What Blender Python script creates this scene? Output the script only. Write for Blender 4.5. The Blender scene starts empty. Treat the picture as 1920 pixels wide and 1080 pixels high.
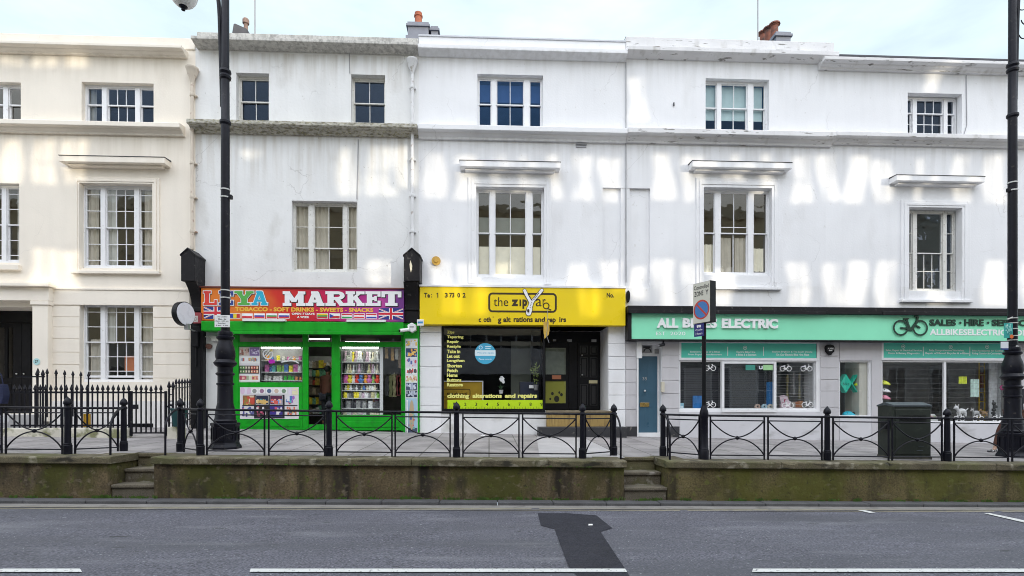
import bpy, bmesh, math, random
from mathutils import Vector, Matrix
random.seed(7)
R_ = math.radians
scene = bpy.context.scene
COL = scene.collection

# ------------------------------------------------------------------ camera
YAW = 0.043
CT, ST = math.cos(YAW), math.sin(YAW)
F = 1000.0            # focal length in photo pixels (photo is 1920 wide)
HOR = 757.0           # row of the horizon in the photo
HC = 1.62             # eye height above the road
cam_d = bpy.data.cameras.new("camera")
cam = bpy.data.objects.new("camera", cam_d)
COL.objects.link(cam)
cam.location = (0, 0, HC)
cam.rotation_euler = (R_(90), 0, -YAW)
cam_d.sensor_width = 36.0
cam_d.lens = 36.0 * F / 1920.0
cam_d.shift_y = (HOR - 540.0) / 1920.0
cam_d.clip_start = 0.05
cam_d.clip_end = 2000
scene.camera = cam

# ------------------------------------------------------------------ sky, sun, exposure
SUN_EL, SUN_AZ = R_(5.0), R_(40.0)          # the sun stands behind the camera
w = bpy.data.worlds.new("World")
scene.world = w
w.use_nodes = True
nt = w.node_tree
nt.nodes.clear()
def N(tree, kind, **kw):
    n = tree.nodes.new(kind)
    for k, v in kw.items():
        setattr(n, k, v)
    return n
wo = N(nt, 'ShaderNodeOutputWorld')
bg = N(nt, 'ShaderNodeBackground')
sky = N(nt, 'ShaderNodeTexSky', sky_type='NISHITA')
sky.sun_disc = False
sky.sun_elevation = SUN_EL
sky.sun_rotation = math.pi - SUN_AZ
sky.air_density = 1.0
sky.dust_density = 1.2
sky.ozone_density = 1.0
tc = N(nt, 'ShaderNodeTexCoord')
mp = N(nt, 'ShaderNodeMapping')
mp.inputs['Scale'].default_value = (1.0, 1.0, 3.2)
mp.inputs['Rotation'].default_value = (0.0, 0.5, 0.3)
cn = N(nt, 'ShaderNodeTexNoise')
cn.inputs['Scale'].default_value = 2.1
cn.inputs['Detail'].default_value = 6.0
cn.inputs['Roughness'].default_value = 0.55
cr = N(nt, 'ShaderNodeMapRange')
cr.inputs['From Min'].default_value = 0.42
cr.inputs['From Max'].default_value = 0.72
cr.inputs['To Min'].default_value = 0.62
cr.inputs['To Max'].default_value = 1.0
sep = N(nt, 'ShaderNodeSeparateXYZ')
front = N(nt, 'ShaderNodeMapRange')           # bright bank added on the sun's side to light the house fronts
front.interpolation_type = 'SMOOTHSTEP'
front.inputs['From Min'].default_value = 0.25
front.inputs['From Max'].default_value = -0.35
front.inputs['To Min'].default_value = 0.0
front.inputs['To Max'].default_value = 0.95
high = N(nt, 'ShaderNodeMapRange')            # added bank dimmed low down to even the light on the walls
high.inputs['From Min'].default_value = 0.30
high.inputs['From Max'].default_value = 0.62
high.inputs['To Min'].default_value = 0.30
high.inputs['To Max'].default_value = 1.0
bank = N(nt, 'ShaderNodeMath', operation='MULTIPLY')
mx = N(nt, 'ShaderNodeMath', operation='MAXIMUM')
cmixc = N(nt, 'ShaderNodeMix', data_type='RGBA')
cmixc.inputs['A'].default_value = (7.5, 9.0, 9.8, 1)        # thin cloud
cmixc.inputs['B'].default_value = (22.0, 22.9, 25.0, 1)      # added sunward fill bank
mixs = N(nt, 'ShaderNodeMix', data_type='RGBA')
L = nt.links.new
L(tc.outputs['Generated'], mp.inputs['Vector'])
L(mp.outputs['Vector'], cn.inputs['Vector'])
L(cn.outputs['Fac'], cr.inputs['Value'])
L(tc.outputs['Generated'], sep.inputs['Vector'])
L(sep.outputs['Y'], front.inputs['Value'])
L(cr.outputs['Result'], mx.inputs[0])
L(sep.outputs['Z'], high.inputs['Value'])
L(front.outputs['Result'], bank.inputs[0])
L(high.outputs['Result'], bank.inputs[1])
L(bank.outputs[0], mx.inputs[1])
L(bank.outputs[0], cmixc.inputs['Factor'])
L(mx.outputs[0], mixs.inputs['Factor'])
L(sky.outputs['Color'], mixs.inputs['A'])
L(cmixc.outputs['Result'], mixs.inputs['B'])
L(mixs.outputs['Result'], bg.inputs['Color'])
bg.inputs['Strength'].default_value = 0.12
L(bg.outputs['Background'], wo.inputs['Surface'])

sun_d = bpy.data.lights.new("sun", 'SUN')
sun_d.energy = 2.0
sun_d.angle = R_(0.5)
sun_d.color = (1.0, 0.90, 0.72)
sun = bpy.data.objects.new("sun", sun_d)
COL.objects.link(sun)
sun_dir = Vector((math.sin(SUN_AZ) * math.cos(SUN_EL), -math.cos(SUN_AZ) * math.cos(SUN_EL), math.sin(SUN_EL)))
sun.rotation_euler = sun_dir.to_track_quat('Z', 'Y').to_euler()
sun.location = (4, -20, 20)

scene.view_settings.view_transform = 'Standard'
scene.view_settings.look = 'None'
scene.view_settings.gamma = 1
scene.view_settings.exposure = 0.27
scene.render.engine = 'CYCLES'
scene.cycles.use_denoising = True
scene.cycles.filter_width = 1.0
scene.cycles.denoising_prefilter = 'ACCURATE'
scene.cycles.max_bounces = 8
scene.cycles.transparent_max_bounces = 12
scene.cycles.caustics_reflective = False
scene.cycles.caustics_refractive = False
scene.cycles.sample_clamp_indirect = 6.0

# ------------------------------------------------------------------ mapping photo pixels to places in the street
Y0 = 14.1             # plane of the house fronts
def P(px, py, Y=Y0):
    u = (px - 960.0) / F
    v = (HOR - py) / F
    t = Y / (CT - u * ST)
    return (t * (ST + u * CT), Y, HC + t * v)
def X(px, Y=Y0): return P(px, HOR, Y)[0]
def Z(py, px=960, Y=Y0): return P(px, py, Y)[2]
def RC(px0, py0, px1, py1, Y=Y0):
    m = (px0 + px1) / 2
    return X(px0, Y), X(px1, Y), Z(py1, m, Y), Z(py0, m, Y)
def zroad(x): return -0.012 * x
def G(px, py, dz=0.0):
    """point on the road surface seen at a pixel"""
    u = (px - 960.0) / F
    v = (HOR - py) / F
    a = ST + u * CT
    t = (HC - dz) / (-v - 0.012 * a)
    return (t * a, t * (CT - u * ST), zroad(t * a) + dz)
def zfront(x): return 0.697 - 0.0126 * x
def zback(x): return 0.830 - 0.0215 * x
def zp(x, y):
    k = min(max((y - 9.05) / 5.05, 0.0), 1.2)
    return zfront(x) * (1 - k) + zback(x) * k

# ------------------------------------------------------------------ materials
MATS = {}
def mat(name, col, rough=0.6, var=0.10, scale=3.0, fine=0.0, bump=0.0, bscale=40.0, metal=0.0,
        streak=0.0, sscale=(5.0, 5.0, 0.5), dirt=None, spec=0.5, coat=0.0, drips=None, crack=0.0):
    if name in MATS: return MATS[name]
    m = bpy.data.materials.new(name)
    m.use_nodes = True
    t = m.node_tree
    b = t.nodes['Principled BSDF']
    b.inputs['Roughness'].default_value = rough
    b.inputs['Metallic'].default_value = metal
    b.inputs['Specular IOR Level'].default_value = spec
    b.inputs['Coat Weight'].default_value = coat
    co = N(t, 'ShaderNodeTexCoord')
    K = t.links.new
    def noise(sc, det=4.0, vec=None):
        n = N(t, 'ShaderNodeTexNoise')
        n.inputs['Scale'].default_value = sc
        n.inputs['Detail'].default_value = det
        K(vec or co.outputs['Object'], n.inputs['Vector'])
        return n.outputs['Fac']
    def rng(v, a, b_, lo, hi):
        r = N(t, 'ShaderNodeMapRange')
        r.inputs['From Min'].default_value = a; r.inputs['From Max'].default_value = b_
        r.inputs['To Min'].default_value = lo; r.inputs['To Max'].default_value = hi
        K(v, r.inputs['Value'])
        return r.outputs['Result']
    def mul(c, v):
        x = N(t, 'ShaderNodeVectorMath', operation='SCALE')
        K(c, x.inputs[0]); K(v, x.inputs['Scale'])
        return x.outputs[0]
    rgb = N(t, 'ShaderNodeRGB'); rgb.outputs[0].default_value = (*col, 1)
    c = rgb.outputs[0]
    if var: c = mul(c, rng(noise(scale), 0.3, 0.7, 1 - var, 1 + var * 0.6))
    if fine: c = mul(c, rng(noise(bscale * 2.2, 2.0), 0.3, 0.7, 1 - fine, 1 + fine))
    if streak:
        mpn = N(t, 'ShaderNodeMapping'); mpn.inputs['Scale'].default_value = sscale
        K(co.outputs['Object'], mpn.inputs['Vector'])
        c = mul(c, rng(noise(1.0, 5.0, mpn.outputs['Vector']), 0.48, 0.78, 1.0, 1 - streak))
    for d in (dirt or []):
        dc, lo, hi, sc, amt = d[:5]
        v = None
        if len(d) > 5:
            mpn = N(t, 'ShaderNodeMapping'); mpn.inputs['Scale'].default_value = d[5]
            K(co.outputs['Object'], mpn.inputs['Vector']); v = mpn.outputs['Vector']
        f = rng(noise(sc, 6.0, v), lo, hi, 0.0, amt)
        x = N(t, 'ShaderNodeMix', data_type='RGBA')
        K(f, x.inputs['Factor']); K(c, x.inputs['A']); x.inputs['B'].default_value = (*dc, 1)
        c = x.outputs['Result']
    for (zt, ln, amt, dc) in (drips or []):          # rain stains that start under a ledge
        ge = N(t, 'ShaderNodeNewGeometry'); se = N(t, 'ShaderNodeSeparateXYZ'); K(ge.outputs['Position'], se.inputs[0])
        mpn = N(t, 'ShaderNodeMapping'); mpn.inputs['Scale'].default_value = (7.0, 7.0, 0.45); K(ge.outputs['Position'], mpn.inputs['Vector'])
        up = rng(se.outputs['Z'], zt - ln, zt, 0.0, 1.0); cut = rng(se.outputs['Z'], zt + 0.02, zt + 0.04, 1.0, 0.0)
        st = rng(noise(1.0, 5.0, mpn.outputs['Vector']), 0.42, 0.70, 0.0, 1.0)
        f = N(t, 'ShaderNodeMath', operation='MULTIPLY'); K(up, f.inputs[0]); K(st, f.inputs[1])
        f2 = N(t, 'ShaderNodeMath', operation='MULTIPLY'); K(f.outputs[0], f2.inputs[0]); K(cut, f2.inputs[1])
        f3 = N(t, 'ShaderNodeMath', operation='MULTIPLY'); K(f2.outputs[0], f3.inputs[0]); f3.inputs[1].default_value = amt
        x = N(t, 'ShaderNodeMix', data_type='RGBA'); K(f3.outputs[0], x.inputs['Factor']); K(c, x.inputs['A']); x.inputs['B'].default_value = (*dc, 1); c = x.outputs['Result']
    if crack:
        nz = N(t, 'ShaderNodeTexNoise'); nz.inputs['Scale'].default_value = 2.2; nz.inputs['Detail'].default_value = 5; K(co.outputs['Object'], nz.inputs['Vector'])
        ad = N(t, 'ShaderNodeMix', data_type='RGBA', blend_type='LINEAR_LIGHT'); ad.inputs['Factor'].default_value = 0.22; K(co.outputs['Object'], ad.inputs['A']); K(nz.outputs['Color'], ad.inputs['B'])
        vo = N(t, 'ShaderNodeTexVoronoi', feature='DISTANCE_TO_EDGE'); vo.inputs['Scale'].default_value = 0.42; K(ad.outputs['Result'], vo.inputs['Vector'])
        ln_ = rng(vo.outputs['Distance'], 0.0, 0.0035, 1.0, 0.0); ms = rng(noise(0.55, 2.0), 0.52, 0.62, 0.0, crack)
        f = N(t, 'ShaderNodeMath', operation='MULTIPLY'); K(ln_, f.inputs[0]); K(ms, f.inputs[1])
        x = N(t, 'ShaderNodeMix', data_type='RGBA'); K(f.outputs[0], x.inputs['Factor']); K(c, x.inputs['A']); x.inputs['B'].default_value = (0.22, 0.20, 0.18, 1); c = x.outputs['Result']
    K(c, b.inputs['Base Color'])
    rr = rng(noise(scale * 2.5), 0.3, 0.7, max(rough - 0.08, 0.02), min(rough + 0.08, 1))
    K(rr, b.inputs['Roughness'])
    if bump:
        bn = N(t, 'ShaderNodeBump'); bn.inputs['Strength'].default_value = bump
        bn.inputs['Distance'].default_value = 0.01
        K(noise(bscale, 5.0), bn.inputs['Height'])
        K(bn.outputs['Normal'], b.inputs['Normal'])
    MATS[name] = m
    return m
def emit(name, col, s):
    if name in MATS: return MATS[name]
    m = bpy.data.materials.new(name); m.use_nodes = True
    b = m.node_tree.nodes['Principled BSDF']
    b.inputs['Base Color'].default_value = (*col, 1)
    b.inputs['Emission Color'].default_value = (*col, 1)
    b.inputs['Emission Strength'].default_value = s
    MATS[name] = m
    return m
def printed(name='print', rough=0.45):
    """colours printed on a sheet, one per face"""
    if name in MATS: return MATS[name]
    m = bpy.data.materials.new(name); m.use_nodes = True
    t = m.node_tree; b = t.nodes['Principled BSDF']
    a = N(t, 'ShaderNodeAttribute'); a.attribute_name = 'Col'
    t.links.new(a.outputs['Color'], b.inputs['Base Color'])
    b.inputs['Roughness'].default_value = rough
    MATS[name] = m
    return m
def product(name='product', rough=0.35):
    """shop goods: each object has its own colour"""
    if name in MATS: return MATS[name]
    m = bpy.data.materials.new(name); m.use_nodes = True
    t = m.node_tree; b = t.nodes['Principled BSDF']
    a = N(t, 'ShaderNodeObjectInfo')
    co = N(t, 'ShaderNodeTexCoord')
    wv = N(t, 'ShaderNodeTexVoronoi'); wv.inputs['Scale'].default_value = 14
    t.links.new(co.outputs['Object'], wv.inputs['Vector'])
    r = N(t, 'ShaderNodeMapRange'); r.inputs['From Max'].default_value = 0.6
    r.inputs['To Min'].default_value = 0.75; r.inputs['To Max'].default_value = 1.4
    t.links.new(wv.outputs['Distance'], r.inputs['Value'])
    s = N(t, 'ShaderNodeVectorMath', operation='SCALE')
    t.links.new(a.outputs['Color'], s.inputs[0]); t.links.new(r.outputs['Result'], s.inputs['Scale'])
    t.links.new(s.outputs[0], b.inputs['Base Color'])
    b.inputs['Roughness'].default_value = rough
    MATS[name] = m
    return m
def glass(name, tint=(0.9, 0.93, 0.92), wob=0.02, refl=(1,1,1), ior=1.75):
    if name in MATS: return MATS[name]
    m = bpy.data.materials.new(name); m.use_nodes = True
    t = m.node_tree; t.nodes.clear()
    o = N(t, 'ShaderNodeOutputMaterial')
    tr = N(t, 'ShaderNodeBsdfTransparent'); tr.inputs['Color'].default_value = (*tint, 1)
    gl = N(t, 'ShaderNodeBsdfGlossy'); gl.inputs['Roughness'].default_value = 0.0
    gl.inputs['Color'].default_value = (*refl, 1)
    mxx = N(t, 'ShaderNodeMixShader')
    co = N(t, 'ShaderNodeTexCoord')
    no = N(t, 'ShaderNodeTexNoise'); no.inputs['Scale'].default_value = 2.6; no.inputs['Detail'].default_value = 1.5
    bn = N(t, 'ShaderNodeBump'); bn.inputs['Strength'].default_value = 1.0; bn.inputs['Distance'].default_value = wob
    K = t.links.new
    K(co.outputs['Object'], no.inputs['Vector']); K(no.outputs['Fac'], bn.inputs['Height'])
    K(bn.outputs['Normal'], gl.inputs['Normal'])
    ge = N(t, 'ShaderNodeNewGeometry'); dt = N(t, 'ShaderNodeVectorMath', operation='DOT_PRODUCT')
    K(ge.outputs['Incoming'], dt.inputs[0]); K(ge.outputs['Normal'], dt.inputs[1])
    ab = N(t, 'ShaderNodeMath', operation='ABSOLUTE'); K(dt.outputs['Value'], ab.inputs[0])
    om = N(t, 'ShaderNodeMath', operation='SUBTRACT'); om.inputs[0].default_value = 1.0; K(ab.outputs[0], om.inputs[1]); om.use_clamp = True
    pw = N(t, 'ShaderNodeMath', operation='POWER'); K(om.outputs[0], pw.inputs[0]); pw.inputs[1].default_value = 5.0
    f0 = ((ior-1)/(ior+1))**2
    ma = N(t, 'ShaderNodeMath', operation='MULTIPLY_ADD'); K(pw.outputs[0], ma.inputs[0]); ma.inputs[1].default_value = 1-f0; ma.inputs[2].default_value = f0
    K(ma.outputs[0], mxx.inputs['Fac']); K(tr.outputs[0], mxx.inputs[1]); K(gl.outputs[0], mxx.inputs[2])
    K(mxx.outputs[0], o.inputs['Surface'])
    MATS[name] = m
    return m

# ------------------------------------------------------------------ mesh builder
def origin_of(o):
    v = Vector((0, 0, 0))
    while o is not None:
        v = v + Vector(o.location); o = o.parent
    return v
class MB:
    def __init__(s): s.v = []; s.f = []; s.c = []; s.m = []; s.col = None; s.mi = 0
    def face(s, pts):
        n = len(s.v); s.v += [tuple(p) for p in pts]; s.f.append(tuple(range(n, n + len(pts)))); s.c.append(s.col); s.m.append(s.mi)
    def add(s, vs, fs):
        n = len(s.v); s.v += [tuple(p) for p in vs]
        for f in fs: s.f.append(tuple(i + n for i in f)); s.c.append(s.col); s.m.append(s.mi)
    def box(s, x0, x1, y0, y1, z0, z1):
        if x1 < x0: x0, x1 = x1, x0
        if z1 < z0: z0, z1 = z1, z0
        if y1 < y0: y0, y1 = y1, y0
        s.add([(x0,y0,z0),(x1,y0,z0),(x1,y1,z0),(x0,y1,z0),(x0,y0,z1),(x1,y0,z1),(x1,y1,z1),(x0,y1,z1)],
              [(0,3,2,1),(4,5,6,7),(0,1,5,4),(1,2,6,5),(2,3,7,6),(3,0,4,7)])
        return s
    def rectxz(s, x0, x1, z0, z1, y):
        s.face([(x0,y,z0),(x1,y,z0),(x1,y,z1),(x0,y,z1)]); return s
    def prism(s, poly, y0, y1):
        """polygon in x,z pushed along y (front y0)"""
        n = len(poly)
        a = sum(poly[i][0]*poly[(i+1)%n][1]-poly[(i+1)%n][0]*poly[i][1] for i in range(n))
        if a < 0: poly = poly[::-1]
        vs = [(x,y0,z) for x,z in poly] + [(x,y1,z) for x,z in poly]
        fs = [tuple(range(n)), tuple(range(2*n-1, n-1, -1))] + [(i, n+i, n+(i+1)%n, (i+1)%n) for i in range(n)]
        s.add(vs, fs); return s
    def mould(s, prof, x0, x1):
        """profile in y,z pulled along x"""
        n = len(prof)
        a = sum(prof[i][0]*prof[(i+1)%n][1]-prof[(i+1)%n][0]*prof[i][1] for i in range(n))
        if a < 0: prof = prof[::-1]
        vs = [(x0,y,z) for y,z in prof] + [(x1,y,z) for y,z in prof]
        fs = [tuple(range(n-1,-1,-1)), tuple(range(n, 2*n))] + [(i, (i+1)%n, n+(i+1)%n, n+i) for i in range(n)]
        s.add(vs, fs); return s
    def flat(s, poly, z):
        s.face([(x,y,z) for x,y in poly]); return s
    def frame(s, pts, up=None):
        pass
    def tube(s, path, r, n=8, cap=True):
        path = [Vector(p) for p in path]; rs = r if isinstance(r, (list, tuple)) else [r]*len(path)
        rings = []; prev = None
        for i, p in enumerate(path):
            d = (path[min(i+1, len(path)-1)] - path[max(i-1, 0)]).normalized()
            if prev is None:
                a = Vector((0,0,1)) if abs(d.z) < 0.9 else Vector((1,0,0))
                u = d.cross(a).normalized()
            else:
                u = (prev - d * prev.dot(d)).normalized()
            prev = u; v_ = d.cross(u)
            rings.append([p + u*math.cos(2*math.pi*k/n)*rs[i] + v_*math.sin(2*math.pi*k/n)*rs[i] for k in range(n)])
        vs = [q for rg in rings for q in rg]; fs = []
        for i in range(len(rings)-1):
            for k in range(n):
                fs.append((i*n+k, i*n+(k+1)%n, (i+1)*n+(k+1)%n, (i+1)*n+k))
        if cap:
            fs.append(tuple(range(n-1,-1,-1))); m = (len(rings)-1)*n; fs.append(tuple(range(m, m+n)))
        s.add(vs, fs); return s
    def lathe(s, prof, cx, cy, z0, n=20, sq=0, rot=0.0):
        """profile of (radius, height) turned about a vertical axis"""
        vs = []; fs = []
        for r, h in prof:
            for k in range(n):
                a = 2*math.pi*k/n + rot
                vs.append((cx + r*math.cos(a), cy + r*math.sin(a), z0 + h))
        for i in range(len(prof)-1):
            for k in range(n):
                fs.append((i*n+k, i*n+(k+1)%n, (i+1)*n+(k+1)%n, (i+1)*n+k))
        fs.append(tuple(range(n-1,-1,-1))); m = (len(prof)-1)*n; fs.append(tuple(range(m, m+n)))
        s.add(vs, fs); return s
    def ball(s, c, r, nu=14, nv=9):
        rx, ry, rz = r if isinstance(r, tuple) else (r, r, r)
        vs = []; fs = []
        for i in range(nv+1):
            th = math.pi*i/nv
            for k in range(nu):
                a = 2*math.pi*k/nu
                vs.append((c[0]+rx*math.sin(th)*math.cos(a), c[1]+ry*math.sin(th)*math.sin(a), c[2]-rz*math.cos(th)))
        for i in range(nv):
            for k in range(nu):
                fs.append((i*nu+k, i*nu+(k+1)%nu, (i+1)*nu+(k+1)%nu, (i+1)*nu+k))
        s.add(vs, fs); return s
    def disc(s, cx, cz, y, r0, r1=0.0, n=28, a0=0.0, a1=360.0, rz=None):
        """disc or ring facing the street; r1 inner radius"""
        k = 1.0 if rz is None else rz / r0
        A = [R_(a0 + (a1-a0)*i/n) for i in range(n+1)]
        for i in range(n):
            o0 = (cx+r0*math.cos(A[i]), y, cz+k*r0*math.sin(A[i])); o1 = (cx+r0*math.cos(A[i+1]), y, cz+k*r0*math.sin(A[i+1]))
            if r1 > 0:
                i0 = (cx+r1*math.cos(A[i]), y, cz+k*r1*math.sin(A[i])); i1 = (cx+r1*math.cos(A[i+1]), y, cz+k*r1*math.sin(A[i+1]))
                s.face([i0, o0, o1, i1])
            else:
                s.face([(cx, y, cz), o0, o1])
        return s
    def seg(s, x0, z0, x1, z1, w_, y0, y1):
        d = math.hypot(x1-x0, z1-z0) or 1e-6; nx, nz = -(z1-z0)/d*w_/2, (x1-x0)/d*w_/2
        s.prism([(x0+nx,z0+nz),(x0-nx,z0-nz),(x1-nx,z1-nz),(x1+nx,z1+nz)], y0, y1); return s
    def build(s, name, m=None, parent=None, smooth=False, bevel=0.0, link=True):
        me = bpy.data.meshes.new(name)
        off = origin_of(parent) if parent is not None else Vector((0,0,0))
        me.from_pydata([(a-off.x, b-off.y, c-off.z) for a, b, c in s.v], [], s.f)
        for q in (m if isinstance(m, (list, tuple)) else [m]):
            if q: me.materials.append(q)
        if any(s.m): me.polygons.foreach_set('material_index', s.m)
        if any(c is not None for c in s.c):
            at = me.color_attributes.new('Col', 'FLOAT_COLOR', 'CORNER')
            i = 0
            for p, c in zip(me.polygons, s.c):
                for _ in p.vertices:
                    at.data[i].color = (*(c or (0.5,0.5,0.5)), 1); i += 1
        me.update()
        if smooth:
            me.polygons.foreach_set('use_smooth', [True]*len(me.polygons))
            me.set_sharp_from_angle(angle=R_(38))
        o = bpy.data.objects.new(name, me); COL.objects.link(o)
        if parent is not None: o.parent = parent
        if bevel:
            bv = o.modifiers.new('edge', 'BEVEL'); bv.width = bevel; bv.segments = 2; bv.limit_method = 'ANGLE'; bv.angle_limit = R_(50)
        return o
def thing(name, label, cat, loc=(0,0,0), group=None):
    o = bpy.data.objects.new(name, None); COL.objects.link(o); o.location = loc
    o.empty_display_size = 0.2
    o['label'] = label; o['category'] = cat
    if group: o['group'] = group
    return o
def tag(o, label, cat, group=None, kind=None):
    if label: o['label'] = label
    if cat: o['category'] = cat
    if group: o['group'] = group
    if kind: o['kind'] = kind
    return o
def struct(o): o['kind'] = 'structure'; return o
def rebase(o, loc):
    """move a one-mesh thing's origin to its base"""
    o.data.transform(Matrix.Translation(-Vector(loc))); o.location = loc; return o
def dup(o, loc=None, parent=None):
    c = o.copy(); COL.objects.link(c)
    if loc is not None: c.location = loc
    if parent is not None: c.parent = parent
    for ch in o.children:
        d = ch.copy(); COL.objects.link(d); d.parent = c
        for g in ch.children:
            e = g.copy(); COL.objects.link(e); e.parent = d
    return c
def glyphs(body, bold=0.0, spacing=1.0):
    cu = bpy.data.curves.new('lettering', 'FONT'); cu.body = body; cu.size = 1.0; cu.offset = bold
    cu.space_character = spacing; cu.resolution_u = 3
    ob = bpy.data.objects.new('lettering', cu); COL.objects.link(ob)
    dg = bpy.context.evaluated_depsgraph_get()
    me = bpy.data.meshes.new_from_object(ob.evaluated_get(dg))
    vs = [tuple(v.co) for v in me.vertices]; fs = [tuple(p.vertices) for p in me.polygons]
    bpy.data.objects.remove(ob); bpy.data.curves.remove(cu); bpy.data.meshes.remove(me)
    return vs, fs
def write(mb, body, x0, x1, z0, z1, y, bold=0.02, depth=0.0, spacing=1.0, keep=False):
    """words fitted into a rectangle of a wall that faces the street"""
    vs, fs = glyphs(body, bold, spacing)
    if not vs: return mb
    ax, bx = min(v[0] for v in vs), max(v[0] for v in vs); az, bz = min(v[1] for v in vs), max(v[1] for v in vs)
    kx = (x1-x0)/(bx-ax); kz = (z1-z0)/(bz-az)
    if keep: kx = min(kx, kz*1.15)
    q = [(x0+(v[0]-ax)*kx, y, z0+(v[1]-az)*kz) for v in vs]
    mb.add(q, fs)
    if depth:
        from collections import Counter
        e = Counter()
        for f in fs:
            for i in range(len(f)):
                e[(f[i], f[(i+1) % len(f)])] += 1
        for (i, j) in e:
            if (j, i) not in e:
                a, b = q[i], q[j]
                mb.face([(a[0],y,a[2]),(a[0],y+depth,a[2]),(b[0],y+depth,b[2]),(b[0],y,b[2])])
    return mb
# ------------------------------------------------------------------ palette
GRIME = [((0.33,0.30,0.25), 0.60, 0.85, 1.3, 0.30, (1.0,1.0,0.35)), ((0.45,0.42,0.36), 0.66, 0.72, 9.0, 0.25)]
M_WHITE = mat('white_stucco', (0.83,0.83,0.84), 0.75, var=0.05, scale=0.8, bump=0.35, bscale=22, streak=0.04, sscale=(4,4,0.35), dirt=GRIME, crack=0.28,
              drips=[(Z(272,1360),1.3,0.30,(0.42,0.40,0.36)),(Z(112,1200),0.9,0.28,(0.40,0.38,0.34)),(Z(536,1200),0.7,0.16,(0.45,0.42,0.36))])
M_WHITEB = mat('off_white_stucco', (0.80,0.80,0.79), 0.75, var=0.07, scale=0.9, bump=0.55, bscale=14, streak=0.07, sscale=(3,3,0.3), crack=0.42, drips=[(Z(256,577),1.6,0.55,(0.40,0.34,0.25)),(Z(104,577),1.0,0.50,(0.40,0.35,0.27))],
               dirt=[((0.36,0.33,0.27), 0.56, 0.80, 1.6, 0.45, (1.0,1.0,0.5)), ((0.30,0.28,0.24), 0.68, 0.71, 12.0, 0.5)])
M_CREAM = mat('cream_stucco', (0.885,0.815,0.71), 0.75, var=0.05, scale=0.8, bump=0.3, bscale=22, streak=0.04, sscale=(4,4,0.35), crack=0.14, drips=[(Z(254,180),1.2,0.35,(0.55,0.47,0.35)),(Z(106,180),0.8,0.35,(0.55,0.47,0.35))],
              dirt=[((0.50,0.42,0.30), 0.60, 0.85, 1.5, 0.30, (1,1,0.4))])
M_MOSS = mat('mossy_cornice', (0.52,0.50,0.44), 0.9, var=0.2, scale=4, bump=0.8, bscale=30,
             dirt=[((0.14,0.125,0.075), 0.46, 0.62, 16.0, 0.8, (0.6,1.0,1.6)), ((0.36,0.33,0.16), 0.54, 0.64, 22.0, 0.6)])
M_LICHEN = mat('lichened_parapet', (0.60,0.58,0.54), 0.9, var=0.15, scale=3, bump=0.7, bscale=30,
               dirt=[((0.27,0.26,0.24), 0.42, 0.66, 11.0, 0.75, (1.0,1.0,0.45)), ((0.72,0.71,0.67), 0.56, 0.66, 26.0, 0.6)])
M_CRACKED = mat('weathered_white_ledge', (0.76,0.75,0.75), 0.8, var=0.08, scale=2, bump=0.5, bscale=30,
                dirt=[((0.16,0.15,0.13), 0.62, 0.68, 5.0, 0.85, (0.6,1.0,4.0)), ((0.40,0.38,0.34), 0.58, 0.78, 3.0, 0.6, (1.4,1,0.5))])
M_GREYRUST = mat('grey_painted_stucco', (0.56,0.545,0.56), 0.7, var=0.05, scale=1.2, bump=0.2, bscale=25, streak=0.10,
                 dirt=[((0.30,0.28,0.26), 0.62, 0.80, 2.2, 0.35)])
M_TRIM = mat('white_gloss_paint', (0.82,0.82,0.83), 0.35, var=0.04, scale=6, dirt=[((0.40,0.37,0.33), 0.66, 0.74, 14.0, 0.45)])
M_TRIMOLD = mat('worn_white_paint', (0.72,0.71,0.67), 0.5, var=0.08, scale=8, dirt=[((0.30,0.26,0.2), 0.60, 0.70, 18.0, 0.55)])
M_BLACK = mat('black_paint', (0.008,0.008,0.010), 0.45, spec=0.22, var=0.25, scale=7, bump=0.12, bscale=50)
M_IRON = mat('black_iron_paint', (0.006,0.006,0.012), 0.42, spec=0.25, var=0.3, scale=9, bump=0.2, bscale=60, dirt=[((0.09,0.08,0.07), 0.64, 0.76, 11.0, 0.5)])
M_BLACKWOOD = mat('black_fascia_wood', (0.011,0.010,0.012), 0.5, spec=0.25, var=0.3, scale=4, bump=0.2, bscale=40, dirt=[((0.12,0.11,0.1), 0.62, 0.7, 9.0, 0.5)])
M_GREEN = mat('bright_green_paint', (0.008,0.36,0.016), 0.42, spec=0.3, var=0.14, scale=3, dirt=[((0.01,0.16,0.015), 0.56, 0.72, 5.0, 0.5), ((0.05,0.14,0.05), 0.66, 0.70, 16.0, 0.6)], streak=0.2)
M_MINT = mat('mint_green_panel', (0.27,0.80,0.52), 0.38, var=0.05, scale=1.3)
M_TEAL = mat('teal_banner', (0.09,0.60,0.46), 0.4, var=0.05, scale=2)
M_YELLOW = mat('yellow_sign_panel', (0.86,0.63,0.008), 0.33, var=0.05, scale=1.2)
M_LIME = mat('lime_vinyl', (0.50,0.72,0.01), 0.4, var=0.05, scale=4)
M_BLUEDOOR = mat('blue_grey_door_paint', (0.052,0.125,0.185), 0.35, var=0.08, scale=3)
M_BRASS = mat('brass', (0.62,0.42,0.14), 0.3, metal=0.9, var=0.1)
M_STEEL = mat('brushed_steel', (0.6,0.6,0.6), 0.35, metal=0.9, var=0.1)
M_GREYMETAL = mat('grey_metal', (0.30,0.30,0.31), 0.4, metal=0.3, var=0.1)
M_WHITEPL = mat('white_plastic', (0.8,0.8,0.8), 0.35, var=0.03)
M_ROOM = mat('dim_room_plaster', (0.17,0.155,0.135), 0.9, var=0.15, scale=1.5)
M_ROOMDARK = mat('dark_shop_interior', (0.03,0.03,0.034), 0.8, var=0.3, scale=2)
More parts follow.
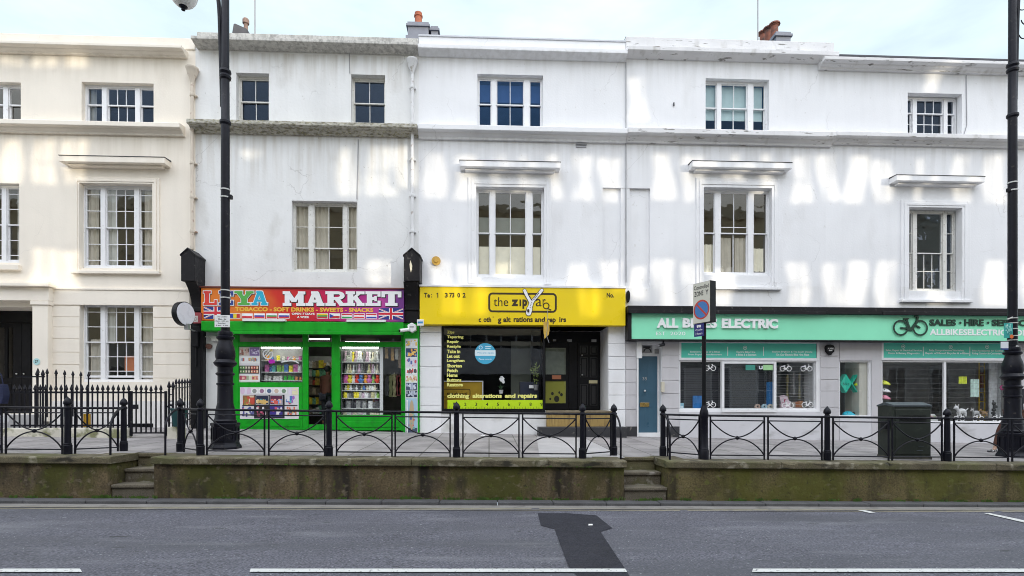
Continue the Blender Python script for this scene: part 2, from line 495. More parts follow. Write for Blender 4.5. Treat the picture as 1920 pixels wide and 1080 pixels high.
M_ROOMLIT = mat('pale_shop_interior', (0.45,0.44,0.42), 0.8, var=0.2, scale=2)
M_CURTAIN = mat('cream_curtain', (0.52,0.48,0.41), 0.9, var=0.1, scale=5)
M_BLIND = mat('pale_blind', (0.55,0.55,0.52), 0.8, var=0.05)
M_CAFE = mat('cream_cafe_curtain', (0.90,0.85,0.70), 0.9, var=0.06, scale=6)
M_LETTERW = mat('white_lettering', (0.86,0.86,0.86), 0.4, var=0.02)
M_LETTERK = mat('black_lettering', (0.015,0.012,0.010), 0.4, var=0.1)
M_LETTERG = mat('dark_green_lettering', (0.010,0.045,0.030), 0.35, var=0.1)
M_LETTERY = mat('pale_yellow_lettering', (0.82,0.80,0.22), 0.5, var=0.04)
M_TERRA = mat('terracotta', (0.33,0.10,0.05), 0.8, var=0.2, scale=8, dirt=[((0.1,0.07,0.06), 0.58, 0.7, 8, 0.6)])
M_CHIM = mat('grey_render', (0.19,0.205,0.25), 0.85, var=0.12, scale=4, bump=0.3)
M_BRICKCH = mat('sooty_brick', (0.25,0.17,0.14), 0.9, var=0.3, scale=10, bump=0.5)
M_ROOF = mat('roof_felt', (0.09,0.09,0.10), 0.9, var=0.2)
M_WOODSTEP = mat('worn_golden_timber', (0.40,0.27,0.09), 0.6, var=0.2, scale=2, bump=0.3, dirt=[((0.16,0.10,0.04), 0.5, 0.68, 4.0, 0.8, (6.0,1.0,0.8)), ((0.62,0.46,0.16), 0.6, 0.72, 3.0, 0.5, (5,1,0.6))])
M_CAB = mat('dark_green_cabinet', (0.018,0.024,0.018), 0.5, var=0.15, scale=3, bump=0.1, dirt=[((0.06,0.07,0.05), 0.6, 0.75, 6, 0.5)])
M_CABTOP = mat('cabinet_roof', (0.06,0.075,0.085), 0.45, var=0.12)
GLASS_OLD = glass('wavy_old_glass', tint=(0.97,0.98,0.97), wob=0.0045, ior=1.95, refl=(1.0,0.95,0.86))
GLASS_NEW = glass('shop_glass', tint=(0.95,0.96,0.96), wob=0.0006, ior=1.7)
GLASS_BLUE = glass('painted_sky_sash_glass', tint=(0.30,0.42,0.62), wob=0.003, ior=1.8, refl=(0.13,0.27,0.52))  # blue of the reflected sky put into the glass colour
GLASS_SKY = glass('painted_sky_old_glass', tint=(0.7,0.75,0.8), wob=0.006, ior=1.75, refl=(0.30,0.40,0.56))  # weaker sky reflection, also coloured into the glass
M_PRINT = printed()
M_PROD = product()

def walled(name, base, dirts, bump=0.9, bscale=16):
    return mat(name, base, 0.9, var=0.38, scale=1.7, fine=0.34, bump=bump, bscale=bscale, streak=0.40, sscale=(2.6,2.6,0.5), dirt=dirts)
M_STONE = walled('mossy_stained_render', (0.135,0.100,0.052), [
    ((0.014,0.011,0.007), 0.50, 0.66, 1.0, 0.95, (3.2,3.2,0.35)),
    ((0.20,0.17,0.115), 0.60, 0.72, 1.0, 0.55, (4.5,4.5,0.5)),
    ((0.066,0.068,0.008), 0.49, 0.60, 0.9, 0.9, (1.0,1.0,0.7)),
    ((0.030,0.024,0.016), 0.52, 0.70, 3.0, 0.75, (1.0,1.0,0.6)),
    ((0.26,0.21,0.145), 0.58, 0.72, 7.0, 0.6, (1.0,1.0,1.3)),
    ((0.10,0.115,0.02), 0.58, 0.66, 9.0, 0.75), ((0.02,0.016,0.012), 0.60, 0.68, 18.0, 0.7)])
M_STONEG = walled('green_algae_render', (0.140,0.112,0.045), [
    ((0.018,0.015,0.008), 0.51, 0.67, 1.0, 0.9, (2.6,2.6,0.35)),
    ((0.19,0.16,0.09), 0.60, 0.74, 1.0, 0.5, (1.0,1.0,5.0)),
    ((0.088,0.088,0.010), 0.44, 0.58, 0.9, 0.88, (1.0,1.0,0.7)),
    ((0.040,0.032,0.018), 0.54, 0.70, 3.0, 0.7, (1.0,1.0,0.6)),
    ((0.20,0.17,0.10), 0.60, 0.72, 7.0, 0.55, (0.5,1.0,1.6)),
    ((0.13,0.14,0.03), 0.58, 0.66, 10.0, 0.7), ((0.02,0.016,0.012), 0.60, 0.68, 18.0, 0.6)])
M_COPE = walled('mossy_coping_stone', (0.135,0.115,0.070), [
    ((0.10,0.105,0.035), 0.48, 0.68, 1.5, 0.75),
    ((0.34,0.31,0.24), 0.58, 0.68, 6.0, 0.7),
    ((0.022,0.020,0.014), 0.58, 0.68, 3.0, 0.85, (1.0,1.0,3.0))], bump=0.7, bscale=30)
M_STEP = walled('worn_step_stone', (0.165,0.142,0.105), [
    ((0.09,0.09,0.03), 0.52, 0.66, 2.4, 0.7), ((0.40,0.37,0.33), 0.60, 0.68, 4.0, 0.8)], bump=0.6, bscale=30)
M_KERB = mat('granite_kerb', (0.10,0.10,0.105), 0.75, var=0.25, scale=3, fine=0.3, bump=0.4, bscale=60)
M_LINE = mat('road_paint', (0.72,0.72,0.70), 0.6, var=0.08, scale=6, dirt=[((0.16,0.16,0.17), 0.60, 0.68, 26.0, 0.9)], bump=0.2)
M_YLINE = mat('faded_yellow_line', (0.36,0.325,0.24), 0.7, var=0.2, scale=3, dirt=[((0.2,0.19,0.19), 0.52, 0.68, 9.0, 0.8)])
M_CHANNEL = mat('concrete_channel', (0.25,0.235,0.22), 0.8, var=0.15, scale=3, fine=0.15, dirt=[((0.12,0.11,0.1), 0.55, 0.7, 4.0, 0.7)])
M_PATCH = mat('fresh_tarmac', (0.032,0.032,0.042), 0.8, var=0.15, scale=2.5, fine=0.5, bump=0.9, bscale=30, spec=0.3)

def asphalt():
    m = mat('worn_asphalt', (0.116,0.115,0.140), 0.72, var=0.18, scale=0.7, fine=0.60, bump=1.2, bscale=20,
            dirt=[((0.085,0.086,0.100), 0.46, 0.66, 0.9, 0.7, (0.22,1.7,1.0)), ((0.25,0.25,0.27), 0.56, 0.74, 2.0, 0.45, (0.3,1.4,1.0)),
                  ((0.03,0.03,0.032), 0.685, 0.72, 3.2, 0.8, (0.6,2.0,1.0)), ((0.42,0.42,0.44), 0.65, 0.69, 36.0, 0.7), ((0.05,0.05,0.06), 0.64, 0.69, 34.0, 0.6)])
    return m
M_ROAD = asphalt()
def paving():
    m = bpy.data.materials.new('paving_slabs'); m.use_nodes = True
    t = m.node_tree; b = t.nodes['Principled BSDF']; K = t.links.new
    co = N(t, 'ShaderNodeTexCoord'); mp_ = N(t, 'ShaderNodeMapping'); mp_.inputs['Rotation'].default_value = (0,0,R_(90))
    K(co.outputs['Object'], mp_.inputs['Vector'])
    br = N(t, 'ShaderNodeTexBrick')
    br.inputs['Color1'].default_value = (0.33,0.305,0.30,1); br.inputs['Color2'].default_value = (0.28,0.26,0.26,1)
    br.inputs['Mortar'].default_value = (0.13,0.12,0.11,1); br.inputs['Scale'].default_value = 1.0
    br.inputs['Mortar Size'].default_value = 0.012; br.inputs['Brick Width'].default_value = 0.9; br.inputs['Row Height'].default_value = 0.6
    br.offset = 0.5
    K(mp_.outputs['Vector'], br.inputs['Vector'])
    n = N(t, 'ShaderNodeTexNoise'); n.inputs['Scale'].default_value = 1.6; n.inputs['Detail'].default_value = 6
    K(co.outputs['Object'], n.inputs['Vector'])
    r = N(t, 'ShaderNodeMapRange'); r.inputs['From Min'].default_value = 0.3; r.inputs['From Max'].default_value = 0.7
    r.inputs['To Min'].default_value = 0.68; r.inputs['To Max'].default_value = 1.22
    K(n.outputs['Fac'], r.inputs['Value'])
    s = N(t, 'ShaderNodeVectorMath', operation='SCALE'); K(br.outputs['Color'], s.inputs[0]); K(r.outputs['Result'], s.inputs['Scale'])
    n2 = N(t, 'ShaderNodeTexNoise'); n2.inputs['Scale'].default_value = 16; n2.inputs['Detail'].default_value = 3
    K(co.outputs['Object'], n2.inputs['Vector'])
    r2 = N(t, 'ShaderNodeMapRange'); r2.inputs['From Min'].default_value = 0.62; r2.inputs['From Max'].default_value = 0.7
    r2.inputs['To Max'].default_value = 0.6
    K(n2.outputs['Fac'], r2.inputs['Value'])
    x = N(t, 'ShaderNodeMix', data_type='RGBA'); x.inputs['B'].default_value = (0.13,0.125,0.12,1)
    K(r2.outputs['Result'], x.inputs['Factor']); K(s.outputs[0], x.inputs['A']); K(x.outputs['Result'], b.inputs['Base Color'])
    b.inputs['Roughness'].default_value = 0.75
    bn = N(t, 'ShaderNodeBump'); bn.inputs['Strength'].default_value = 0.4; bn.inputs['Distance'].default_value = 0.006
    K(br.outputs['Fac'], bn.inputs['Height']); bn.invert = True; K(bn.outputs['Normal'], b.inputs['Normal'])
    return m
M_PAVE = paving()

# ------------------------------------------------------------------ the ground
YK, YW, YR = 8.49, 8.72, 9.03          # kerb face, retaining wall face, railing line
b = MB()
b.face([(-120,-60,zroad(-120)),(120,-60,zroad(120)),(120,YK+0.02,zroad(120)),(-120,YK+0.02,zroad(-120))])
struct(b.build('road', M_ROAD))
b = MB()
def slab(b, x0, x1, y0, y1, f0, f1):
    """box whose bottom and top follow the fall of the street"""
    b.add([(x0,y0,f0(x0)),(x1,y0,f0(x1)),(x1,y1,f0(x1)),(x0,y1,f0(x0)),(x0,y0,f1(x0)),(x1,y0,f1(x1)),(x1,y1,f1(x1)),(x0,y1,f1(x0))],
          [(0,3,2,1),(4,5,6,7),(0,1,5,4),(1,2,6,5),(2,3,7,6),(3,0,4,7)])
xk = -34.0
while xk < 40:
    l = random.uniform(0.86, 0.94); j = random.uniform(-0.004, 0.004)
    slab(b, xk, xk+l-0.008, YK+j, YW+0.02, lambda x: zroad(x)-0.2, lambda x: zroad(x)+0.052+j)
    xk += l
struct(b.build('kerb', M_KERB, bevel=0.012))
def sheet(name, m, pts, dz):
    b = MB(); b.face([(x, y, zroad(x)+dz) for x, y in pts]); return struct(b.build(name, m))
sheet('road_channel', M_CHANNEL, [(-40,8.27),(40,8.27),(40,YK+0.01),(-40,YK+0.01)], 0.003)
for a in (8.20, 8.09):
    b = MB(); xx = -40
    while xx < 40:
        l = random.uniform(2.0, 5.0)
        b.face([(xx,a,zroad(xx)+0.007),(xx+l,a,zroad(xx+l)+0.007),(xx+l,a+0.045,zroad(xx+l)+0.007),(xx,a+0.045,zroad(xx)+0.007)]); xx += l + random.choice([0.0,0.0,0.12])
    struct(b.build('road_line', M_YLINE))
def ground_poly(name, m, px, dz):
    pts = [G(x, y, dz) for x, y in px]
    b = MB(); b.face(pts[::-1] if sum(pts[i][0]*pts[(i+1)%len(pts)][1]-pts[(i+1)%len(pts)][0]*pts[i][1] for i in range(len(pts))) < 0 else pts)
    return struct(b.build(name, m))
ground_poly('tarmac_patch', M_PATCH, [(1008,962),(1060,962),(1118,966),(1148,990),(1126,997),(1172,1066),(1190,1096),(1098,1096),(1066,1062),(1040,992),(1014,985)], 0.006)
for (a, c) in ((-560,150),(470,1172),(1412,2140)):
    ground_poly('road_marking', M_LINE, [(a,1066),(c,1066),(c+4,1072.2),(a-2,1072.2)], 0.011)
ground_poly('road_marking', M_LINE, [(1844,962),(1856,962),(1990,990),(1974,992)], 0.011)
ground_poly('road_marking', M_LINE, [(1608,956.5),(1622,956.5),(1642,961),(1630,961.5)], 0.011)
# raised pavement
b = MB()
GAPS = [(X(206,YW), X(289,YW)), (X(1170,YW), X(1252,YW))]
cuts = [-34.0, GAPS[0][0], GAPS[0][1], GAPS[1][0], GAPS[1][1], 40.0]
for i in range(5):
    xa, xb = cuts[i], cuts[i+1]; ys = [9.40 if i in (1,3) else 8.95, 10.2, 11.4, 12.7, 14.10, 15.6]
    n = max(1, int((xb-xa)/3))
    for k in range(n):
        x0, x1 = xa+(xb-xa)*k/n, xa+(xb-xa)*(k+1)/n
        for q in range(5):
            b.face([(x0,ys[q],zp(x0,ys[q])),(x1,ys[q],zp(x1,ys[q])),(x1,ys[q+1],zp(x1,ys[q+1])),(x0,ys[q+1],zp(x0,ys[q+1]))])
struct(b.build('pavement', M_PAVE))
b = MB()
for k, (xa, xb, ya, yb) in enumerate([(X(1022,11.2), X(1128,11.2), 9.25, 13.2)]):
    b.face([(xa-0.3,ya,zp(xa-0.3,ya)+0.005),(xb,ya,zp(xb,ya)+0.005),(xb,yb,zp(xb,yb)+0.005),(xa,yb,zp(xa,yb)+0.005)])
struct(b.build('pavement_repair', mat('pale_concrete', (0.46,0.44,0.44), 0.75, var=0.12, scale=2, fine=0.1, bump=0.2)))

# ------------------------------------------------------------------ retaining walls, copings and steps
rj = random.Random(21)
def rough(b, x0, x1, y0, y1, f0, f1):
    """coping stone with a worn, uneven front edge"""
    n = max(3, int((x1-x0)/0.09)); rings = []
    for i in range(n+1):
        x = x0+(x1-x0)*i/n; e = 0.018 if i in (0, n) else 0.0
        w_ = rj.uniform(0.012, 0.030)+(0.03 if rj.random() < 0.06 else 0)
        j = rj.uniform(-0.006, 0.006)
        rings.append([(x,y0+0.006+e+j,f0(x)+0.004),(x,y0+e+j,f0(x)+0.016),(x,y0+e+j*0.6,f1(x)-w_),(x,y0+w_*0.5+e,f1(x)-w_*0.3),(x,y0+w_*1.3+e,f1(x)+j*0.3),(x,y1,f1(x)),(x,y1,f0(x))])
    m = 7; vs = [p for r in rings for p in r]
    fs = [(i*m+k, (i+1)*m+k, (i+1)*m+(k+1)%m, i*m+(k+1)%m) for i in range(n) for k in range(m)]
    fs = [f[::-1] for f in fs]
    fs += [tuple(range(m)), tuple(range(n*m+m-1, n*m-1, -1))]
    b.add(vs, fs)
def retaining(x0, x1, gap_l, gap_r, label):
    t = thing('retaining_wall', label, 'wall', ((x0+x1)/2, YW, zroad((x0+x1)/2)))
    b = MB(); n = max(2, int((x1-x0)/1.2))
    lo, hi = (lambda x: zroad(x)+0.01), (lambda x: zfront(x)-0.105)
    slab(b, x0, x1, YW, 9.10, lo, hi)
    if gap_l: slab(b, x0+0.004, x0+0.42, 9.10, 9.72, lo, hi)
    if gap_r: slab(b, x1-0.42, x1-0.004, 9.10, 9.72, lo, hi)
    b.build('wall_face', M_STONEG if gap_l and not gap_r else M_STONE, t)
    b = MB(); xx = x0; c0, c1 = (lambda x: zfront(x)-0.105), (lambda x: zfront(x)+0.012)
    ends = []
    while xx < x1 - 0.3:
        l = min(random.uniform(1.5, 2.3), x1 - xx)
        if x1 - xx - l < 0.5: l = x1 - xx
        j = random.uniform(-0.008, 0.008)
        e0 = 0.035 if (xx == x0 and gap_l) else -0.004; e1 = 0.035 if (xx + l >= x1 - 1e-6 and gap_r) else -0.004
        rough(b, xx-e0, xx+l+e1, YW-0.055+j, 9.12, c0, lambda x: c1(x)+j*0.4)
        xx += l
    if gap_l: slab(b, x0-0.035, x0+0.42, 9.126, 9.74, c0, c1)
    if gap_r: slab(b, x1-0.42, x1+0.035, 9.126, 9.74, c0, c1)
    b.build('coping', M_COPE, t)
    return t
retaining(-33, GAPS[0][0], False, True, 'mossy low retaining wall left of the steps nearest the cream house')
retaining(GAPS[0][1], GAPS[1][0], True, True, 'long mossy retaining wall between the two flights of steps')
retaining(GAPS[1][1], 38, True, False, 'green stained retaining wall under the cabinet and parking sign')
for (xa, xb), lab in zip(GAPS, ('three worn stone steps by the cream house railings', 'three worn stone steps with pale treads opposite the blue door')):
    xm = (xa+xb)/2; zb = zroad(xm)+0.05; zt = zfront(xm); r = (zt-zb)/3
    t = thing('stone_steps', lab, 'steps', (xm, YW, zb))
    for k in range(3):
        b = MB(); yy = YW+0.012+0.31*k
        inset = 0.03*k
        b.box(xa+0.006+inset*0, xb-0.006, yy+0.02, 9.75 if k == 2 else yy+0.62, zb-0.05 if k == 0 else zb+r*k-0.1, zb+r*(k+1)-0.055)
        b.box(xa+0.006, xb-0.006, yy-0.008, 9.75 if k == 2 else yy+0.33, zb+r*(k+1)-0.055, zb+r*(k+1)+(0.006 if k == 2 else 0))
        b.build('step', M_STEP if k < 2 else M_COPE, t, bevel=0.014)

# weeds along the wall foot
b = MB(); rr = random.Random(3)
def tuft(x, y, z, n, h):
    for _ in range(n):
        a = rr.uniform(0, 6.28); l = h*rr.uniform(0.5,1.2); q = rr.uniform(0.2,0.9)
        px_, py_ = x+rr.gauss(0,0.05), y-abs(rr.gauss(0,0.012))
        dx, dy = math.cos(a)*l*q, -abs(math.sin(a))*l*q*0.5
        w_ = 0.006+0.006*rr.random()
        b.c_ = None
        b.face([(px_-w_,py_,z),(px_+w_,py_,z),(px_+dx*0.6+w_,py_+dy*0.6,z+l*0.7),(px_+dx,py_+dy,z+l),(px_+dx*0.6-w_,py_+dy*0.6,z+l*0.7)])
for pxw in [20,60,190,205,225,255,270,410,430,470,560,600,640,700,760,775,785,795,880,905,925,940,1010,1060,1390,1470,1560,1600,1650,1720,1760,1800,1850,1900] + [rr.uniform(0,1920) for _ in range(50)]:
    x = X(pxw, YW); tuft(x, YW-0.004, zroad(x)+0.05, rr.randint(6, 22), rr.uniform(0.02, 0.065))
for pxw in [rr.uniform(380,560) for _ in range(6)] + [rr.uniform(600,1160) for _ in range(6)]:
    x = X(pxw, YW); tuft(x, YW-0.05, zfront(x)-0.1, rr.randint(3, 7), 0.03)
tag(b.build('weeds', mat('weed_leaf', (0.075,0.15,0.02), 0.7, var=0.35, scale=8)), 'short green weeds growing along the foot of the roadside wall', 'weeds', kind='stuff')

# ------------------------------------------------------------------ railings on the wall
POST = [(0.062,0),(0.064,0.145),(0.056,0.155),(0.059,0.172),(0.047,0.182),(0.044,0.735),(0.057,0.745),(0.057,0.765),(0.040,0.785),(0.036,0.805),(0.058,0.815),(0.062,0.835),(0.058,0.862),(0.045,0.892),(0.026,0.915),(0.010,0.928),(0.009,0.94),(0.0,0.944)]
def post_mesh():
    b = MB(); b.lathe(POST[:9], 0, 0, 0, 16); me = b.build('post', M_IRON, smooth=True)
    c = MB(); c.lathe([(0.038,0.785)]+POST[9:], 0, 0, 0, 16); f = c.build('finial', M_IRON, smooth=True)
    return me, f
PM, PF = post_mesh()
post_me, fin_me = PM.data, PF.data
bpy.data.objects.remove(PM); bpy.data.objects.remove(PF)
HT, HM, HB = 0.755, 0.675, 0.075
def add_post(t, x, y, z):
    o = bpy.data.objects.new('post', post_me); COL.objects.link(o); o.parent = t
    o.location = Vector((x,y,z)) - Vector(t.location)
    f = bpy.data.objects.new('finial', fin_me); COL.objects.link(f); f.parent = o
def panel(t, A, B):
    """A, B: foot points of the two uprights"""
    b = MB(); A, B = Vector(A), Vector(B); D = B - A
    for Q in (A, B):
        b.box(Q.x-0.012, Q.x+0.012, Q.y-0.010, Q.y+0.010, Q.z-0.01, Q.z+HT-0.018)
    up = Vector((0,0,1))
    for h, r in ((HM,0.012),(HB,0.012)):
        b.tube([A+up*h, B+up*h], r, 6)
    hc = (HM+HB)/2
    ua, la = [], []
    for i in range(25):
        s = i/12-1
        ua.append(A + D*(i/24) + up*(hc+0.012+(HM-hc-0.012)*abs(s)**1.75))
        la.append(A + D*(i/24) + up*(HB+(hc-0.012-HB)*(1-abs(s)**2.0)**0.85))
    b.tube(ua, 0.012, 6); b.tube(la, 0.012, 6)
    c = A + D*0.5 + up*hc
    b.ball(tuple(c), 0.034, 10, 7)
    b.build('panel', M_IRON, t, smooth=True)
def foot(px, Y=YR): 
    x = X(px, Y); return (x, Y, zfront(x)+0.012)
def run(label, posts, panels, rails, hoops):
    f0 = foot(*posts[0])
    t = thing('railing', label, 'railing', f0)
    for p in posts: add_post(t, *foot(*p))
    for (a, c) in panels: panel(t, foot(*a), foot(*c))
    for rl in rails:
        b = MB(); pts = [Vector(foot(*q)) + Vector((0,0,HT)) for q in rl]
        b.tube(pts, 0.019, 8); b.build('top_rail', M_IRON, t, smooth=True)
    for (a, c) in hoops:
        A, C = Vector(foot(*a))+Vector((0,0,HT)), Vector(foot(*c))
        pts = []
        for i in range(15):
            th = math.pi/2*i/14
            k = 1-math.cos(th)
            pts.append(Vector((A.x+(C.x-A.x)*math.sin(th), A.y+(C.y-A.y)*math.sin(th), C.z+0.42+(A.z-C.z-0.42)*math.cos(th))))
        pts.append(C)
        b = MB(); b.tube(pts, 0.017, 8); b.build('end_hoop', M_IRON, t, smooth=True)
    return t
YB = 9.58
run('black iron railing with crossed arcs left of the cream house steps', [(-115,YR),(127,YR),(232,YB)],
    [((-104,YR),(3,YR)),((11,YR),(117,YR)),((141,YR+0.09),(221,YB-0.06)),((-330,YR),(-222,YR)),((-214,YR),(-127,YR))],
    [[(-420,YR),(127,YR)],[(127,YR),(232,YB)]], [((232,YB),(207,8.95))])
run('long black iron railing with crossed arcs between the two step gaps', [(338,YB),(376,YR),(617,YR),(856,YR),(1092,YR),(1151,YB)],
    [((388,YR),(496,YR)),((504,YR),(609,YR)),((631,YR),(735,YR)),((741,YR),(844,YR)),((868,YR),(973,YR)),((980,YR),(1080,YR)),((345,YB-0.1),(370,YR+0.1)),((1098,YR+0.06),(1145,YB-0.06))],
    [[(376,YR),(1092,YR)],[(338,YB),(376,YR)],[(1092,YR),(1151,YB)]], [((338,YB),(310,8.95)),((1151,YB),(1164,8.92))])
run('black iron railing with crossed arcs in front of the green cabinet', [(1243,YB),(1551,YR),(1776,YR),(2012,YR)],
    [((1252,YB-0.05),(1311,YR+0.05)),((1332,YR),(1433,YR)),((1440,YR),(1541,YR)),((1562,YR),(1666,YR)),((1673,YR),(1766,YR)),((1789,YR),(1890,YR)),((1898,YR),(2000,YR)),((2026,YR),(2130,YR))],
    [[(1320,YR),(2200,YR)],[(1243,YB),(1320,YR)]], [((1243,YB),(1256,8.92))])
# ------------------------------------------------------------------ house building blocks
def wall(parent, m, x0, x1, z0, z1, ops, Y=Y0, rev=0.17, name='wall'):
    """front with real openings and their reveals"""
    b = MB()
    xs = sorted({x0, x1, *[v for o in ops for v in o[:2]]}); zs = sorted({z0, z1, *[v for o in ops for v in o[2:4]]})
    xs = [v for v in xs if x0-1e-6 <= v <= x1+1e-6]; zs = [v for v in zs if z0-1e-6 <= v <= z1+1e-6]
    for i in range(len(xs)-1):
        for j in range(len(zs)-1):
            cx, cz = (xs[i]+xs[i+1])/2, (zs[j]+zs[j+1])/2
            if any(o[0] < cx < o[1] and o[2] < cz < o[3] for o in ops): continue
            b.rectxz(xs[i], xs[i+1], zs[j], zs[j+1], Y)
    for o in ops:
        a, c, d, e = o[:4]; r = o[4] if len(o) > 4 else rev
        la, lc = a >= x0, c <= x1; a, c = max(a, x0), min(c, x1)
        if la: b.face([(a,Y,d),(a,Y,e),(a,Y+r,e),(a,Y+r,d)])
        if lc: b.face([(c,Y,e),(c,Y,d),(c,Y+r,d),(c,Y+r,e)])
        b.face([(a,Y,e),(c,Y,e),(c,Y+r,e),(a,Y+r,e)]); b.face([(c,Y,d),(a,Y,d),(a,Y+r,d),(c,Y+r,d)])
    return b.build(name, m, parent)
def shell(parent, m, x0, x1, z0, ztop, roofz):
    b = MB()
    b.box(x0+0.004, x0+0.12, Y0+0.01, Y0+9, z0, ztop-0.3); b.box(x1-0.12, x1-0.004, Y0+0.01, Y0+9, z0, ztop-0.3)
    b.box(x0+0.13, x1-0.13, Y0+8.9, Y0+9.0, z0, ztop-0.3)
    b.build('side_wall', m, parent)
    b = MB(); b.box(x0+0.12, x1-0.12, Y0+0.32, Y0+8.89, roofz-0.1, roofz); b.build('roof', M_ROOF, parent)
def cornice(parent, m, x0, x1, z0, z1, p, name='cornice', lip=True):
    h = z1-z0
    prof = [(Y0+0.02,z0),(Y0-p*0.25,z0),(Y0-p*0.30,z0+h*0.16),(Y0-p*0.55,z0+h*0.30),(Y0-p*0.62,z0+h*0.42),(Y0-p*0.96,z0+h*0.46),(Y0-p,z0+h*0.50),(Y0-p,z0+h*0.86),(Y0-p*0.94,z0+h*0.90),(Y0+0.02,z1)]
    b = MB(); b.mould(prof, x0, x1); return b.build(name, m, parent, bevel=0.008)
def ledge(parent, m, x0, x1, zt, zl, zb, p, name='parapet', cap=None):
    """parapet face down to zl then a plain projecting ledge down to zb"""
    b = MB(); b.box(x0, x1, Y0-0.05, Y0+0.30, zl+0.001, zt); b.build(name, m, parent, bevel=0.012)
    b = MB(); b.mould([(Y0+0.02,zb),(Y0-p*0.2,zb),(Y0-p*0.88,zb+(zl-zb)*0.35),(Y0-p,zb+(zl-zb)*0.38),(Y0-p,zl-0.02),(Y0-0.02,zl),(Y0+0.02,zl)], x0, x1)
    b.build('cornice', cap or m, parent, bevel=0.010)
def hood(parent, m, px0, px1, py0, py1, p=0.27):
    x0, x1, z0, z1 = RC(px0, py0, px1, py1, Y0-p*0.7); h = z1-z0
    b = MB()
    b.box(x0+0.13, x1-0.13, Y0-p*0.55, Y0+0.01, z0-0.02, z0+h*0.14)
    b.box(x0, x1, Y0-p, Y0+0.01, z0+h*0.14+0.001, z1-0.025)
    o = b.build('hood_moulding', m, parent, bevel=0.01)
    b = MB(); b.mould([(Y0+0.01,z1-0.024),(Y0-p-0.012,z1-0.024),(Y0-p-0.012,z1-0.014),(Y0+0.01,z1+0.01)], x0-0.01, x1+0.01); b.build('lead_flashing', M_ROOF, parent)
    return o
def architrave(parent, m, px0, px1, py0, py1, op, sill=True):
    """moulded frame from the outer pixel box in to the opening op (x0,x1,z0,z1)"""
    X0, X1, Z0, Z1 = RC(px0, py0, px1, py1, Y0-0.04); a, c, d, e = op
    b = MB()
    for k, (f, pr) in enumerate(((1.0, 0.035), (0.62, 0.055), (0.28, 0.040))):
        u0, u1, v1 = a+(X0-a)*f, c+(X1-c)*f, e+(Z1-e)*f
        g = (0.62, 0.28, 0.0)[k]; i0, i1, w1 = a+(X0-a)*g, c+(X1-c)*g, e+(Z1-e)*g
        b.box(u0, i0-0.001, Y0-pr, Y0+0.01, Z0, v1); b.box(i1+0.001, u1, Y0-pr, Y0+0.01, Z0, v1); b.box(i0, i1, Y0-pr, Y0+0.01, w1+0.001, v1)
    b.build('architrave', m, parent, bevel=0.006)
    if sill:
        b = MB(); b.box(X0-0.03, X1+0.03, Y0-0.09, Y0+0.01, Z0-0.075, Z0-0.002); b.build('sill', m, parent, bevel=0.008)
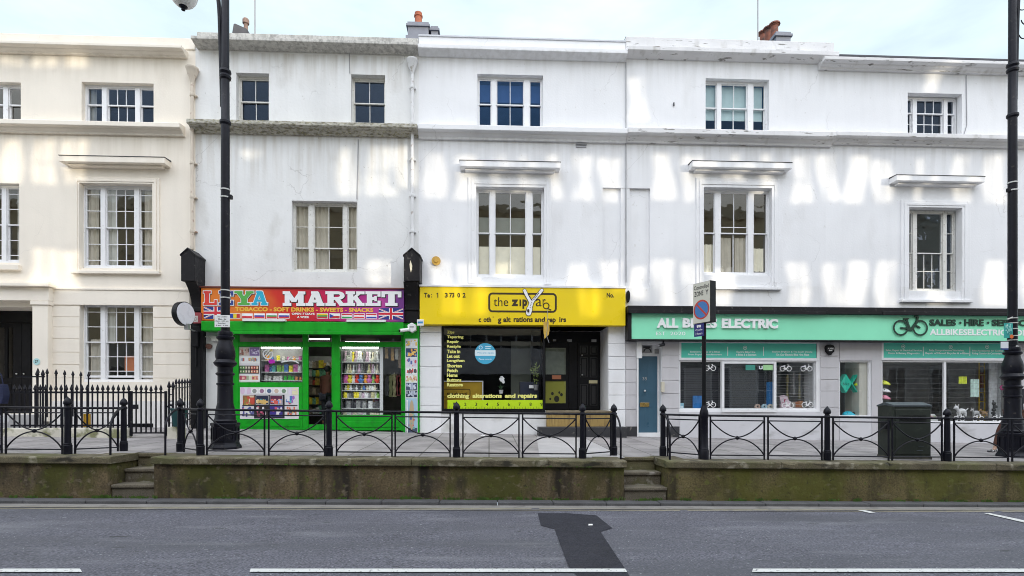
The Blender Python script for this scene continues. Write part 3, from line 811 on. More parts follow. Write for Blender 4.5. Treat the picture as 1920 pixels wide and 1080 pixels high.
def sash(parent, op, secs, meet=0.5, m=None, gm=None, depth=0.13, room=M_ROOM, name='window', drape=(), sill_h=0.07, raised=0.0):
    """box sash window; secs = (f0, f1, bars across, fractions of bars in the top sash, in the bottom sash)"""
    m = m or M_TRIM; gm = gm or GLASS_OLD
    x0, x1, z0, z1 = op; Yd = Y0+depth; W = x1-x0; H = z1-z0; e = 0.034
    b = MB()
    b.box(x0-0.02, x0+e, Yd-0.005, Yd+0.11, z0, z1); b.box(x1-e, x1+0.02, Yd-0.005, Yd+0.11, z0, z1)
    b.box(x0+e, x1-e, Yd-0.003, Yd+0.11, z1-0.06, z1+0.02); b.box(x0+e, x1-e, Yd-0.035, Yd+0.11, z0-0.01, z0+sill_h)
    for i in range(len(secs)-1):
        a = x0+W*secs[i][1]; c = x0+W*secs[i+1][0]
        b.box(a, c, Yd-0.012, Yd+0.10, z0+sill_h, z1-0.06)
    zi0, zi1 = z0+sill_h, z1-0.06; zm = zi1-(zi1-zi0)*meet
    g = MB()
    for s in secs:
        a = x0+W*s[0]; c = x0+W*s[1]
        if s is secs[0]: a = x0+e
        if s is secs[-1]: c = x1-e
        for top in (True, False):
            y = Yd+0.02 if top else Yd+0.058
            l, h = (zm-0.018, zi1) if top else (zi0+raised, zm+0.018)
            st = 0.026; rb = 0.030 if top else 0.055; rt = 0.028
            b.box(a, a+st, y, y+0.034, l, h); b.box(c-st, c, y, y+0.034, l, h)
            b.box(a+st, c-st, y+0.001, y+0.034, h-(rt if top else rb*0.55), h); b.box(a+st, c-st, y+0.001, y+0.034, l, l+rb)
            il, ih = l+rb, h-rt
            n = s[2] if not isinstance(s[2], tuple) else s[2][0 if top else 1]
            for k in range(1, n):
                xx = a+st+(c-a-2*st)*k/n; b.box(xx-0.009, xx+0.009, y+0.004, y+0.028, il, ih)
            for fr in (s[3] if top else s[4]):
                zz = ih-(ih-il)*fr; b.box(a+st, c-st, y+0.006, y+0.026, zz-0.009, zz+0.009)
            g.rectxz(a+st-0.01, c-st+0.01, il-0.01, ih+0.01, y+0.017)
    f = b.build(name, m, parent)
    g.build('pane', gm, f)
    for d in drape:
        kind, fx0, fx1, fz0, fz1 = d[:5]; dm = d[5] if len(d) > 5 else M_CURTAIN
        q = MB(); yy = Yd+0.118; n = 1 if kind == 'blind' else max(6, int((fx1-fx0)*W/0.035))
        for i in range(n):
            u0, u1 = x0+W*(fx0+(fx1-fx0)*i/n), x0+W*(fx0+(fx1-fx0)*(i+1)/n)
            o0, o1 = (0, 0) if n == 1 else (0.018*math.sin(i*1.9)+0.006*math.sin(i*5.1), 0.018*math.sin((i+1)*1.9)+0.006*math.sin((i+1)*5.1))
            q.face([(u0,yy+o0,z1-H*fz1),(u1,yy+o1,z1-H*fz1),(u1,yy+o1,z1-H*fz0),(u0,yy+o0,z1-H*fz0)])
        q.build('blind' if kind == 'blind' else 'curtain', dm, f, smooth=True)
    q = MB(); A, B_, C_, D_, ya, yb = x0-0.5, x1+0.5, z0-0.6, z1+0.25, Yd+0.30, Yd+3.2
    q.face([(A,yb,C_),(B_,yb,C_),(B_,yb,D_),(A,yb,D_)]); q.face([(A,ya,C_),(A,yb,C_),(A,yb,D_),(A,ya,D_)]); q.face([(B_,ya,C_),(B_,ya,D_),(B_,yb,D_),(B_,yb,C_)])
    q.face([(A,ya,D_),(A,yb,D_),(B_,yb,D_),(B_,ya,D_)]); q.face([(A,ya,C_),(B_,ya,C_),(B_,yb,C_),(A,yb,C_)])
    q.build('room', room, f)
    return f
def courses(parent, m, x0, x1, z0, joints, z1, Yf=Y0-0.015, back=Y0+0.005, name='rusticated_course', gap=0.012):
    b = MB(); zs = [z0]+sorted(joints)+[z1]
    for i in range(len(zs)-1): b.box(x0, x1, Yf, back, zs[i]+gap/2, zs[i+1]-gap/2)
    return b.build(name, m, parent, bevel=0.006)
def downpipe(parent, m, px, py0, py1, hopper=True, Y=Y0-0.10):
    x = X(px, Y); z1, z0 = Z(py0, px, Y), Z(py1, px, Y)
    b = MB(); b.tube([(x,Y,z0),(x,Y,z1)], 0.042, 10)
    for k in range(5):
        z = z0+(z1-z0)*(k+0.5)/5; b.lathe([(0.052,0),(0.056,0.02),(0.056,0.06),(0.052,0.08)], x, Y, z, 12); b.box(x-0.085, x+0.085, Y+0.03, Y0+0.0, z+0.02, z+0.05)
    if hopper: b.lathe([(0.045,-0.10),(0.07,0.02),(0.12,0.12),(0.14,0.22),(0.155,0.24),(0.155,0.28)], x, Y+0.0, z1, 10)
    return b.build('downpipe', m, parent, smooth=True)
def chimney(parent, m, x0, x1, y0, y1, z0, z1, pots, name='chimney'):
    b = MB(); b.box(x0, x1, y0, y1, z0, z1-0.16); b.box(x0-0.05, x1+0.05, y0-0.05, y1+0.05, z1-0.159, z1-0.08); b.box(x0-0.01, x1+0.01, y0-0.01, y1+0.01, z1-0.079, z1)
    c = b.build(name, m, parent, bevel=0.01)
    for (px_, h, r, mm, cowl) in pots:
        q = MB(); q.lathe([(r*1.1,0),(r,0.05),(r*0.92,h*0.75),(r*1.12,h*0.78),(r*1.12,h*0.86),(r*0.95,h*0.88),(r*0.98,h),(r*0.7,h),(r*0.68,h-0.06)], px_, (y0+y1)/2, z1, 14)
        if cowl:
            for a in range(4): q.tube([(px_+r*0.7*math.cos(a*1.57), (y0+y1)/2+r*0.7*math.sin(a*1.57), z1+h-0.02),(px_+r*0.7*math.cos(a*1.57), (y0+y1)/2+r*0.7*math.sin(a*1.57), z1+h+0.12)], 0.018, 5)
            q.lathe([(r*1.5,0),(r*1.5,0.03),(r*0.6,0.14),(0.02,0.17)], px_, (y0+y1)/2, z1+h+0.11, 14)
        q.build('chimney_pot', mm, c, smooth=True)
    return c
def mast(parent, px, py0, py1, Y):
    x = X(px, Y); b = MB(); b.tube([(x,Y,Z(py1,px,Y)),(x,Y,Z(py0,px,Y))], 0.022, 6)
    zt = Z(py0, px, Y)
    for k in range(6): b.tube([(x-0.35,Y+0.12*k-0.3,zt-0.05),(x+0.35,Y+0.12*k-0.3,zt-0.05)], 0.006, 4)
    b.tube([(x,Y-0.4,zt-0.05),(x,Y+0.5,zt-0.05)], 0.012, 5)
    return b.build('aerial_mast', M_GREYMETAL, parent)

WY = lambda c, t=(), bt=(), sc=1: [(0.05,0.235,sc,t,bt),(0.30,0.70,c,t,bt),(0.765,0.95,sc,t,bt)]

# ------------------------------------------------------------------ cream house
xA0, xAB = X(-620), X(366.5)
A = thing('terraced_house', 'cream stucco house with black double door and tripartite sash windows', 'house', ((xA0+xAB)/2, Y0, zp((xA0+xAB)/2, Y0)))
aw = dict(t2=RC(153,155,288,233), t1=RC(-98,153,39,231), f2=RC(150,345,287,503), f1=RC(-101,343,36,492), g2=RC(150,568,287,716))
door_op = RC(-62,575,63,776)
more = [RC(-470,150,-335,230), RC(-475,340,-338,500), RC(-475,566,-338,716)]
ztA = Z(93,180)
wall(A, M_CREAM, xA0, xAB, 0.2, ztA+0.05, list(aw.values())+[door_op+(0.9,)]+more)
shell(A, M_CREAM, xA0, xAB, 0.2, Z(70,100), Z(100,100))
TB = (0.14,0.57); BB = (0.43,0.87)
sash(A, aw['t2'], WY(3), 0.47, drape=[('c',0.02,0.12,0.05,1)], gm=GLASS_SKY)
sash(A, aw['t1'], WY(3), 0.47)
sash(A, aw['f2'], WY(3,TB,BB), 0.5, drape=[('c',0.02,0.16,0.03,1),('c',0.24,0.42,0.03,0.95,M_BLIND),('c',0.80,0.97,0.03,1)])
sash(A, aw['f1'], WY(3,TB,BB), 0.5, drape=[('c',0.86,0.97,0.03,1,M_BLIND)])
sash(A, aw['g2'], WY(3,TB,BB), 0.49, raised=0.05, drape=[('c',0.27,0.40,0.03,0.5,M_BLIND),('c',0.78,0.97,0.03,1),('c',0.05,0.22,0.45,1,M_CURTAIN),('blind',0.52,0.72,0.66,0.86,mat('orange_cushion',(0.55,0.16,0.05),0.8))])
for o in more: sash(A, o, WY(3,TB,BB) if o is not more[0] else WY(3), 0.5)
# parapet, cornices
x1 = xAB-0.004
b = MB(); b.box(xA0, x1, Y0-0.03, Y0+0.28, ztA+0.055, Z(68,180)); b.build('parapet', M_CREAM, A, bevel=0.012)
cornice(A, M_CREAM, xA0, X(352), Z(106,180), Z(92.5,180), 0.30)
cornice(A, M_CREAM, xA0, X(347), Z(254,180), Z(233.5,180), 0.25)
hood(A, M_CREAM, 115, 312, 294, 309); architrave(A, M_CREAM, 138, 298, 333, 508, aw['f2'])
b = MB(); b.box(X(-106), X(40), Y0-0.09, Y0+0.01, Z(507,0), Z(497,0)); b.build('sill', M_CREAM, A, bevel=0.008)
# rusticated ground floor between the storey band and plinth
zj = [Z(r,220) for r in (709,684,661,636,614,595)]
for (a, c) in ((94,150),(287,357)):
    courses(A, M_CREAM, X(a)+0.004, X(c)-(0.0 if a < 200 else 0)-0.004, Z(800,220), zj, Z(574,220))
b = MB(); b.box(X(94)+0.004, X(357)-0.004, Y0-0.03, Y0+0.004, Z(572.5,220), Z(545,220)); b.box(X(94)+0.004, X(357)-0.004, Y0-0.05, Y0+0.004, Z(544.5,220), Z(541,220)); b.build('storey_band', M_CREAM, A, bevel=0.006)
b = MB(); b.box(X(94)+0.004, X(357)-0.004, Y0-0.045, Y0-0.016, 0.3, Z(752,220)); b.build('plinth', mat('white_plinth_paint',(0.78,0.76,0.74),0.7,dirt=GRIME), A, bevel=0.006)
# door surround
for (a, c) in ((63,92),(-92,-63)):
    b = MB(); b.box(X(a,Y0-.12), X(c,Y0-.12), Y0-0.16, Y0+0.004, Z(790,60), Z(574,60)); b.box(X(a,Y0-.12)-0.03, X(c,Y0-.12)+0.03, Y0-0.19, Y0+0.004, Z(573.5,60), Z(566,60)); b.build('door_pilaster', M_CREAM, A, bevel=0.008)
b = MB(); b.box(X(-94,Y0-.15), X(93,Y0-.15), Y0-0.18, Y0+0.004, Z(565.5,20), Z(541,20)); b.box(X(-97,Y0-.15), X(99,Y0-.15), Y0-0.30, Y0+0.004, Z(540.5,20), Z(535,20)); b.box(X(-94,Y0-.15), X(96,Y0-.15), Y0-0.24, Y0+0.004, Z(534.5,20), Z(531,20)); b.build('entablature', M_CREAM, A, bevel=0.008)
# double door
x0, x1, z0, z1 = door_op; yd = Y0+0.62
for k, (a, c) in enumerate(((x0+0.02,(x0+x1)/2-0.004),((x0+x1)/2+0.004,x1-0.02))):
    b = MB(); wd = c-a; zt = z1-0.32
    gl = [(a+wd*(0.28),a+wd*0.46),(a+wd*0.56,a+wd*0.93)] if k else [(a+wd*0.07,a+wd*0.44),(a+wd*0.54,a+wd*0.72)]
    gz0, gz1 = z0+0.95, zt-0.12
    xs = [a, gl[0][0], gl[0][1], gl[1][0], gl[1][1], c]
    for i in (0,2,4): b.box(xs[i], xs[i+1], yd, yd+0.05, z0, zt)
    for i in (1,3): b.box(xs[i], xs[i+1], yd+0.002, yd+0.05, z0, gz0); b.box(xs[i], xs[i+1], yd+0.002, yd+0.05, gz1, zt)
    for i in (1,3): b.box(xs[i]+0.03, xs[i+1]-0.03, yd-0.012, yd+0.001, z0+0.15, gz0-0.15)
    d = b.build('door', M_BLACK, A, bevel=0.006)
    g = MB()
    for i in (1,3): g.rectxz(xs[i], xs[i+1], gz0, gz1, yd+0.025)
    g.build('pane', GLASS_NEW, d)
    h = MB(); h.ball(((a+0.09) if k else (c-0.09), yd-0.05, z0+1.05), 0.022); h.build('handle', M_STEEL, d, smooth=True)
b = MB(); b.box(x0, x1, yd, yd+0.06, z1-0.31, z1-0.01); b.build('door_head', M_BLACK, A)
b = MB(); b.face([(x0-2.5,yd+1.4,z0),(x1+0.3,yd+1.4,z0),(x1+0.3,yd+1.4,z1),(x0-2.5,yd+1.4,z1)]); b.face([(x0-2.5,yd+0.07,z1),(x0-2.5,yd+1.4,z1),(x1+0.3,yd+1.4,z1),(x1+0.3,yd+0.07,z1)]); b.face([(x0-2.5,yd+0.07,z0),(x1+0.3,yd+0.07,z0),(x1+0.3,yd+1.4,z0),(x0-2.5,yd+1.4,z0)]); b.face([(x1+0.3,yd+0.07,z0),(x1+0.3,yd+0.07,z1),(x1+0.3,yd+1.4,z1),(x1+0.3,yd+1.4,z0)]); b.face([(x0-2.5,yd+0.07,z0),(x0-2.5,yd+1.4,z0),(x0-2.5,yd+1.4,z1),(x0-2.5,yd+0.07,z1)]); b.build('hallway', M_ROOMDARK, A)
b = MB(); b.box(x0-0.5, x1+0.35, Y0-1.1, Y0+0.62, 0.5, z0-0.01); b.box(x0-0.5, x1+0.35, Y0-1.5, Y0-1.105, 0.5, z0-0.17); b.build('doorstep', mat('painted_step',(0.5,0.5,0.5),0.7,var=0.15), A, bevel=0.01)
b = MB(); b.disc(X(68.5,Y0-.17), Z(678,68.5,Y0-.17), Y0-0.168, 0.085); pl = b.build('number_plate', mat('pale_aqua_enamel',(0.45,0.72,0.72),0.3), A)
b = MB(); write(b, '27', X(65.3,Y0-.17), X(71.2,Y0-.17), Z(680.5,68,Y0-.17), Z(675.5,68,Y0-.17), Y0-0.171); b.build('lettering', M_LETTERK, pl)
downpipe(A, mat('cream_iron_pipe',(0.66,0.58,0.48),0.6,dirt=[((0.25,0.12,0.07),0.6,0.7,6,0.8)]), 360.5, 148, 468)
b = MB(); x0, x1, z0, z1 = RC(246,794,287,814,Y0-0.05); b.box(x0, x1, Y0-0.06, Y0-0.046, z0, z1)
for i in range(6): b.box(x0+(x1-x0)*(i+0.3)/6, x0+(x1-x0)*(i+0.45)/6, Y0-0.085, Y0-0.065, z0, z1)
b.build('basement_grille', M_BLACK, A)

# ------------------------------------------------------------------ market house
xB1 = X(785)
B = thing('terraced_house', 'off white house with bright green shopfront and mossy blackened cornices', 'house', ((xAB+xB1)/2, Y0, zp((xAB+xB1)/2, Y0)))
b1, b2, b3 = RC(443,137,504,235), RC(658,140,722,238), RC(547,377,670,510)
bshop = (X(437), X(757), 0.2, Z(606,600))
wall(B, M_WHITEB, xAB, xB1, 0.2, Z(95,577), [b1, b2, b3, bshop+(0.05,)])
shell(B, M_WHITEB, xAB, xB1, 0.2, Z(66,577), Z(95,577))
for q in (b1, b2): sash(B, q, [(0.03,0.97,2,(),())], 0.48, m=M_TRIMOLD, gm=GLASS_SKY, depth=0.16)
sash(B, b3, [(0.05,0.235,1,(0.5,),()),(0.31,0.765,2,(0.5,),()),(0.83,0.97,1,(0.5,),())], 0.655, m=M_TRIMOLD, drape=[('c',0.02,0.22,0.03,1),('c',0.29,0.52,0.02,0.97),('c',0.82,1.0,0.02,0.97)])
ledge(B, M_LICHEN, X(369,Y0-.05), xB1-0.004, Z(68,577), Z(87.5,577), Z(99,577), 0.34)
cornice(B, M_MOSS, X(352,Y0-.25), xB1-0.004, Z(255,577), Z(237,577), 0.32)
downpipe(B, mat('white_iron_pipe',(0.72,0.72,0.72),0.5,dirt=[((0.3,0.25,0.2),0.6,0.7,8,0.7)]), 773, 132, 470)
b = MB(); b.tube([(X(672),Y0-0.012,Z(262,672)),(X(671),Y0-0.014,Z(320,672)),(X(669.5),Y0-0.012,Z(374,672))], 0.011, 5); b.tube([(X(655),Y0-0.012,Z(96,655)),(X(656),Y0-0.012,Z(138,655))], 0.009, 5); b.build('cable', M_GREYMETAL, B)
xx = X(461, Y0+3.2); zz = Z(64,461,Y0+3.2)
b = MB(); b.lathe([(0.08,-0.6),(0.08,0),(0.065,0.05),(0.06,0.36),(0.10,0.38),(0.10,0.50),(0.07,0.54)], xx, Y0+3.2, zz-0.05, 12); b.build('flue', M_BRICKCH, B, smooth=True)
b = MB(); xx = X(447,Y0+3); b.prism([(xx-0.18,zz-0.4),(xx-0.10,zz+0.10),(xx-0.06,zz+0.12),(xx+0.30,zz-0.03),(xx+0.30,zz-0.4)], Y0+2.9, Y0+3.6); b.build('roof_tiles', M_ROOF, B)
mast(B, 478, -60, 70, Y0+4)

# ------------------------------------------------------------------ tailor's house
xC1 = X(1172.5)
Ch = thing('terraced_house', 'clean white house above the yellow sign, its top window painted with reflected sky blue', 'house', ((xB1+xC1)/2, Y0, zp((xB1+xC1)/2, Y0)))
c1, c2 = RC(895,140,1018,242), RC(893,352,1020,520)
cshop = (X(828), X(1022), Z(770,925), Z(606,925)); crec = (X(1022), X(1140), Z(770,1080)-0.0, Z(611.5,1080))
crp = RC(1130,352,1172.4,540)
wall(Ch, M_WHITE, xB1, xC1, 0.2, Z(100,980), [c1, c2, cshop+(0.06,), crec+(1.0,), (crp[0], xC1+0.5, crp[2], crp[3], 0.07)])
b = MB(); b.rectxz(crp[0], xC1, crp[2], crp[3], Y0+0.07); b.build('blind_recess', M_WHITE, Ch)
shell(Ch, M_WHITE, xB1, xC1, 0.2, Z(75,980), Z(100,980))
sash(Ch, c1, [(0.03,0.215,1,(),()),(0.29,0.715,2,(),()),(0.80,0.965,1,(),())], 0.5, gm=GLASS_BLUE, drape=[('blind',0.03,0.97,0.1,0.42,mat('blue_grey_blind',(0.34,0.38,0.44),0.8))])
sash(Ch, c2, [(0.03,0.20,1,(),()),(0.27,0.74,2,(),()),(0.83,0.97,1,(),())], 0.49, drape=[('blind',0.04,0.96,0.63,0.98,M_CAFE),('blind',0.04,0.96,0.30,0.50,mat('grey_green_blind',(0.22,0.24,0.22),0.8))])
ledge(Ch, M_WHITE, xB1+0.004, xC1-0.004, Z(76,980), Z(98,980), Z(112,980), 0.26)
b = MB(); b.box(xB1+0.004, xC1-0.004, Y0-0.075, Y0+0.30, Z(76,980)+0.001, Z(73.5,980)); b.build('coping', mat('grey_lead_coping',(0.62,0.63,0.66),0.6,dirt=GRIME), Ch)
cornice(Ch, M_WHITE, xB1+0.004, xC1-0.004, Z(266,980), Z(243,980), 0.27)
hood(Ch, M_WHITE, 862, 1050, 303, 318); architrave(Ch, M_WHITE, 878, 1034, 333, 532, c2, sill=False)
b = MB(); x0, x1, z0, z1 = RC(1080,272.5,1099,277); b.box(x0, x1, Y0-0.02, Y0+0.004, z0, z1); b.box(x0-0.01, x1+0.01, Y0-0.05, Y0+0.004, z1+0.001, z1+0.02); b.build('air_vent', M_GREYMETAL, Ch)
ch = chimney(Ch, M_CHIM, X(768,Y0+3.5), X(806,Y0+3.5), Y0+3.1, Y0+3.9, Z(110,790,Y0+3.5), Z(41,790,Y0+3.1), [(X(784.5,Y0+3.5), 0.56, 0.125, M_TERRA, False)])
ch = chimney(Ch, M_CHIM, X(807,Y0+3.5)+0.06, X(823,Y0+3.5), Y0+3.15, Y0+3.85, Z(110,790,Y0+3.5), Z(48,790,Y0+3.15), [(X(810,Y0+3.5)+0.04, 0.07, 0.09, M_ROOF, False), (X(817,Y0+3.5), 0.08, 0.09, M_ROOF, False)])
b = MB(); b.box(X(765,Y0+3.5), X(826,Y0+3.5), Y0+3.0, Y0+4.0, Z(110,790,Y0+3.5), Z(66,790,Y0+3.0)); b.build('chimney_base', M_CHIM, Ch, bevel=0.01)

# ------------------------------------------------------------------ white house with the blue door
xD1 = X(1548)
D = thing('terraced_house', 'white house with tall cracked parapet above a narrow blue door', 'house', ((xC1+xD1)/2, Y0, zp((xC1+xD1)/2, Y0)))
d1, d2 = RC(1323,148,1442,248), RC(1319,353,1446,516)
drp = RC(1172.6,352,1219,534)
ddoor = (X(1196.5), X(1240), Z(812,1215), Z(645,1215)); dwin = (X(1273), X(1530.5), Z(768,1400), Z(640,1400))
wall(D, M_WHITE, xC1, xD1, 0.2, Z(108,1360), [d1, d2, (xC1-0.5, drp[1], crp[2], crp[3], 0.07), ddoor+(0.30,), dwin+(0.08,)])
b = MB(); b.rectxz(xC1, drp[1], crp[2], crp[3], Y0+0.07); b.build('blind_recess', M_WHITE, D)
shell(D, M_WHITE, xC1, xD1, 0.2, Z(75,1370), Z(110,1370))
sash(D, d1, [(0.04,0.21,1,(),()),(0.275,0.695,2,(),()),(0.785,0.955,1,(),())], 0.5, drape=[('blind',0.04,0.96,0.05,0.70,mat('duck_egg_blind',(0.50,0.62,0.62),0.7))], gm=glass('sky_tinted_clear_glass', wob=0.004, ior=1.5, refl=(0.3,0.5,0.8)), room=mat('reflected_sky_room',(0.03,0.16,0.40),0.9))  # reflected sky blue put into the glass and room colours
sash(D, d2, [(0.03,0.20,1,(),()),(0.28,0.69,2,(0.86,),()),(0.77,0.95,1,(),())], 0.5, drape=[('c',0.05,0.22,0.62,0.97,M_CAFE),('c',0.28,0.46,0.54,0.97,M_CURTAIN),('c',0.52,0.70,0.54,0.97,M_CURTAIN),('c',0.77,0.95,0.66,0.93,M_CAFE)])
ledge(D, M_CRACKED, xC1+0.004, X(1564,Y0-.05), Z(76,1370), Z(101.5,1370), Z(116,1370), 0.27)
b = MB(); b.box(xC1+0.004, X(1553), Y0+0.0, Y0+0.28, Z(76,1370)+0.001, Z(74.5,1370)); b.build('coping', M_ROOF, D)
cornice(D, M_CRACKED, xC1+0.004, X(1556), Z(273,1360), Z(250,1360), 0.29)
hood(D, M_WHITE, 1296, 1482, 304, 319); architrave(D, M_WHITE, 1306, 1463, 334, 538, d2)
b = MB(); b.prism([(X(1262),Z(199,1262)),(X(1264),Z(199,1262)),(X(1264),Z(193,1262)),(X(1262),Z(193,1262))], Y0-0.03, Y0+0.01); b.build('wall_fixing', M_ROOF, D)
b = MB(); b.tube([(X(1173),Y0-0.03,Z(118,1173)),(X(1173),Y0-0.03,Z(262,1173)),(X(1173.4),Y0-0.03,Z(530,1173))], 0.013, 5); b.build('cable', M_GREYMETAL, D)
mast(D, 1421, -60, 75, Y0+4)
chimney(D, M_CHIM, X(1446,Y0+3), X(1473,Y0+3), Y0+2.7, Y0+3.4, Z(110,1460,Y0+3), Z(59,1460,Y0+2.7), [])
yy = Y0+3.9
for k, (px_, top) in enumerate(((1452,42),(1441,50),(1431,58))):
    q = MB(); xx = X(px_, yy+k*0.5); zt = Z(top, px_, yy+k*0.5)
    q.lathe([(0.13,-0.9),(0.12,-0.15),(0.15,-0.13),(0.15,-0.08),(0.11,-0.06),(0.05,0.0)], xx, yy+k*0.5, zt, 12); q.lathe([(0.19,-0.10),(0.18,-0.05),(0.04,0.02)], xx, yy+k*0.5, zt, 12); q.build('chimney_pot', mat('sooty_terracotta',(0.20,0.075,0.05),0.85,var=0.3,scale=6,dirt=[((0.05,0.04,0.04),0.5,0.65,5,0.8)]), D, smooth=True)

# ------------------------------------------------------------------ lower house on the right
xE1 = X(2560)
Eh = thing('terraced_house', 'lowest white house, its parapet stepped down, above the green shop sign', 'house', ((xD1+xE1)/2, Y0, zp((xD1+xE1)/2, Y0)))
e1, e2 = RC(1702,175,1804,252), RC(1703,390,1802,546)
ewin = (X(1652.5), X(1890), Z(792,1770), Z(640,1770)); emid = (X(1573.5), X(1633), Z(781,1600), Z(676,1600))
emore = [RC(2150,180,2260,256), RC(2150,392,2260,548)]
wall(Eh, M_WHITE, xD1, xE1, 0.0, Z(112,1740), [e1, e2, ewin+(0.08,), emid+(0.45,)]+emore)
shell(Eh, M_WHITE, xD1, xE1, 0.0, Z(114,1740), Z(125,1740))
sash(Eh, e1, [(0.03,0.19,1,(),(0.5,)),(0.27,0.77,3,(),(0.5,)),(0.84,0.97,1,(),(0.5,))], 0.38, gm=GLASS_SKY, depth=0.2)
sash(Eh, e2, [(0.03,0.19,1,(0.5,),(0.5,)),(0.27,0.77,(1,3),(),(0.5,)),(0.84,0.97,1,(0.5,),(0.5,))], 0.52, depth=0.2, m=M_TRIMOLD, gm=glass('blue_reflecting_old_glass', tint=(0.9,0.93,0.95), wob=0.006, ior=2.0, refl=(0.62,0.74,0.95)))  # bluish sky reflection set by the glass colour
for o in emore: sash(Eh, o, WY(3,(),(0.5,)), 0.5)
b = MB(); b.box(xD1+0.004, xE1, Y0-0.03, Y0+0.3, Z(123,1740), Z(112,1740)); b.build('parapet', M_WHITE, Eh, bevel=0.01)
b = MB(); b.box(X(1566,Y0-.05), xE1, Y0-0.07, Y0+0.32, Z(112,1740)+0.001, Z(109.5,1740)); b.build('coping', M_ROOF, Eh)
cornice(Eh, M_CRACKED, X(1545,Y0-.28), xE1, Z(138,1740), Z(123.5,1740), 0.33)
cornice(Eh, M_CRACKED, X(1557), xE1, Z(276,1740), Z(257,1740), 0.27)
hood(Eh, M_WHITE, 1677, 1842, 330, 344); architrave(Eh, M_WHITE, 1690, 1820, 376, 562, e2)
b = MB(); b.tube([(X(1811),Y0-0.012,Z(142,1811)),(X(1812),Y0-0.012,Z(235,1811)),(X(1807),Y0-0.012,Z(252,1811))], 0.010, 5); b.build('cable', M_GREYMETAL, Eh)
rs = random.Random(11)
def col(*a): return tuple(a)
PAL = [(0.75,0.05,0.05),(0.85,0.45,0.05),(0.9,0.75,0.1),(0.1,0.45,0.12),(0.05,0.2,0.6),(0.35,0.1,0.45),(0.85,0.85,0.85),(0.05,0.05,0.06),(0.75,0.3,0.5),(0.2,0.6,0.7),(0.5,0.3,0.15),(0.8,0.78,0.6)]
def blobs(b, x0, x1, z0, z1, y, n, smin, smax, pal):
    for _ in range(n):
        w_, h_ = rs.uniform(smin, smax), rs.uniform(smin, smax)*1.4
        cx, cz = rs.uniform(x0, max(x0, x1-w_)), rs.uniform(z0, max(z0, z1-h_)); w_ = min(w_, x1-cx); h_ = min(h_, z1-cz)
        b.col = rs.choice(pal); blobs.k += 1
        yy = y-0.0001*(blobs.k % 40)
        if rs.random() < 0.5: b.rectxz(cx, cx+w_, cz, cz+h_, yy)
        else: b.disc(cx+w_/2, cz+h_/2, yy, w_/2, 0, 12, rz=h_/2)
blobs.k = 0
def flag_union(b, x0, x1, z0, z1, y):
    W, H = x1-x0, z1-z0; cx, cz = (x0+x1)/2, (z0+z1)/2
    b.col = (0.02,0.03,0.22); b.rectxz(x0, x1, z0, z1, y)
    def diag(w_, c, dy):
        b.col = c
        for (ax, az, bx, bz) in ((x0,z0,x1,z1),(x0,z1,x1,z0)):
            d = math.hypot(bx-ax, bz-az); nx, nz = -(bz-az)/d*w_/2, (bx-ax)/d*w_/2
            pts = [(ax+nx,az+nz),(ax-nx,az-nz),(bx-nx,bz-nz),(bx+nx,bz+nz)]
            pts = [(min(max(p,x0),x1),min(max(q,z0),z1)) for p, q in pts]
            b.face([(p,dy,q) for p, q in pts]); dy -= 0.0006
    diag(H*0.22, (0.85,0.85,0.85), y-0.001); diag(H*0.07, (0.6,0.02,0.04), y-0.0026)
    b.col = (0.85,0.85,0.85); b.rectxz(x0, x1, cz-H*0.17, cz+H*0.17, y-0.004); b.rectxz(cx-H*0.17, cx+H*0.17, z0, z1, y-0.0046)
    b.col = (0.6,0.02,0.04); b.rectxz(x0, x1, cz-H*0.10, cz+H*0.10, y-0.0052); b.rectxz(cx-H*0.10, cx+H*0.10, z0, z1, y-0.0058)
def flag3(b, x0, x1, z0, z1, y, cs, vert=False):
    e = 0.012; b.col = (0.85,0.85,0.85); b.rectxz(x0-e, x1+e, z0-e, z1+e, y)
    n = len(cs)
    for i, c in enumerate(cs):
        b.col = c
        if vert: b.rectxz(x0+(x1-x0)*i/n, x0+(x1-x0)*(i+1)/n, z0, z1, y-0.001)
        else: b.rectxz(x0, x1, z1-(z1-z0)*(i+1)/n, z1-(z1-z0)*i/n, y-0.001)
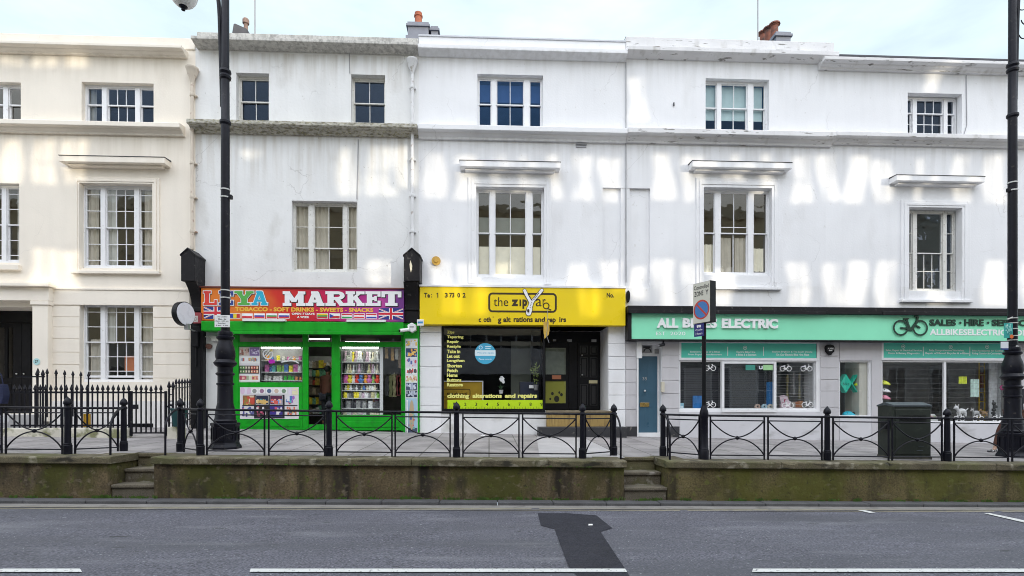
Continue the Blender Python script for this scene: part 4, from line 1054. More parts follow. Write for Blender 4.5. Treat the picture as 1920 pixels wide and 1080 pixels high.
# slab-serif display capitals drawn as strokes in a unit box
def slab_letter(ch):
    T, S, sh = 0.30, 0.12, 0.16     # stem width, serif thickness
    o = []
    def st(x0, z0, x1, z1, w_=T): o.append(('s', x0, z0, x1, z1, w_))
    def ser(xa, xb, top): o.append(('b', xa, xb, (1-sh) if top else 0, 1 if top else sh))
    if ch == 'L': o.append(('b',0.10,0.42,0,1)); ser(0,0.55,True); ser(0,1,False); o.append(('b',0.82,1,0,0.36))
    elif ch == 'E':
        o.append(('b',0.10,0.42,0,1)); ser(0,1,True); ser(0,1,False); o.append(('b',0.84,1,0,0.33)); o.append(('b',0.84,1,0.67,1)); o.append(('b',0.40,0.74,0.42,0.58)); o.append(('b',0.62,0.74,0.34,0.66))
    elif ch == 'Y': o.append(('b',0.35,0.65,0,0.45)); st(0.18,0.97,0.5,0.40,0.26); st(0.82,0.97,0.5,0.40,0.26); ser(0,0.42,True); ser(0.60,1,True); ser(0.2,0.8,False)
    elif ch == 'A': st(0.18,0.03,0.47,0.97,0.20); st(0.82,0.03,0.55,0.97,0.28); o.append(('b',0.30,0.72,0.24,0.40)); ser(0,0.38,False); ser(0.60,1,False); o.append(('b',0.30,0.64,0.86,1))
    elif ch == 'M': o.append(('b',0.09,0.28,0,1)); o.append(('b',0.70,0.92,0,1)); st(0.20,0.95,0.50,0.28,0.22); st(0.80,0.95,0.50,0.28,0.16); ser(0,0.36,False); ser(0.62,1,False); ser(0,0.30,True); ser(0.70,1,True)
    elif ch == 'R':
        o.append(('b',0.10,0.38,0,1)); ser(0,0.48,False); ser(0,0.6,True); o.append(('b',0.3,0.65,0.44,0.58)); o.append(('r',0.60,0.72,0.34,0.14,-90,90)); st(0.55,0.50,0.82,0.05,0.26); o.append(('b',0.70,1.0,0,sh))
    elif ch == 'K': o.append(('b',0.10,0.38,0,1)); ser(0,0.48,False); ser(0,0.48,True); st(0.32,0.42,0.80,0.95,0.18); st(0.48,0.62,0.82,0.06,0.28); ser(0.58,1,True); ser(0.60,1,False)
    elif ch == 'T': o.append(('b',0.35,0.65,0,1)); ser(0,1,True); o.append(('b',0,0.15,0.62,1)); o.append(('b',0.85,1,0.62,1)); ser(0.2,0.8,False)
    return o
def slab_write(b, ch, x0, x1, z0, z1, y, grow=0.0):
    W, H = x1-x0, z1-z0
    def X_(u): return x0+W*u
    def Z_(u): return z0+H*u
    for i, q in enumerate(slab_letter(ch)):
        yy = y-0.0005*i
        if q[0] == 'b': b.rectxz(X_(q[1])-grow, X_(q[2])+grow, Z_(q[3])-grow, Z_(q[4])+grow, yy)
        elif q[0] == 's':
            ax, az, bx, bz = X_(q[1]), Z_(q[2]), X_(q[3]), Z_(q[4]); d = math.hypot(bx-ax, bz-az); ux, uz = (bx-ax)/d, (bz-az)/d
            ax -= ux*grow; az -= uz*grow; bx += ux*grow; bz += uz*grow
            h = q[5]*W/2*1.0+grow; b.face([(ax-h,yy,az),(bx-h,yy,bz),(bx+h,yy,bz),(ax+h,yy,az)] if az < bz else [(bx-h,yy,bz),(ax-h,yy,az),(ax+h,yy,az),(bx+h,yy,bz)])
        elif q[0] == 'r':
            r0, r1 = q[3]*W+grow, max(q[4]*W-grow, 0.005)
            b.disc(X_(q[1]), Z_(q[2]), yy, r0, r1, 16, q[5], q[6], rz=0.28*H+grow)

# ------------------------------------------------------------------ market: fascia sign
YS = Y0-0.24
def sign_grad():
    m = bpy.data.materials.new('rainbow_sign_face'); m.use_nodes = True
    t = m.node_tree; bb = t.nodes['Principled BSDF']; K = t.links.new
    co = N(t,'ShaderNodeTexCoord'); se = N(t,'ShaderNodeSeparateXYZ'); K(co.outputs['Generated'], se.inputs[0])
    n = N(t,'ShaderNodeTexNoise'); n.inputs['Scale'].default_value = 1.4; K(co.outputs['Object'], n.inputs['Vector'])
    a = N(t,'ShaderNodeMath', operation='MULTIPLY_ADD'); a.inputs[1].default_value = 0.35; K(n.outputs['Fac'], a.inputs[0])
    s2 = N(t,'ShaderNodeMath', operation='SUBTRACT'); s2.inputs[1].default_value = 0.175; K(se.outputs['X'], s2.inputs[0]); K(s2.outputs[0], a.inputs[2])
    r = N(t,'ShaderNodeValToRGB'); e = r.color_ramp.elements
    e[0].position = 0.0; e[0].color = (0.75,0.19,0.02,1); e[1].position = 1.0; e[1].color = (0.16,0.035,0.22,1)
    for p, c in ((0.18,(0.74,0.20,0.025,1)),(0.36,(0.62,0.03,0.02,1)),(0.50,(0.60,0.015,0.03,1)),(0.64,(0.55,0.01,0.10,1)),(0.80,(0.42,0.015,0.22,1)),(0.90,(0.50,0.06,0.32,1))):
        q = e.new(p); q.color = c
    K(a.outputs[0], r.inputs[0]); K(r.outputs[0], bb.inputs['Base Color']); bb.inputs['Roughness'].default_value = 0.3
    return m
x0, x1, z0, z1 = RC(377, 541, 757, 602, YS)
S = thing('shop_sign', 'rainbow red and orange market sign with flags and multicoloured capitals', 'shop sign', ((x0+x1)/2, YS, z0))
b = MB(); b.box(x0, x1, YS, Y0-0.003, z0, z1); b.build('sign_panel', sign_grad(), S)
b = MB(); b.box(x0-0.03, x1+0.02, YS-0.03, Y0-0.003, z1+0.001, z1+0.035); b.build('top_trim', mat('red_brown_trim',(0.16,0.04,0.03),0.6), S)
lr = lambda a, c, d, e: RC(a, c, d, e, YS)
mw = M_LETTERW; mk = M_LETTERK
for ch, (a, c), cc in (('L',(382,407),(0.70,0.05,0.04)),('E',(411,438),(0.03,0.06,0.25)),('Y',(440,476),(0.10,0.42,0.08)),('A',(472,502),(0.02,0.42,0.62))):
    xa, xb, za, zb_ = lr(a, 546, c, 572)
    b = MB(); slab_write(b, ch, xa+0.012, xb+0.012, za-0.014, zb_-0.014, YS-0.002, 0.016); b.build('letter_shadow', mk, S)
    b = MB(); slab_write(b, ch, xa, xb, za, zb_, YS-0.008, 0.018); o = b.build('letter_outline', mw, S)
    b = MB(); slab_write(b, ch, xa, xb, za, zb_, YS-0.014, 0.0); b.build('letter', mat('sign_letter_'+{'L':'red','E':'navy','Y':'green','A':'blue'}[ch], cc, 0.35, var=0.03), S)
for ch, (a, c) in (('M',(531,572)),('A',(574,608)),('R',(611,648)),('K',(649,683)),('E',(686,713)),('T',(716,752))):
    xa, xb, za, zb_ = lr(a, 547, c, 573)
    b = MB(); slab_write(b, ch, xa+0.016, xb+0.016, za-0.016, zb_-0.016, YS-0.002, 0.016); b.build('letter_shadow', mk, S)
    b = MB(); slab_write(b, ch, xa, xb, za, zb_, YS-0.008, 0.010); b.build('letter', mw, S)
M_GOLD = mat('golden_lettering', (0.85,0.50,0.05), 0.4, var=0.03)
b = MB(); write(b, 'TOBACCO - SOFT DRINKS - SWEETS - SNACKS', *lr(441,576.5,700,584.5), YS-0.004, bold=0.045); b.build('lettering', M_GOLD, S)
b = MB(); write(b, 'OPEN 7 DAYS', *lr(547,586.5,590,590.5), YS-0.004, bold=0.04); write(b, 'A WEEK', *lr(557,592.5,580,596.5), YS-0.004, bold=0.04); b.build('lettering', mw, S)
for q in ((382,575,427,598),(710,578,756,599)):
    b = MB(); flag_union(b, *lr(*q), YS-0.003); b.build('flag', M_PRINT, S)
Wt, Rd, Bl, Yl, Gn = (0.85,0.85,0.85), (0.6,0.03,0.04), (0.02,0.05,0.35), (0.8,0.6,0.03), (0.03,0.3,0.08)
fl = [(430,(Bl,Yl,Rd),True),(453,(Wt,Rd),False),(476,(Wt,Bl,Rd),False),(499,(Wt,Gn,Rd),False),(522,(Wt,Bl,Rd),False),(594,(Yl,Gn,Rd),False),(617,(Wt,Rd),False),(640,(Rd,Wt,Gn),False),(663,(Rd,Wt,Rd),False),(686,(Rd,Wt,Bl),False)]
for a, cs, v in fl:
    b = MB(); flag3(b, *lr(a+1,588.5,a+20,596.5), YS-0.003, cs, v)
    if a == 617: xa, xb, za, zb_ = lr(618,588.5,637,596.5); b.col = Bl; b.face([(xa,YS-0.0052,za),(xa+(xb-xa)*0.45,YS-0.0052,(za+zb_)/2),(xa,YS-0.0052,zb_)])
    b.build('flag', M_PRINT, S)
# awning cassette and strip lights
x0, x1, z0, z1 = RC(377, 603, 756, 627, Y0-0.36)
xm = X(430, Y0-0.36)
aw_ = thing('awning', 'bright green awning box under the market sign', 'awning', ((x0+x1)/2, Y0-0.36, z0))
b = MB(); b.box(x0, x1, Y0-0.36, Y0-0.004, z0+0.08, z1-0.002); b.build('cassette', M_GREEN, aw_, bevel=0.012)
b = MB(); b.box(xm, x1, Y0-0.375, Y0-0.34, z0, z0+0.079); b.build('front_bar', M_GREEN, aw_, bevel=0.008)
for k, (a, c, r0) in enumerate(((455,535,598.5),(650,723,600.5))):
    xa, xb, za, zb_ = RC(a, r0, c, r0+4.5, Y0-0.38)
    b = MB(); b.box(xa, xb, Y0-0.40, Y0-0.30, z1, z1+0.055); o = b.build('strip_light', M_WHITEPL, None)
    tag(o, 'white strip light on the green awning box under the word ' + ('tobacco' if k == 0 else 'snacks'), 'strip light', 'strip lights on the awning')

# market shopfront
YG = Y0-0.03
def bar(b, a, c, r0, r1, ya=YG, yb=Y0+0.05, m=None):
    x0, x1, z0, z1 = RC(a, r0, c, r1, ya); b.box(x0, x1, ya, yb, z0, z1)
b = MB()
bar(b, 437, 447, 627, 806); bar(b, 567, 577.5, 627, 806); bar(b, 621.5, 637, 627, 806); bar(b, 752, 757.5, 627, 808)
sf = b.build('shopfront', M_GREEN, B, bevel=0.008)
for q in ((447.1,566.9,641,650,.005),(577.6,621.4,641,650,.005),(637.1,751.9,641,650,.005),(447.1,566.9,717,727,.005),(447.1,566.9,785,806,.006),(637.1,751.9,778,807,.006),(577.6,621.4,796,806,.02),(447.1,452,727.2,784.8,.007),(560,566.9,727.2,784.8,.007)):
    b = MB(); bar(b, *q[:4], YG+q[4]); b.build('rail', M_GREEN, sf, bevel=0.006)
b = MB(); bar(b, 452, 562, 789, 800, YG-0.008, YG+0.003); b.build('panel_moulding', M_GREEN, sf, bevel=0.004); b = MB(); bar(b, 642, 748, 790, 801, YG-0.008, YG+0.003); b.build('panel_moulding', M_GREEN, sf, bevel=0.004)
b = MB()
for q in (RC(447,628,567,641), RC(577.5,628,621.5,641), RC(637,628,752,641), RC(447,650,567,717), RC(637,650,752,778)): b.rectxz(*q, Y0+0.02)
b.build('pane', GLASS_NEW, sf)
b = MB(); xi0, xi1, zi0, zi1 = X(437), X(757), zp(X(600),Y0)+0.02, Z(606,600)
def roombox(b, xa, xb, za, zb_, ya, yb):
    b.face([(xa,yb,za),(xb,yb,za),(xb,yb,zb_),(xa,yb,zb_)]); b.face([(xa,ya,za),(xa,yb,za),(xa,yb,zb_),(xa,ya,zb_)]); b.face([(xb,ya,za),(xb,ya,zb_),(xb,yb,zb_),(xb,yb,za)])
    b.face([(xa,ya,zb_),(xa,yb,zb_),(xb,yb,zb_),(xb,ya,zb_)]); b.face([(xa,ya,za),(xb,ya,za),(xb,yb,za),(xa,yb,za)])
roombox(b, xi0, xi1, zi0, zi1, Y0+0.06, Y0+4.0); b.build('shop_interior', mat('market_interior',(0.22,0.21,0.20),0.8,var=0.3), B)
b = MB(); bar(b, 447, 567, 717.5, 785, Y0+0.03, Y0+0.06); b.build('backing_board', M_ROOMDARK, sf)
xa, xb = X(577.5)+0.06, X(621.5)-0.0
# open door leaf folded inside
b = MB(); b.box(X(621)-0.01, X(621)+0.035, Y0+0.07, Y0+0.85, zi0, Z(650,600)); b.build('door', M_GREEN, B, bevel=0.005)
# tubes that light the shop
TUBE = emit('lit_fluorescent_tube', (1.0,0.97,0.92), 10.0)
for k, (a, c, y) in enumerate(((490,563,0.15),(642,710,0.15),(648,712,1.7),(580,618,0.95))):
    b = MB(); x0, x1 = X(a,Y0+y), X(c,Y0+y); zt_ = Z(652.5,(a+c)/2,Y0+y) if k < 2 else zi1-0.30; b.tube([(x0,Y0+y,zt_),(x1,Y0+y,zt_)], 0.02, 8); o = b.build('ceiling_tube', TUBE)
    tag(o, 'lit white fluorescent tube ' + ('over the left market window shelves','over the right market window shelves, nearer the glass','deeper inside the market behind the right window','above the market doorway')[k], 'tube light', 'lit tubes inside the market')

# products ---------------------------------------------------------------
def proto(kind):
    b = MB()
    if kind == 'bottle': b.lathe([(0.035,0),(0.04,0.02),(0.04,0.13),(0.016,0.18),(0.014,0.24),(0.018,0.245),(0.018,0.26)],0,0,0,10)
    if kind == 'jar': b.lathe([(0.05,0),(0.055,0.02),(0.055,0.11),(0.045,0.125),(0.05,0.13),(0.05,0.155),(0.02,0.16)],0,0,0,10)
    if kind == 'vase': b.lathe([(0.05,0),(0.055,0.01),(0.06,0.05),(0.03,0.10),(0.022,0.2),(0.028,0.24),(0.02,0.245)],0,0,0,10)
    if kind == 'carton': b.box(-0.05,0.05,-0.03,0.03,0,0.17); b.box(-0.052,0.052,-0.032,0.032,0.171,0.185)
    if kind == 'packet': b.prism([(-0.06,0),(0.06,0),(0.064,0.02),(0.058,0.1),(0.064,0.18),(0.06,0.2),(-0.06,0.2),(-0.064,0.18),(-0.058,0.1),(-0.064,0.02)],-0.02,0.02)
    if kind == 'figurine': b.ball((0,0,0.05),(0.05,0.045,0.055),10,7); b.ball((0,0,0.125),(0.036,0.035,0.038),10,7); b.ball((-0.028,0,0.158),0.014,6,5); b.ball((0.028,0,0.158),0.014,6,5); b.ball((-0.05,-0.01,0.06),0.018,6,5); b.ball((0.05,-0.01,0.06),0.018,6,5)
    o = b.build(kind, M_PROD, smooth=True); o.hide_render = False; return o
PROT = {}
GL = {'bottle':'small bottle standing in a row on the crowded market shelves','jar':'small lidded jar standing on the crowded market shelves','vase':'flared ornament standing on the crowded market shelves','carton':'printed carton standing on the crowded market shelves','packet':'bright packet propped on the crowded market shelves','figurine':'small rounded figurine sitting on the crowded market shelves'}
def put(kind, x, y, z, c, s=1.0, label=None):
    if kind not in PROT:
        o = proto(kind); PROT[kind] = o
    else:
        o = PROT[kind].copy(); COL.objects.link(o)
    o.location = (x, y, z); o.scale = (s, s, s); o.color = (*c, 1); o.rotation_euler = (0,0,0)
    tag(o, label or GL[kind], kind, {'bottle':'bottles','jar':'jars','vase':'ornaments','carton':'cartons','packet':'packets','figurine':'figurines'}[kind]+' on the market shelves'); return o
BRIGHT = [(0.80,0.07,0.04),(0.90,0.38,0.03),(0.85,0.72,0.05),(0.25,0.5,0.1),(0.08,0.2,0.5),(0.6,0.15,0.4),(0.8,0.8,0.8),(0.7,0.7,0.65),(0.1,0.1,0.11),(0.1,0.45,0.5)]
PALE = [(0.8,0.8,0.8),(0.7,0.72,0.7),(0.5,0.5,0.45),(0.75,0.7,0.55),(0.2,0.2,0.2),(0.1,0.1,0.1),(0.6,0.55,0.3),(0.55,0.4,0.5)]
def shelf_unit(label, a, c, rows, y, depth=0.26, m=None, back=True):
    x0, x1 = X(a,y), X(c,y); t = thing('shelf_unit', label, 'shelves', ((x0+x1)/2, y, Z(rows[-1],(a+c)/2,y)))
    for r in rows:
        z = Z(r,(a+c)/2,y); b = MB(); b.box(x0, x1, y, y+depth, z-0.025, z); b.build('shelf', m or M_WHITEPL, t)
    b = MB()
    for xx in (x0-0.02, x1): b.box(xx, xx+0.02, y, y+depth, Z(rows[-1],(a+c)/2,y)-0.03, Z(rows[0],(a+c)/2,y)+0.36)
    b.build('upright', M_GREYMETAL, t)
    if back:
        b = MB(); b.box(x0, x1, y+depth+0.001, y+depth+0.02, Z(rows[-1],(a+c)/2,y)-0.03, Z(rows[0],(a+c)/2,y)+0.36); b.build('back_panel', mat('shelf_back',(0.55,0.55,0.56),0.6,var=0.3), t)
    return t
ys = Y0+0.22
rowsR = [678,699.5,718,731.5,746,765.5,783]
shelf_unit('tall white shelf unit in the right hand market window', 641, 712, rowsR, ys)
spec = [('vase',PALE+BRIGHT[1:3],13,1.25),('vase',PALE,13,1.05),('figurine',BRIGHT,9,1.5),('figurine',PALE+BRIGHT,13,0.9),('jar',PALE+BRIGHT[2:4],14,1.0),('carton',[(0.05,0.05,0.06),(0.12,0.12,0.13),(0.3,0.3,0.3),(0.7,0.7,0.7)],11,1.15),('carton',PALE,11,1.05)]
for r, (kd, pal, n, s) in zip(rowsR, spec):
    for i in range(n):
        px = 644+66*(i+0.5+rs.uniform(-0.2,0.2))/n
        k2 = kd if rs.random() < 0.75 else rs.choice(['bottle','jar','carton'])
        if k2 == 'bottle' and s < 1.0: k2 = 'jar'
        put(k2, X(px,ys), ys+0.07+rs.uniform(-0.02,0.03), Z(r,676,ys), rs.choice(pal), s*rs.uniform(0.85,1.0)*(0.8 if k2 == 'bottle' else 1))
        if rs.random() < 0.75: put(rs.choice([kd,'carton','bottle' if s > 1 else 'jar']), X(px+rs.uniform(2,4),ys), ys+0.19, Z(r,676,ys), rs.choice(pal+BRIGHT), min(1.15,s)*rs.uniform(0.95,1.15)*0.95)
rowsL = [697,712]
rowsL = [675.5,697,713]
shelf_unit('two low shelves of goods behind the left market window', 490, 566, rowsL, ys)
for r, (kd, pal, n, s) in zip(rowsL, [('packet',BRIGHT,7,0.75),('carton',BRIGHT[1:6]+[(0.1,0.4,0.4),(0.8,0.8,0.8)],9,1.05),('carton',PALE[:3]+[(0.05,0.45,0.05),(0.05,0.5,0.08),(0.6,0.2,0.1)],10,0.75)]):
    for i in range(n):
        px = 493+71*(i+0.5+rs.uniform(-0.2,0.2))/n
        c = rs.choice(pal)
        if r == 713: c = (0.7,0.68,0.66) if px < 530 else ((0.04,0.45,0.05) if px < 552 else (0.7,0.3,0.12))
        put(kd if rs.random() < 0.7 else 'jar', X(px,ys), ys+0.08+rs.uniform(-0.02,0.04), Z(r,528,ys), c, s*rs.uniform(0.8,1.05))
yi = Y0+1.5
rowsD = [690,706,722,740,758,776]
shelf_unit('dark shelf unit seen through the open market doorway', 572, 632, rowsD, yi, m=mat('dark_shelf',(0.08,0.07,0.06),0.6))
for r in rowsD:
    for i in range(7):
        px = 578+46*(i+0.5)/7
        put(rs.choice(['packet','jar','carton']), X(px,yi), yi+0.06, Z(r,600,yi), rs.choice([(0.8,0.65,0.05),(0.7,0.45,0.1),(0.5,0.4,0.3),(0.25,0.2,0.15),(0.8,0.8,0.75),(0.2,0.5,0.35),(0.7,0.12,0.08)]), rs.uniform(0.95,1.3))
# scarves / hanging bags in the right end of the window
yh = Y0+0.2
b = MB(); b.tube([(X(722,yh),yh,Z(652,737,yh)),(X(752,yh),yh,Z(652,737,yh))], 0.012, 6); o = b.build('hanging_rail', M_STEEL); tag(o, 'thin steel rail for hanging goods at the right end of the market window', 'rail')
for i, (px, top, bot, c, lab) in enumerate([(725,653,672,(0.45,0.30,0.15),'short tan strap hanging nearest the shelves in the market window'),(736,653,676,(0.55,0.33,0.13),'wide ochre strap hanging from the market window rail'),(744,654,674,(0.62,0.60,0.55),'pale cream strap hanging from the market window rail'),(750,654,690,(0.30,0.22,0.15),'brown strap hanging at the right edge of the market window'),(726,706,742,(0.03,0.03,0.03),'black tall bottle shaped bag in the market window corner'),(733,704,744,(0.12,0.13,0.05),'olive green tall bag in the market window corner'),(740,702,744,(0.22,0.20,0.10),'khaki striped tall bag in the market window corner'),(746,704,742,(0.16,0.03,0.03),'maroon tall bag in the market window corner'),(750,706,740,(0.40,0.05,0.03),'red tall bag in the market window corner')]):
    x = X(px,yh); za, zb_ = Z(bot,px,yh), Z(top,px,yh); w_ = 0.04 if i < 4 else 0.055
    b = MB(); n = 8
    for k in range(n):
        z0, z1 = za+(zb_-za)*k/n, za+(zb_-za)*(k+1)/n; u0, u1 = w_*(1+0.18*math.sin(k*1.7+i)), w_*(1+0.18*math.sin((k+1)*1.7+i))
        b.add([(x-u0,yh-0.015,z0),(x+u0,yh-0.015,z0),(x+u0,yh+0.02,z0),(x-u0,yh+0.02,z0),(x-u1,yh-0.015,z1),(x+u1,yh-0.015,z1),(x+u1,yh+0.02,z1),(x-u1,yh+0.02,z1)],[(0,1,5,4),(1,2,6,5),(2,3,7,6),(3,0,4,7)])
    b.tube([(x,yh,zb_-0.01),(x,yh,zb_+0.06)], 0.006, 4)
    o = b.build('hanging_strap' if i < 4 else 'hanging_bag', mat('cloth_%d' % i, c, 0.8, var=0.3, scale=14)); tag(o, lab, 'strap' if i < 4 else 'bag', 'goods hanging in the market window')
b = MB(); bar(b, 712, 718, 650, 778, Y0+0.06, Y0+0.10); b.build('window_post', M_WHITEPL, sf)
# posters on the market glass
YPo = Y0+0.012
def sheet_poster(px0, py0, px1, py1, y, fn, label, parent=None, name='poster', base=(0.72,0.70,0.72)):
    q = RC(px0, py0, px1, py1, y); b = MB(); b.col = base; b.box(q[0], q[1], y, y+0.006, q[2], q[3]); fn(b, q, y-0.001)
    o = b.build(name, M_PRINT, parent)
    if parent is None: tag(o, label, 'poster')
    return o
def sub(q, a, c, d, e):  # fractions: left, top, right, bottom
    return (q[0]+(q[1]-q[0])*a, q[0]+(q[1]-q[0])*d, q[3]-(q[3]-q[2])*e, q[3]-(q[3]-q[2])*c)
def art_a(b, q, y):
    b.col = (0.62,0.55,0.50); b.rectxz(*sub(q,0.02,0.01,0.5,0.25), y); b.col = (0.24,0.16,0.36); b.rectxz(*sub(q,0.52,0.01,0.98,0.25), y)
    blobs(b, *sub(q,0.03,0.02,0.5,0.25), y-0.001, 22, 0.02, 0.07, [(0.4,0.15,0.12),(0.2,0.12,0.1),(0.8,0.75,0.7),(0.6,0.4,0.35)])
    blobs(b, *sub(q,0.55,0.05,0.96,0.22), y-0.001, 14, 0.015, 0.05, [(0.5,0.4,0.65),(0.7,0.65,0.8)])
    b.col = (0.85,0.85,0.85); b.rectxz(*sub(q,0.02,0.27,0.98,0.47), y)
    blobs(b, *sub(q,0.08,0.30,0.95,0.42), y-0.001, 16, 0.03, 0.06, [(0.55,0.12,0.1),(0.65,0.5,0.2),(0.2,0.4,0.5),(0.3,0.35,0.45),(0.5,0.6,0.4)])
    b.col = (0.03,0.025,0.03); b.rectxz(*sub(q,0.05,0.53,0.96,0.76), y)
    for i in range(7):
        for j in range(2):
            c = [(0.15,0.3,0.12),(0.2,0.4,0.15),(0.45,0.4,0.3),(0.4,0.35,0.3),(0.65,0.25,0.15),(0.65,0.15,0.12),(0.7,0.4,0.25)][i]
            b.col = c; f = sub(q,0.08+i*0.125,0.55+j*0.10,0.17+i*0.125,0.63+j*0.11); b.rectxz(*f, y-0.001)
            b.col = (0.85,0.75,0.6); f = sub(q,0.10+i*0.125,0.58+j*0.10,0.15+i*0.125,0.60+j*0.11); b.rectxz(*f, y-0.002)
    b.col = (0.9,0.9,0.9); b.rectxz(*sub(q,0.03,0.79,0.98,0.96), y)
    for i, c in enumerate([(0.45,0.06,0.12),(0.6,0.1,0.15),(0.4,0.45,0.3),(0.7,0.75,0.6),(0.75,0.45,0.2),(0.75,0.35,0.25)]):
        b.col = c; b.rectxz(*sub(q,0.06+i*0.145,0.815,0.20+i*0.145,0.935), y-0.001)
    blobs(b, *sub(q,0.06,0.82,0.94,0.93), y-0.002, 14, 0.02, 0.05, [(0.8,0.5,0.4),(0.5,0.1,0.15),(0.75,0.7,0.5)])
sheet_poster(446.5,650.5,487.5,716.5, YPo, art_a, 'tall snack poster filling the left strip of the market window')
def art_b(b, q, y):
    blobs(b, *sub(q,0.0,0.0,0.2,0.22), y, 12, 0.04, 0.14, [(0.5,0.65,0.75),(0.7,0.55,0.7),(0.75,0.7,0.8)])
    for i, c in enumerate([(0.3,0.32,0.3),(0.35,0.2,0.3),(0.1,0.15,0.25),(0.65,0.5,0.4),(0.2,0.3,0.2)]):
        a = 0.19+i*0.125; b.col = (0.88,0.88,0.88); b.rectxz(*sub(q,a,0.04,a+0.115,0.20), y-0.0045); f = sub(q,a+0.02,0.06,a+0.095,0.18); b.col = c; b.disc((f[0]+f[1])/2,(f[2]+f[3])/2,y-0.006,(f[1]-f[0])/2,0,14)
    blobs(b, *sub(q,0.82,0.02,0.99,0.25), y, 10, 0.05, 0.14, [(0.75,0.68,0.8),(0.8,0.75,0.5),(0.7,0.6,0.75)])
    b.col = (0.02,0.02,0.03); b.rectxz(*sub(q,0.24,0.24,0.76,0.98), y-0.0045); b.rectxz(*sub(q,0.04,0.56,0.98,0.59), y-0.0047)
    b.col = (0.25,0.12,0.05); b.rectxz(*sub(q,0.05,0.26,0.25,0.56), y-0.0048); blobs(b, *sub(q,0.05,0.26,0.25,0.56), y-0.005, 22, 0.05, 0.12, [(0.55,0.08,0.05),(0.65,0.45,0.1),(0.3,0.2,0.05),(0.7,0.6,0.4)])
    for i, (dk, pal) in enumerate([((0.02,0.025,0.06),[(0.7,0.45,0.15),(0.8,0.65,0.35),(0.05,0.35,0.4)]),((0.12,0.02,0.06),[(0.7,0.12,0.1),(0.15,0.35,0.75),(0.8,0.5,0.4)])]):
        f = sub(q,0.27+i*0.24,0.26,0.485+i*0.24,0.55); b.col = (0.8,0.8,0.82); b.rectxz(*f, y-0.0052); f = sub(q,0.275+i*0.24,0.27,0.48+i*0.24,0.54); b.col = dk; b.rectxz(*f, y-0.0058); blobs(b, f[0], f[1], f[2], f[2]+(f[3]-f[2])*0.65, y-0.006, 14, 0.03, 0.09, pal)
        f = sub(q,0.27+i*0.24,0.60,0.485+i*0.24,0.92); b.col = (0.05,0.03,0.25) if i else (0.03,0.02,0.02); b.rectxz(*f, y-0.0052); blobs(b, *f, y-0.006, 12, 0.03, 0.08, [(0.75,0.7,0.75),(0.6,0.1,0.2),(0.5,0.45,0.4)])
    blobs(b, *sub(q,0.77,0.26,0.95,0.54), y-0.004, 14, 0.04, 0.09, [(0.75,0.75,0.78),(0.65,0.1,0.15),(0.1,0.2,0.5),(0.1,0.5,0.5),(0.4,0.15,0.5)])
    blobs(b, *sub(q,0.02,0.60,0.25,0.95), y-0.004, 18, 0.03, 0.09, [(0.75,0.78,0.74),(0.1,0.1,0.3),(0.6,0.12,0.15)])
    blobs(b, *sub(q,0.77,0.60,0.97,0.95), y-0.004, 18, 0.03, 0.07, [(0.75,0.72,0.68),(0.15,0.15,0.2),(0.7,0.2,0.12),(0.75,0.45,0.1)])
sheet_poster(450,726,560,785.5, YG-0.004, art_b, 'wide poster of brightly coloured products below the left market window')
# stickers on the left window: round slush cup, magenta tag, white script
b = MB(); cx, cz = X(502,Y0), Z(664,502,Y0); b.col = (0.85,0.85,0.87); b.disc(cx, cz, YPo-0.004, 0.135, 0.10, 24); b.seg(cx-0.09, cz-0.05, cx+0.02, cz+0.09, 0.025, YPo-0.005, YPo-0.002); b.seg(cx-0.04, cz-0.08, cx+0.07, cz+0.06, 0.025, YPo-0.0055, YPo-0.0025); b.col = (0.8,0.65,0.25); b.box(cx+0.05, cx+0.12, YPo-0.006, YPo-0.003, cz+0.07, cz+0.14)
o = b.build('round_sticker', M_PRINT); tag(o, 'round white outlined drink sticker on the left market window', 'sticker')
b = MB(); q = RC(503,674,516,682,YPo); b.col = (0.55,0.02,0.5); b.prism([(q[0],(q[2]+q[3])/2),(q[0]+0.04,q[2]),(q[1],q[2]+0.02),(q[1]-0.02,q[3]),(q[0]+0.03,q[3])], YPo-0.004, YPo-0.002); o = b.build('magenta_tag', M_PRINT); tag(o, 'small magenta tag stuck on the left market window', 'sticker')
b = MB(); b.col = (0.85,0.87,0.86); pts = [(527,679),(536,677.5),(545,676),(553,677),(560,681)]
for i in range(4): b.seg(X(pts[i][0]), Z(pts[i][1],pts[i][0]), X(pts[i+1][0]), Z(pts[i+1][1],pts[i+1][0]), 0.03, YPo-0.004-0.0003*i, YPo-0.002)
for i in range(3): b.seg(X(540+i*7), Z(674-i,540), X(546+i*7), Z(668+i*2,545), 0.025, YPo-0.006, YPo-0.004)
o = b.build('script_sticker', M_PRINT); tag(o, 'white swooping script sticker on the left market window', 'sticker')

